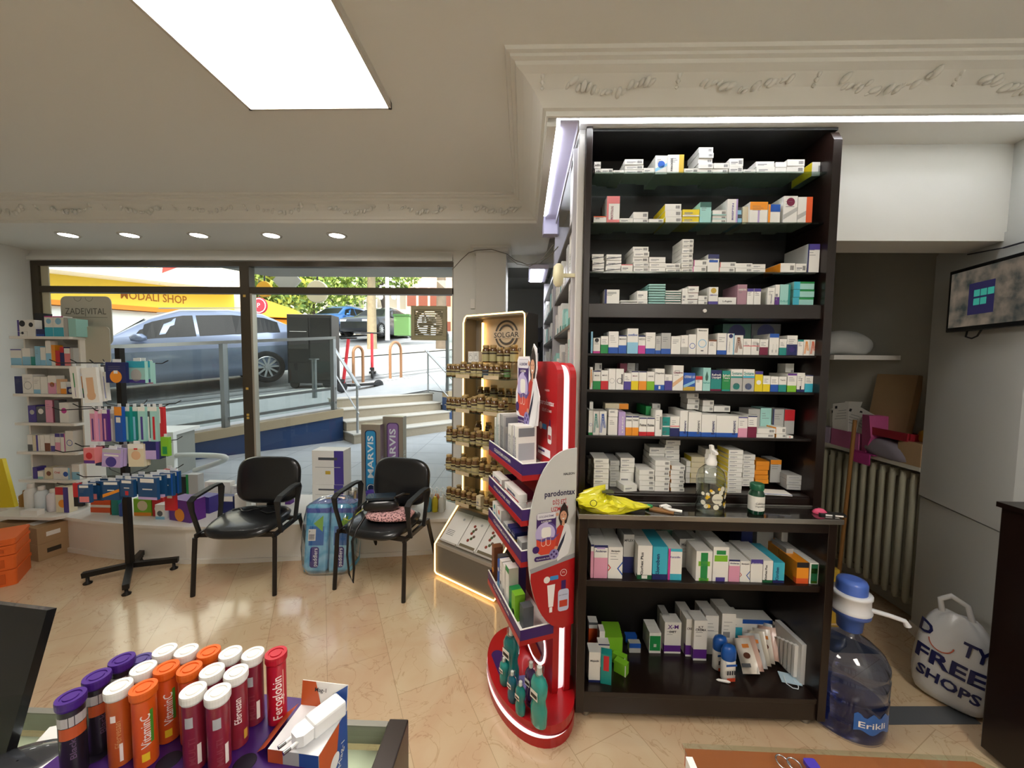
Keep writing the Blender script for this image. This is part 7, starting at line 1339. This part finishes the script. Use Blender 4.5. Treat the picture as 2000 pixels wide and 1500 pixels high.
def tubem(col, capc, lab, px, py, style=0, zc=1.172):
    q = at(px, py, 'z', zc); h = zc-ZT-.012
    t = thing('vitamin_tube', lab, 'tube', (q.x, q.y, ZT+.0008), math.degrees(math.atan2(q.x, q.y))*-1+(rnd.uniform(-14, 14) if style not in (1, 2) else 0), 'effervescent tubes in the purple rack')
    m = mat(col, .3, coat=.3); b = MB(); b.lathe([(.0123, 0), (.0125, h*.02), (.0125, h)], m, n=28); b.build('body', t)
    cmx = mat(capc, .35); b = MB(); b.lathe([(.0128, 0), (.0142, .003), (.0144, .010), (.0140, .0125), (.0100, .0125), (.0096, .0112), (.0076, .0112), (.0072, .0125), (.0001, .0125)], cmx, (0, 0, h+.0005), 28, cap=False, sm=False); b.build('cap', t)
    b = MB(); R = .0127
    def curve(s, z0, size, mm, a0=-90, w=.06, r=R):
        vs_, fs_, tw = fine_text(s, .01); k = w/tw; out = []
        for x, y in vs_: a = math.radians(a0)+(.36*size-y*size)/r*1.0; out.append((r*math.cos(a), r*math.sin(a), z0+x*k))
        b.add(out, fs_, mm)
    def patch(a0, a1, z0, z1, mm, r=R):
        n = 8; v = []
        for i in range(n+1):
            a = math.radians(a0+(a1-a0)*i/n); v += [(r*math.cos(a), r*math.sin(a), z0), (r*math.cos(a), r*math.sin(a), z1)]
        b.add(v, [(2*i, 2*i+2, 2*i+3, 2*i+1) for i in range(n)], mm)
    WT = mat('#e9ddd6', .5)
    if style == 1: curve('VitaminC', h*.30, .014, WT, w=h*.5); patch(-68, -52, h*.35, h*.85, mat('#4c8c2c', .5)); patch(-110, -75, h*.1, h*.22, mat('#e7c02a', .5))
    elif style == 2: curve('Feroglobin', h*.10, .017, WT, w=h*.72); patch(-55, -48, h*.3, h*.9, mat('#d8a090', .5))
    elif style == 3: patch(-125, -85, h*.68, h*.84, mat('#a8a9ab', .4)); curve('MULTI', h*.12, .010, mat('#8a3a44', .5), w=h*.4, a0=-95); patch(-70, -50, h*.1, h*.4, WT)
    elif style == 4: patch(-180, 0, h*.78, h*.92, mat('#b9b4b4', .5)); patch(-150, -20, h*.60, h*.77, mat('#c0562c', .5)); curve('Black', h*.3, .008, mat('#66506a', .5), w=h*.3)
    elif style == 5: curve('Efervesan', h*.3, .009, mat('#c88a58', .5), w=h*.4); patch(-120, -95, h*.7, h*.8, WT); patch(-85, -70, h*.08, h*.35, WT)
    elif style == 6: curve('Efervesan', h*.4, .012, WT, w=h*.4); patch(-60, -35, h*.1, h*.25, mat('#c79a3a', .5))
    b.build('label', t)
PC, WC, OC, RC = '#43207a', '#e4e2dc', '#d9601c', '#b5172a'
data = [('#221c24', PC, 138, 1362, 4, 'purple-capped dark tube nearest the screen'), ('#b5541f', WC, 231, 1342, 5, 'white-capped orange tube at the front left of the rack'), ('#d4571b', OC, 280, 1344, 1, 'orange-capped orange tube in the front row'), ('#7e2030', WC, 377, 1350, 3, 'white-capped dark red tube in the front row'), ('#84222f', WC, 425, 1353, 3, 'white-capped dark red tube, front row beside the plug box'),
 ('#221c24', PC, 189, 1322, 4, 'purple-capped dark tube in the second row'), ('#b5541f', WC, 280, 1306, 5, 'white-capped orange tube in the second row'), ('#cf5420', OC, 325, 1305, 1, 'left orange-capped tube in the second row'), ('#c9502a', OC, 370, 1307, 1, 'right orange-capped tube in the second row'), ('#7e2030', WC, 414, 1311, 6, 'left white-capped dark red tube in the second row'), ('#84222f', WC, 461, 1314, 6, 'right white-capped dark red tube in the second row'),
 ('#221c24', PC, 238, 1289, 4, 'left purple-capped tube in the back row'), ('#221c24', '#4b3f7a', 274, 1290, 4, 'half-hidden purple-capped tube in the back row'), ('#b5541f', WC, 322, 1271, 5, 'leftmost white-capped tube in the back row'), ('#b5541f', WC, 364, 1272, 5, 'second white-capped tube in the back row'), ('#cf5420', OC, 408, 1274, 1, 'orange-capped tube in the back row'), ('#7e2030', WC, 450, 1276, 3, 'third white-capped tube in the back row'), ('#7e2030', WC, 494, 1278, 3, 'fourth white-capped tube, back row beside the red one'), ('#b3152a', RC, 539, 1277, 2, 'bright red tube with red cap at the right of the rack')]
for col, cc, px, py, st_, lab in data: tubem(col, cc, lab, px, py, st_, 1.157 if 'half' in lab else 1.172)
# opened carton with a phone charger lying on it
ZM = 1.09
q0 = at(523, 1462, 'z', ZM); q1 = at(622, 1476, 'z', ZM); q2 = at(678, 1386, 'z', ZM)
ax = (q1-q0).normalized(); wM = (q1-q0).length; dM = (q2-q1).length; aM = math.degrees(math.atan2(ax.y, ax.x))
t = thing('open_carton', 'opened blue and orange carton lying beside the purple rack', 'box', (q0.x, q0.y, CT+.0005), aM)
hM = ZM-CT-.001; BM = mat('#2b4f96', .4); OM = mat('#c4592a', .4)
b = MB(); b.box(0, wM, 0, dM, 0, hM, mat('#dfdfe0', .5)); b.dec(0, wM*.30, 0, hM, OM); b.dec(wM*.62, wM, 0, hM, BM); b.dec(wM*.30, wM*.62, 0, hM, GREY); b.disc(wM*.15, hM*.7, .008, W, y=-.001); b.disc(wM*.8, hM*.65, .007, W, y=-.001)
Tm = TR(wM+.0005, 0, 0) @ RZ90; b.poly([(0, 0), (dM*.45, 0), (dM*.7, hM), (0, hM)], OM, T=Tm); b.poly([(dM*.45, 0), (dM, 0), (dM, hM), (dM*.7, hM)], BM, T=Tm); b.disc(dM*.5, hM*.5, .011, W, T=Tm, y=-.001); b.text('Mag-1', dM*.72, hM*.45, .014, W, T=Tm, y=-.0012, mid=True, rot=70); b.build('body', t)
b = MB(); b.add([(-.004, 0, hM+.001), (-.004, dM, hM+.001), (-.022, dM*.9, hM-.012), (-.026, .01, hM-.02)], [(0, 1, 2, 3)], OM); b.add([(-.004, 0, hM+.001), (-.026, .01, hM-.02), (-.024, dM*.4, hM-.016), (-.004, dM*.4, hM+.001)], [(3, 2, 1, 0)], BM); b.build('side_flap', t)
b = MB(); Tf = TR(0, dM, hM) @ RX(-8); b.T = Tf; b.box(0, wM, 0, .001, 0, .034, W); b.poly([(0, 0), (wM*.45, 0), (wM*.3, .034), (0, .034)], OM, y=-.0006); b.poly([(wM*.45, 0), (wM, 0), (wM, .034), (wM*.7, .02)], BM, y=-.0006); b.text('Mag-1', wM*.42, .024, .008, INK, y=-.0014, mid=True, bold=.01); b.build('top_flap', t)
q = at(622, 1410, 'z', ZM+.01)
t = thing('phone_charger', 'white two-pin phone charger plug lying on the opened carton', 'charger', (q.x, q.y, ZM+.0005), aM-33+5)
CW = mat('#e3e4e4', .3, coat=.2)
b = MB(); b.box(-.0135, .0135, -.012, .034, 0, .022, CW); b.build('brick', t, bev=.003)
b = MB(); b.slab([(-.012, -.012), (.012, -.012), (.012, -.026), (.007, -.033), (-.007, -.033), (-.012, -.026)], .003, .018, CW); b.build('plug_face', t, bev=.0015)
for x in (-.0065, .0065):
    b = MB(); b.tube([(x, -.026, .011), (x, -.040, .010)], .0024, CW, 8); q_ = b.build('pin', t); MB().tube([(x, -.040, .010), (x, -.049, .010)], .0024, mat('#8e8f92', .2, metal=1), 8).build('metal_tip', q_)
q = at(512, 1497, 'z', 1.056); b = MB(); b.tube([(.009*math.cos(i*PI/8), .009*math.sin(i*PI/8), .004) for i in range(16)], .003, mat('#5878c8', .3), 8, closed=True); b.build('blue_ring', loc=(q.x, q.y, 1.053), label='small blue plastic ring on the purple rack edge', cat='ring')
# screen and dark device at the lower left corner
P_ = [at(92, 1192, 'y', .55), at(10, 1476, 'y', .493)]
t = thing('computer_screen', 'black computer screen leaning back at the lower left corner', 'monitor', (P_[1].x, P_[1].y, P_[1].z))
dv = P_[0]-P_[1]
b = MB(); w = Vector((-.45, .05, 0)); n_ = dv.cross(w).normalized()*.012
v = [Vector((0, 0, 0)), w, w+dv, dv]; v = v+[p+n_ if n_.y > 0 else p-n_ for p in v]
b.add(v, [(0, 1, 2, 3), (7, 6, 5, 4), (0, 4, 5, 1), (1, 5, 6, 2), (2, 6, 7, 3), (3, 7, 4, 0)], mat('#0f1011', .25, coat=.3)); b.build('panel', t)
b = MB(); b.lathe([(.06, 0), (.06, .006), (.02, .01), (.02, .08)], mat('#141416', .4), (-.22, .09, 1.001-P_[1].z), 20); b.build('stand', t)
q = at(35, 1500, 'z', 1.03); b = MB(); blob(b, .13, .09, .04, mat('#2a2c30', .2, coat=.6), pw=.9, seed=2, amp=0); b.build('computer_mouse', loc=(q.x, q.y, 1.0008), rz=20, label='dark glossy computer mouse at the bottom left corner', cat='mouse', sub=1)
q = at(75, 1470, 'z', 1.02); b, _ = pack(.05, .03, .018, 'w', ['x:vi:.3:.3:.6'], rnd); b.build('small_white_box', loc=(q.x, q.y+.02, 1.0005), rz=20, label='small white box with a violet mark behind the mouse', cat='box')
# ================================================================ brown desk at the lower right
d0 = at(1337, 1455, 'z', .76); d1 = at(1900, 1480, 'z', .76)
t = thing('glass_topped_desk', 'reddish brown desk under a glass sheet at the bottom edge', 'desk', (d0.x, d0.y, 0))
b = MB(); L_ = d1.x-d0.x
b.slab([(0, 0), (L_, -.004), (L_+.10, -.10), (L_+.12, -.62), (0, -.62)], .715, .752, mat('#b5643c', .3, noise=.15, nscale=7)); b.build('desk_top', t, bev=.003)
b = MB(); b.slab([(-.004, .004), (L_+.002, .0), (L_+.105, -.10), (L_+.125, -.62), (-.004, -.62)], .7525, .76, pane_mat('#f0f5f1', 1.3, 'desk_glass')); b.build('glass_sheet', t)
for x, y in ((.05, -.05), (L_-.05, -.06), (.05, -.57), (L_, -.57)): MB().box(x-.025, x+.025, y-.025, y+.025, 0, .715, mat('#4a2415', .4)).build('leg', t)
b = MB(); b.slab([(-.01, -.03), (.004, -.03), (.004, -.09), (-.01, -.09)], .73, .765, W); b.build('white_clip', t)
q = at(1530, 1488, 'z', .765); b = MB(); b.tube([(.012*math.cos(i*PI/8), .016*math.sin(i*PI/8), .003) for i in range(16)], .0016, mat('#b9b9bb', .2, metal=1), 6, closed=True); b.tube([(.02+.012*math.cos(i*PI/8), -.004+.014*math.sin(i*PI/8), .004) for i in range(16)], .0016, mat('#b9b9bb', .2, metal=1), 6, closed=True); b.build('key_ring', loc=(q.x, q.y, .7605), label='linked metal key rings on the glass of the brown desk', cat='key ring')
q = at(1585, 1493, 'z', .765); b = MB(); b.slab(rrect(-.012, .012, -.01, .01, .004), 0, .008, mat('#3d2c9c', .35)); b.build('violet_clip', loc=(q.x, q.y, .7605), label='small violet plastic piece beside the key rings', cat='clip')
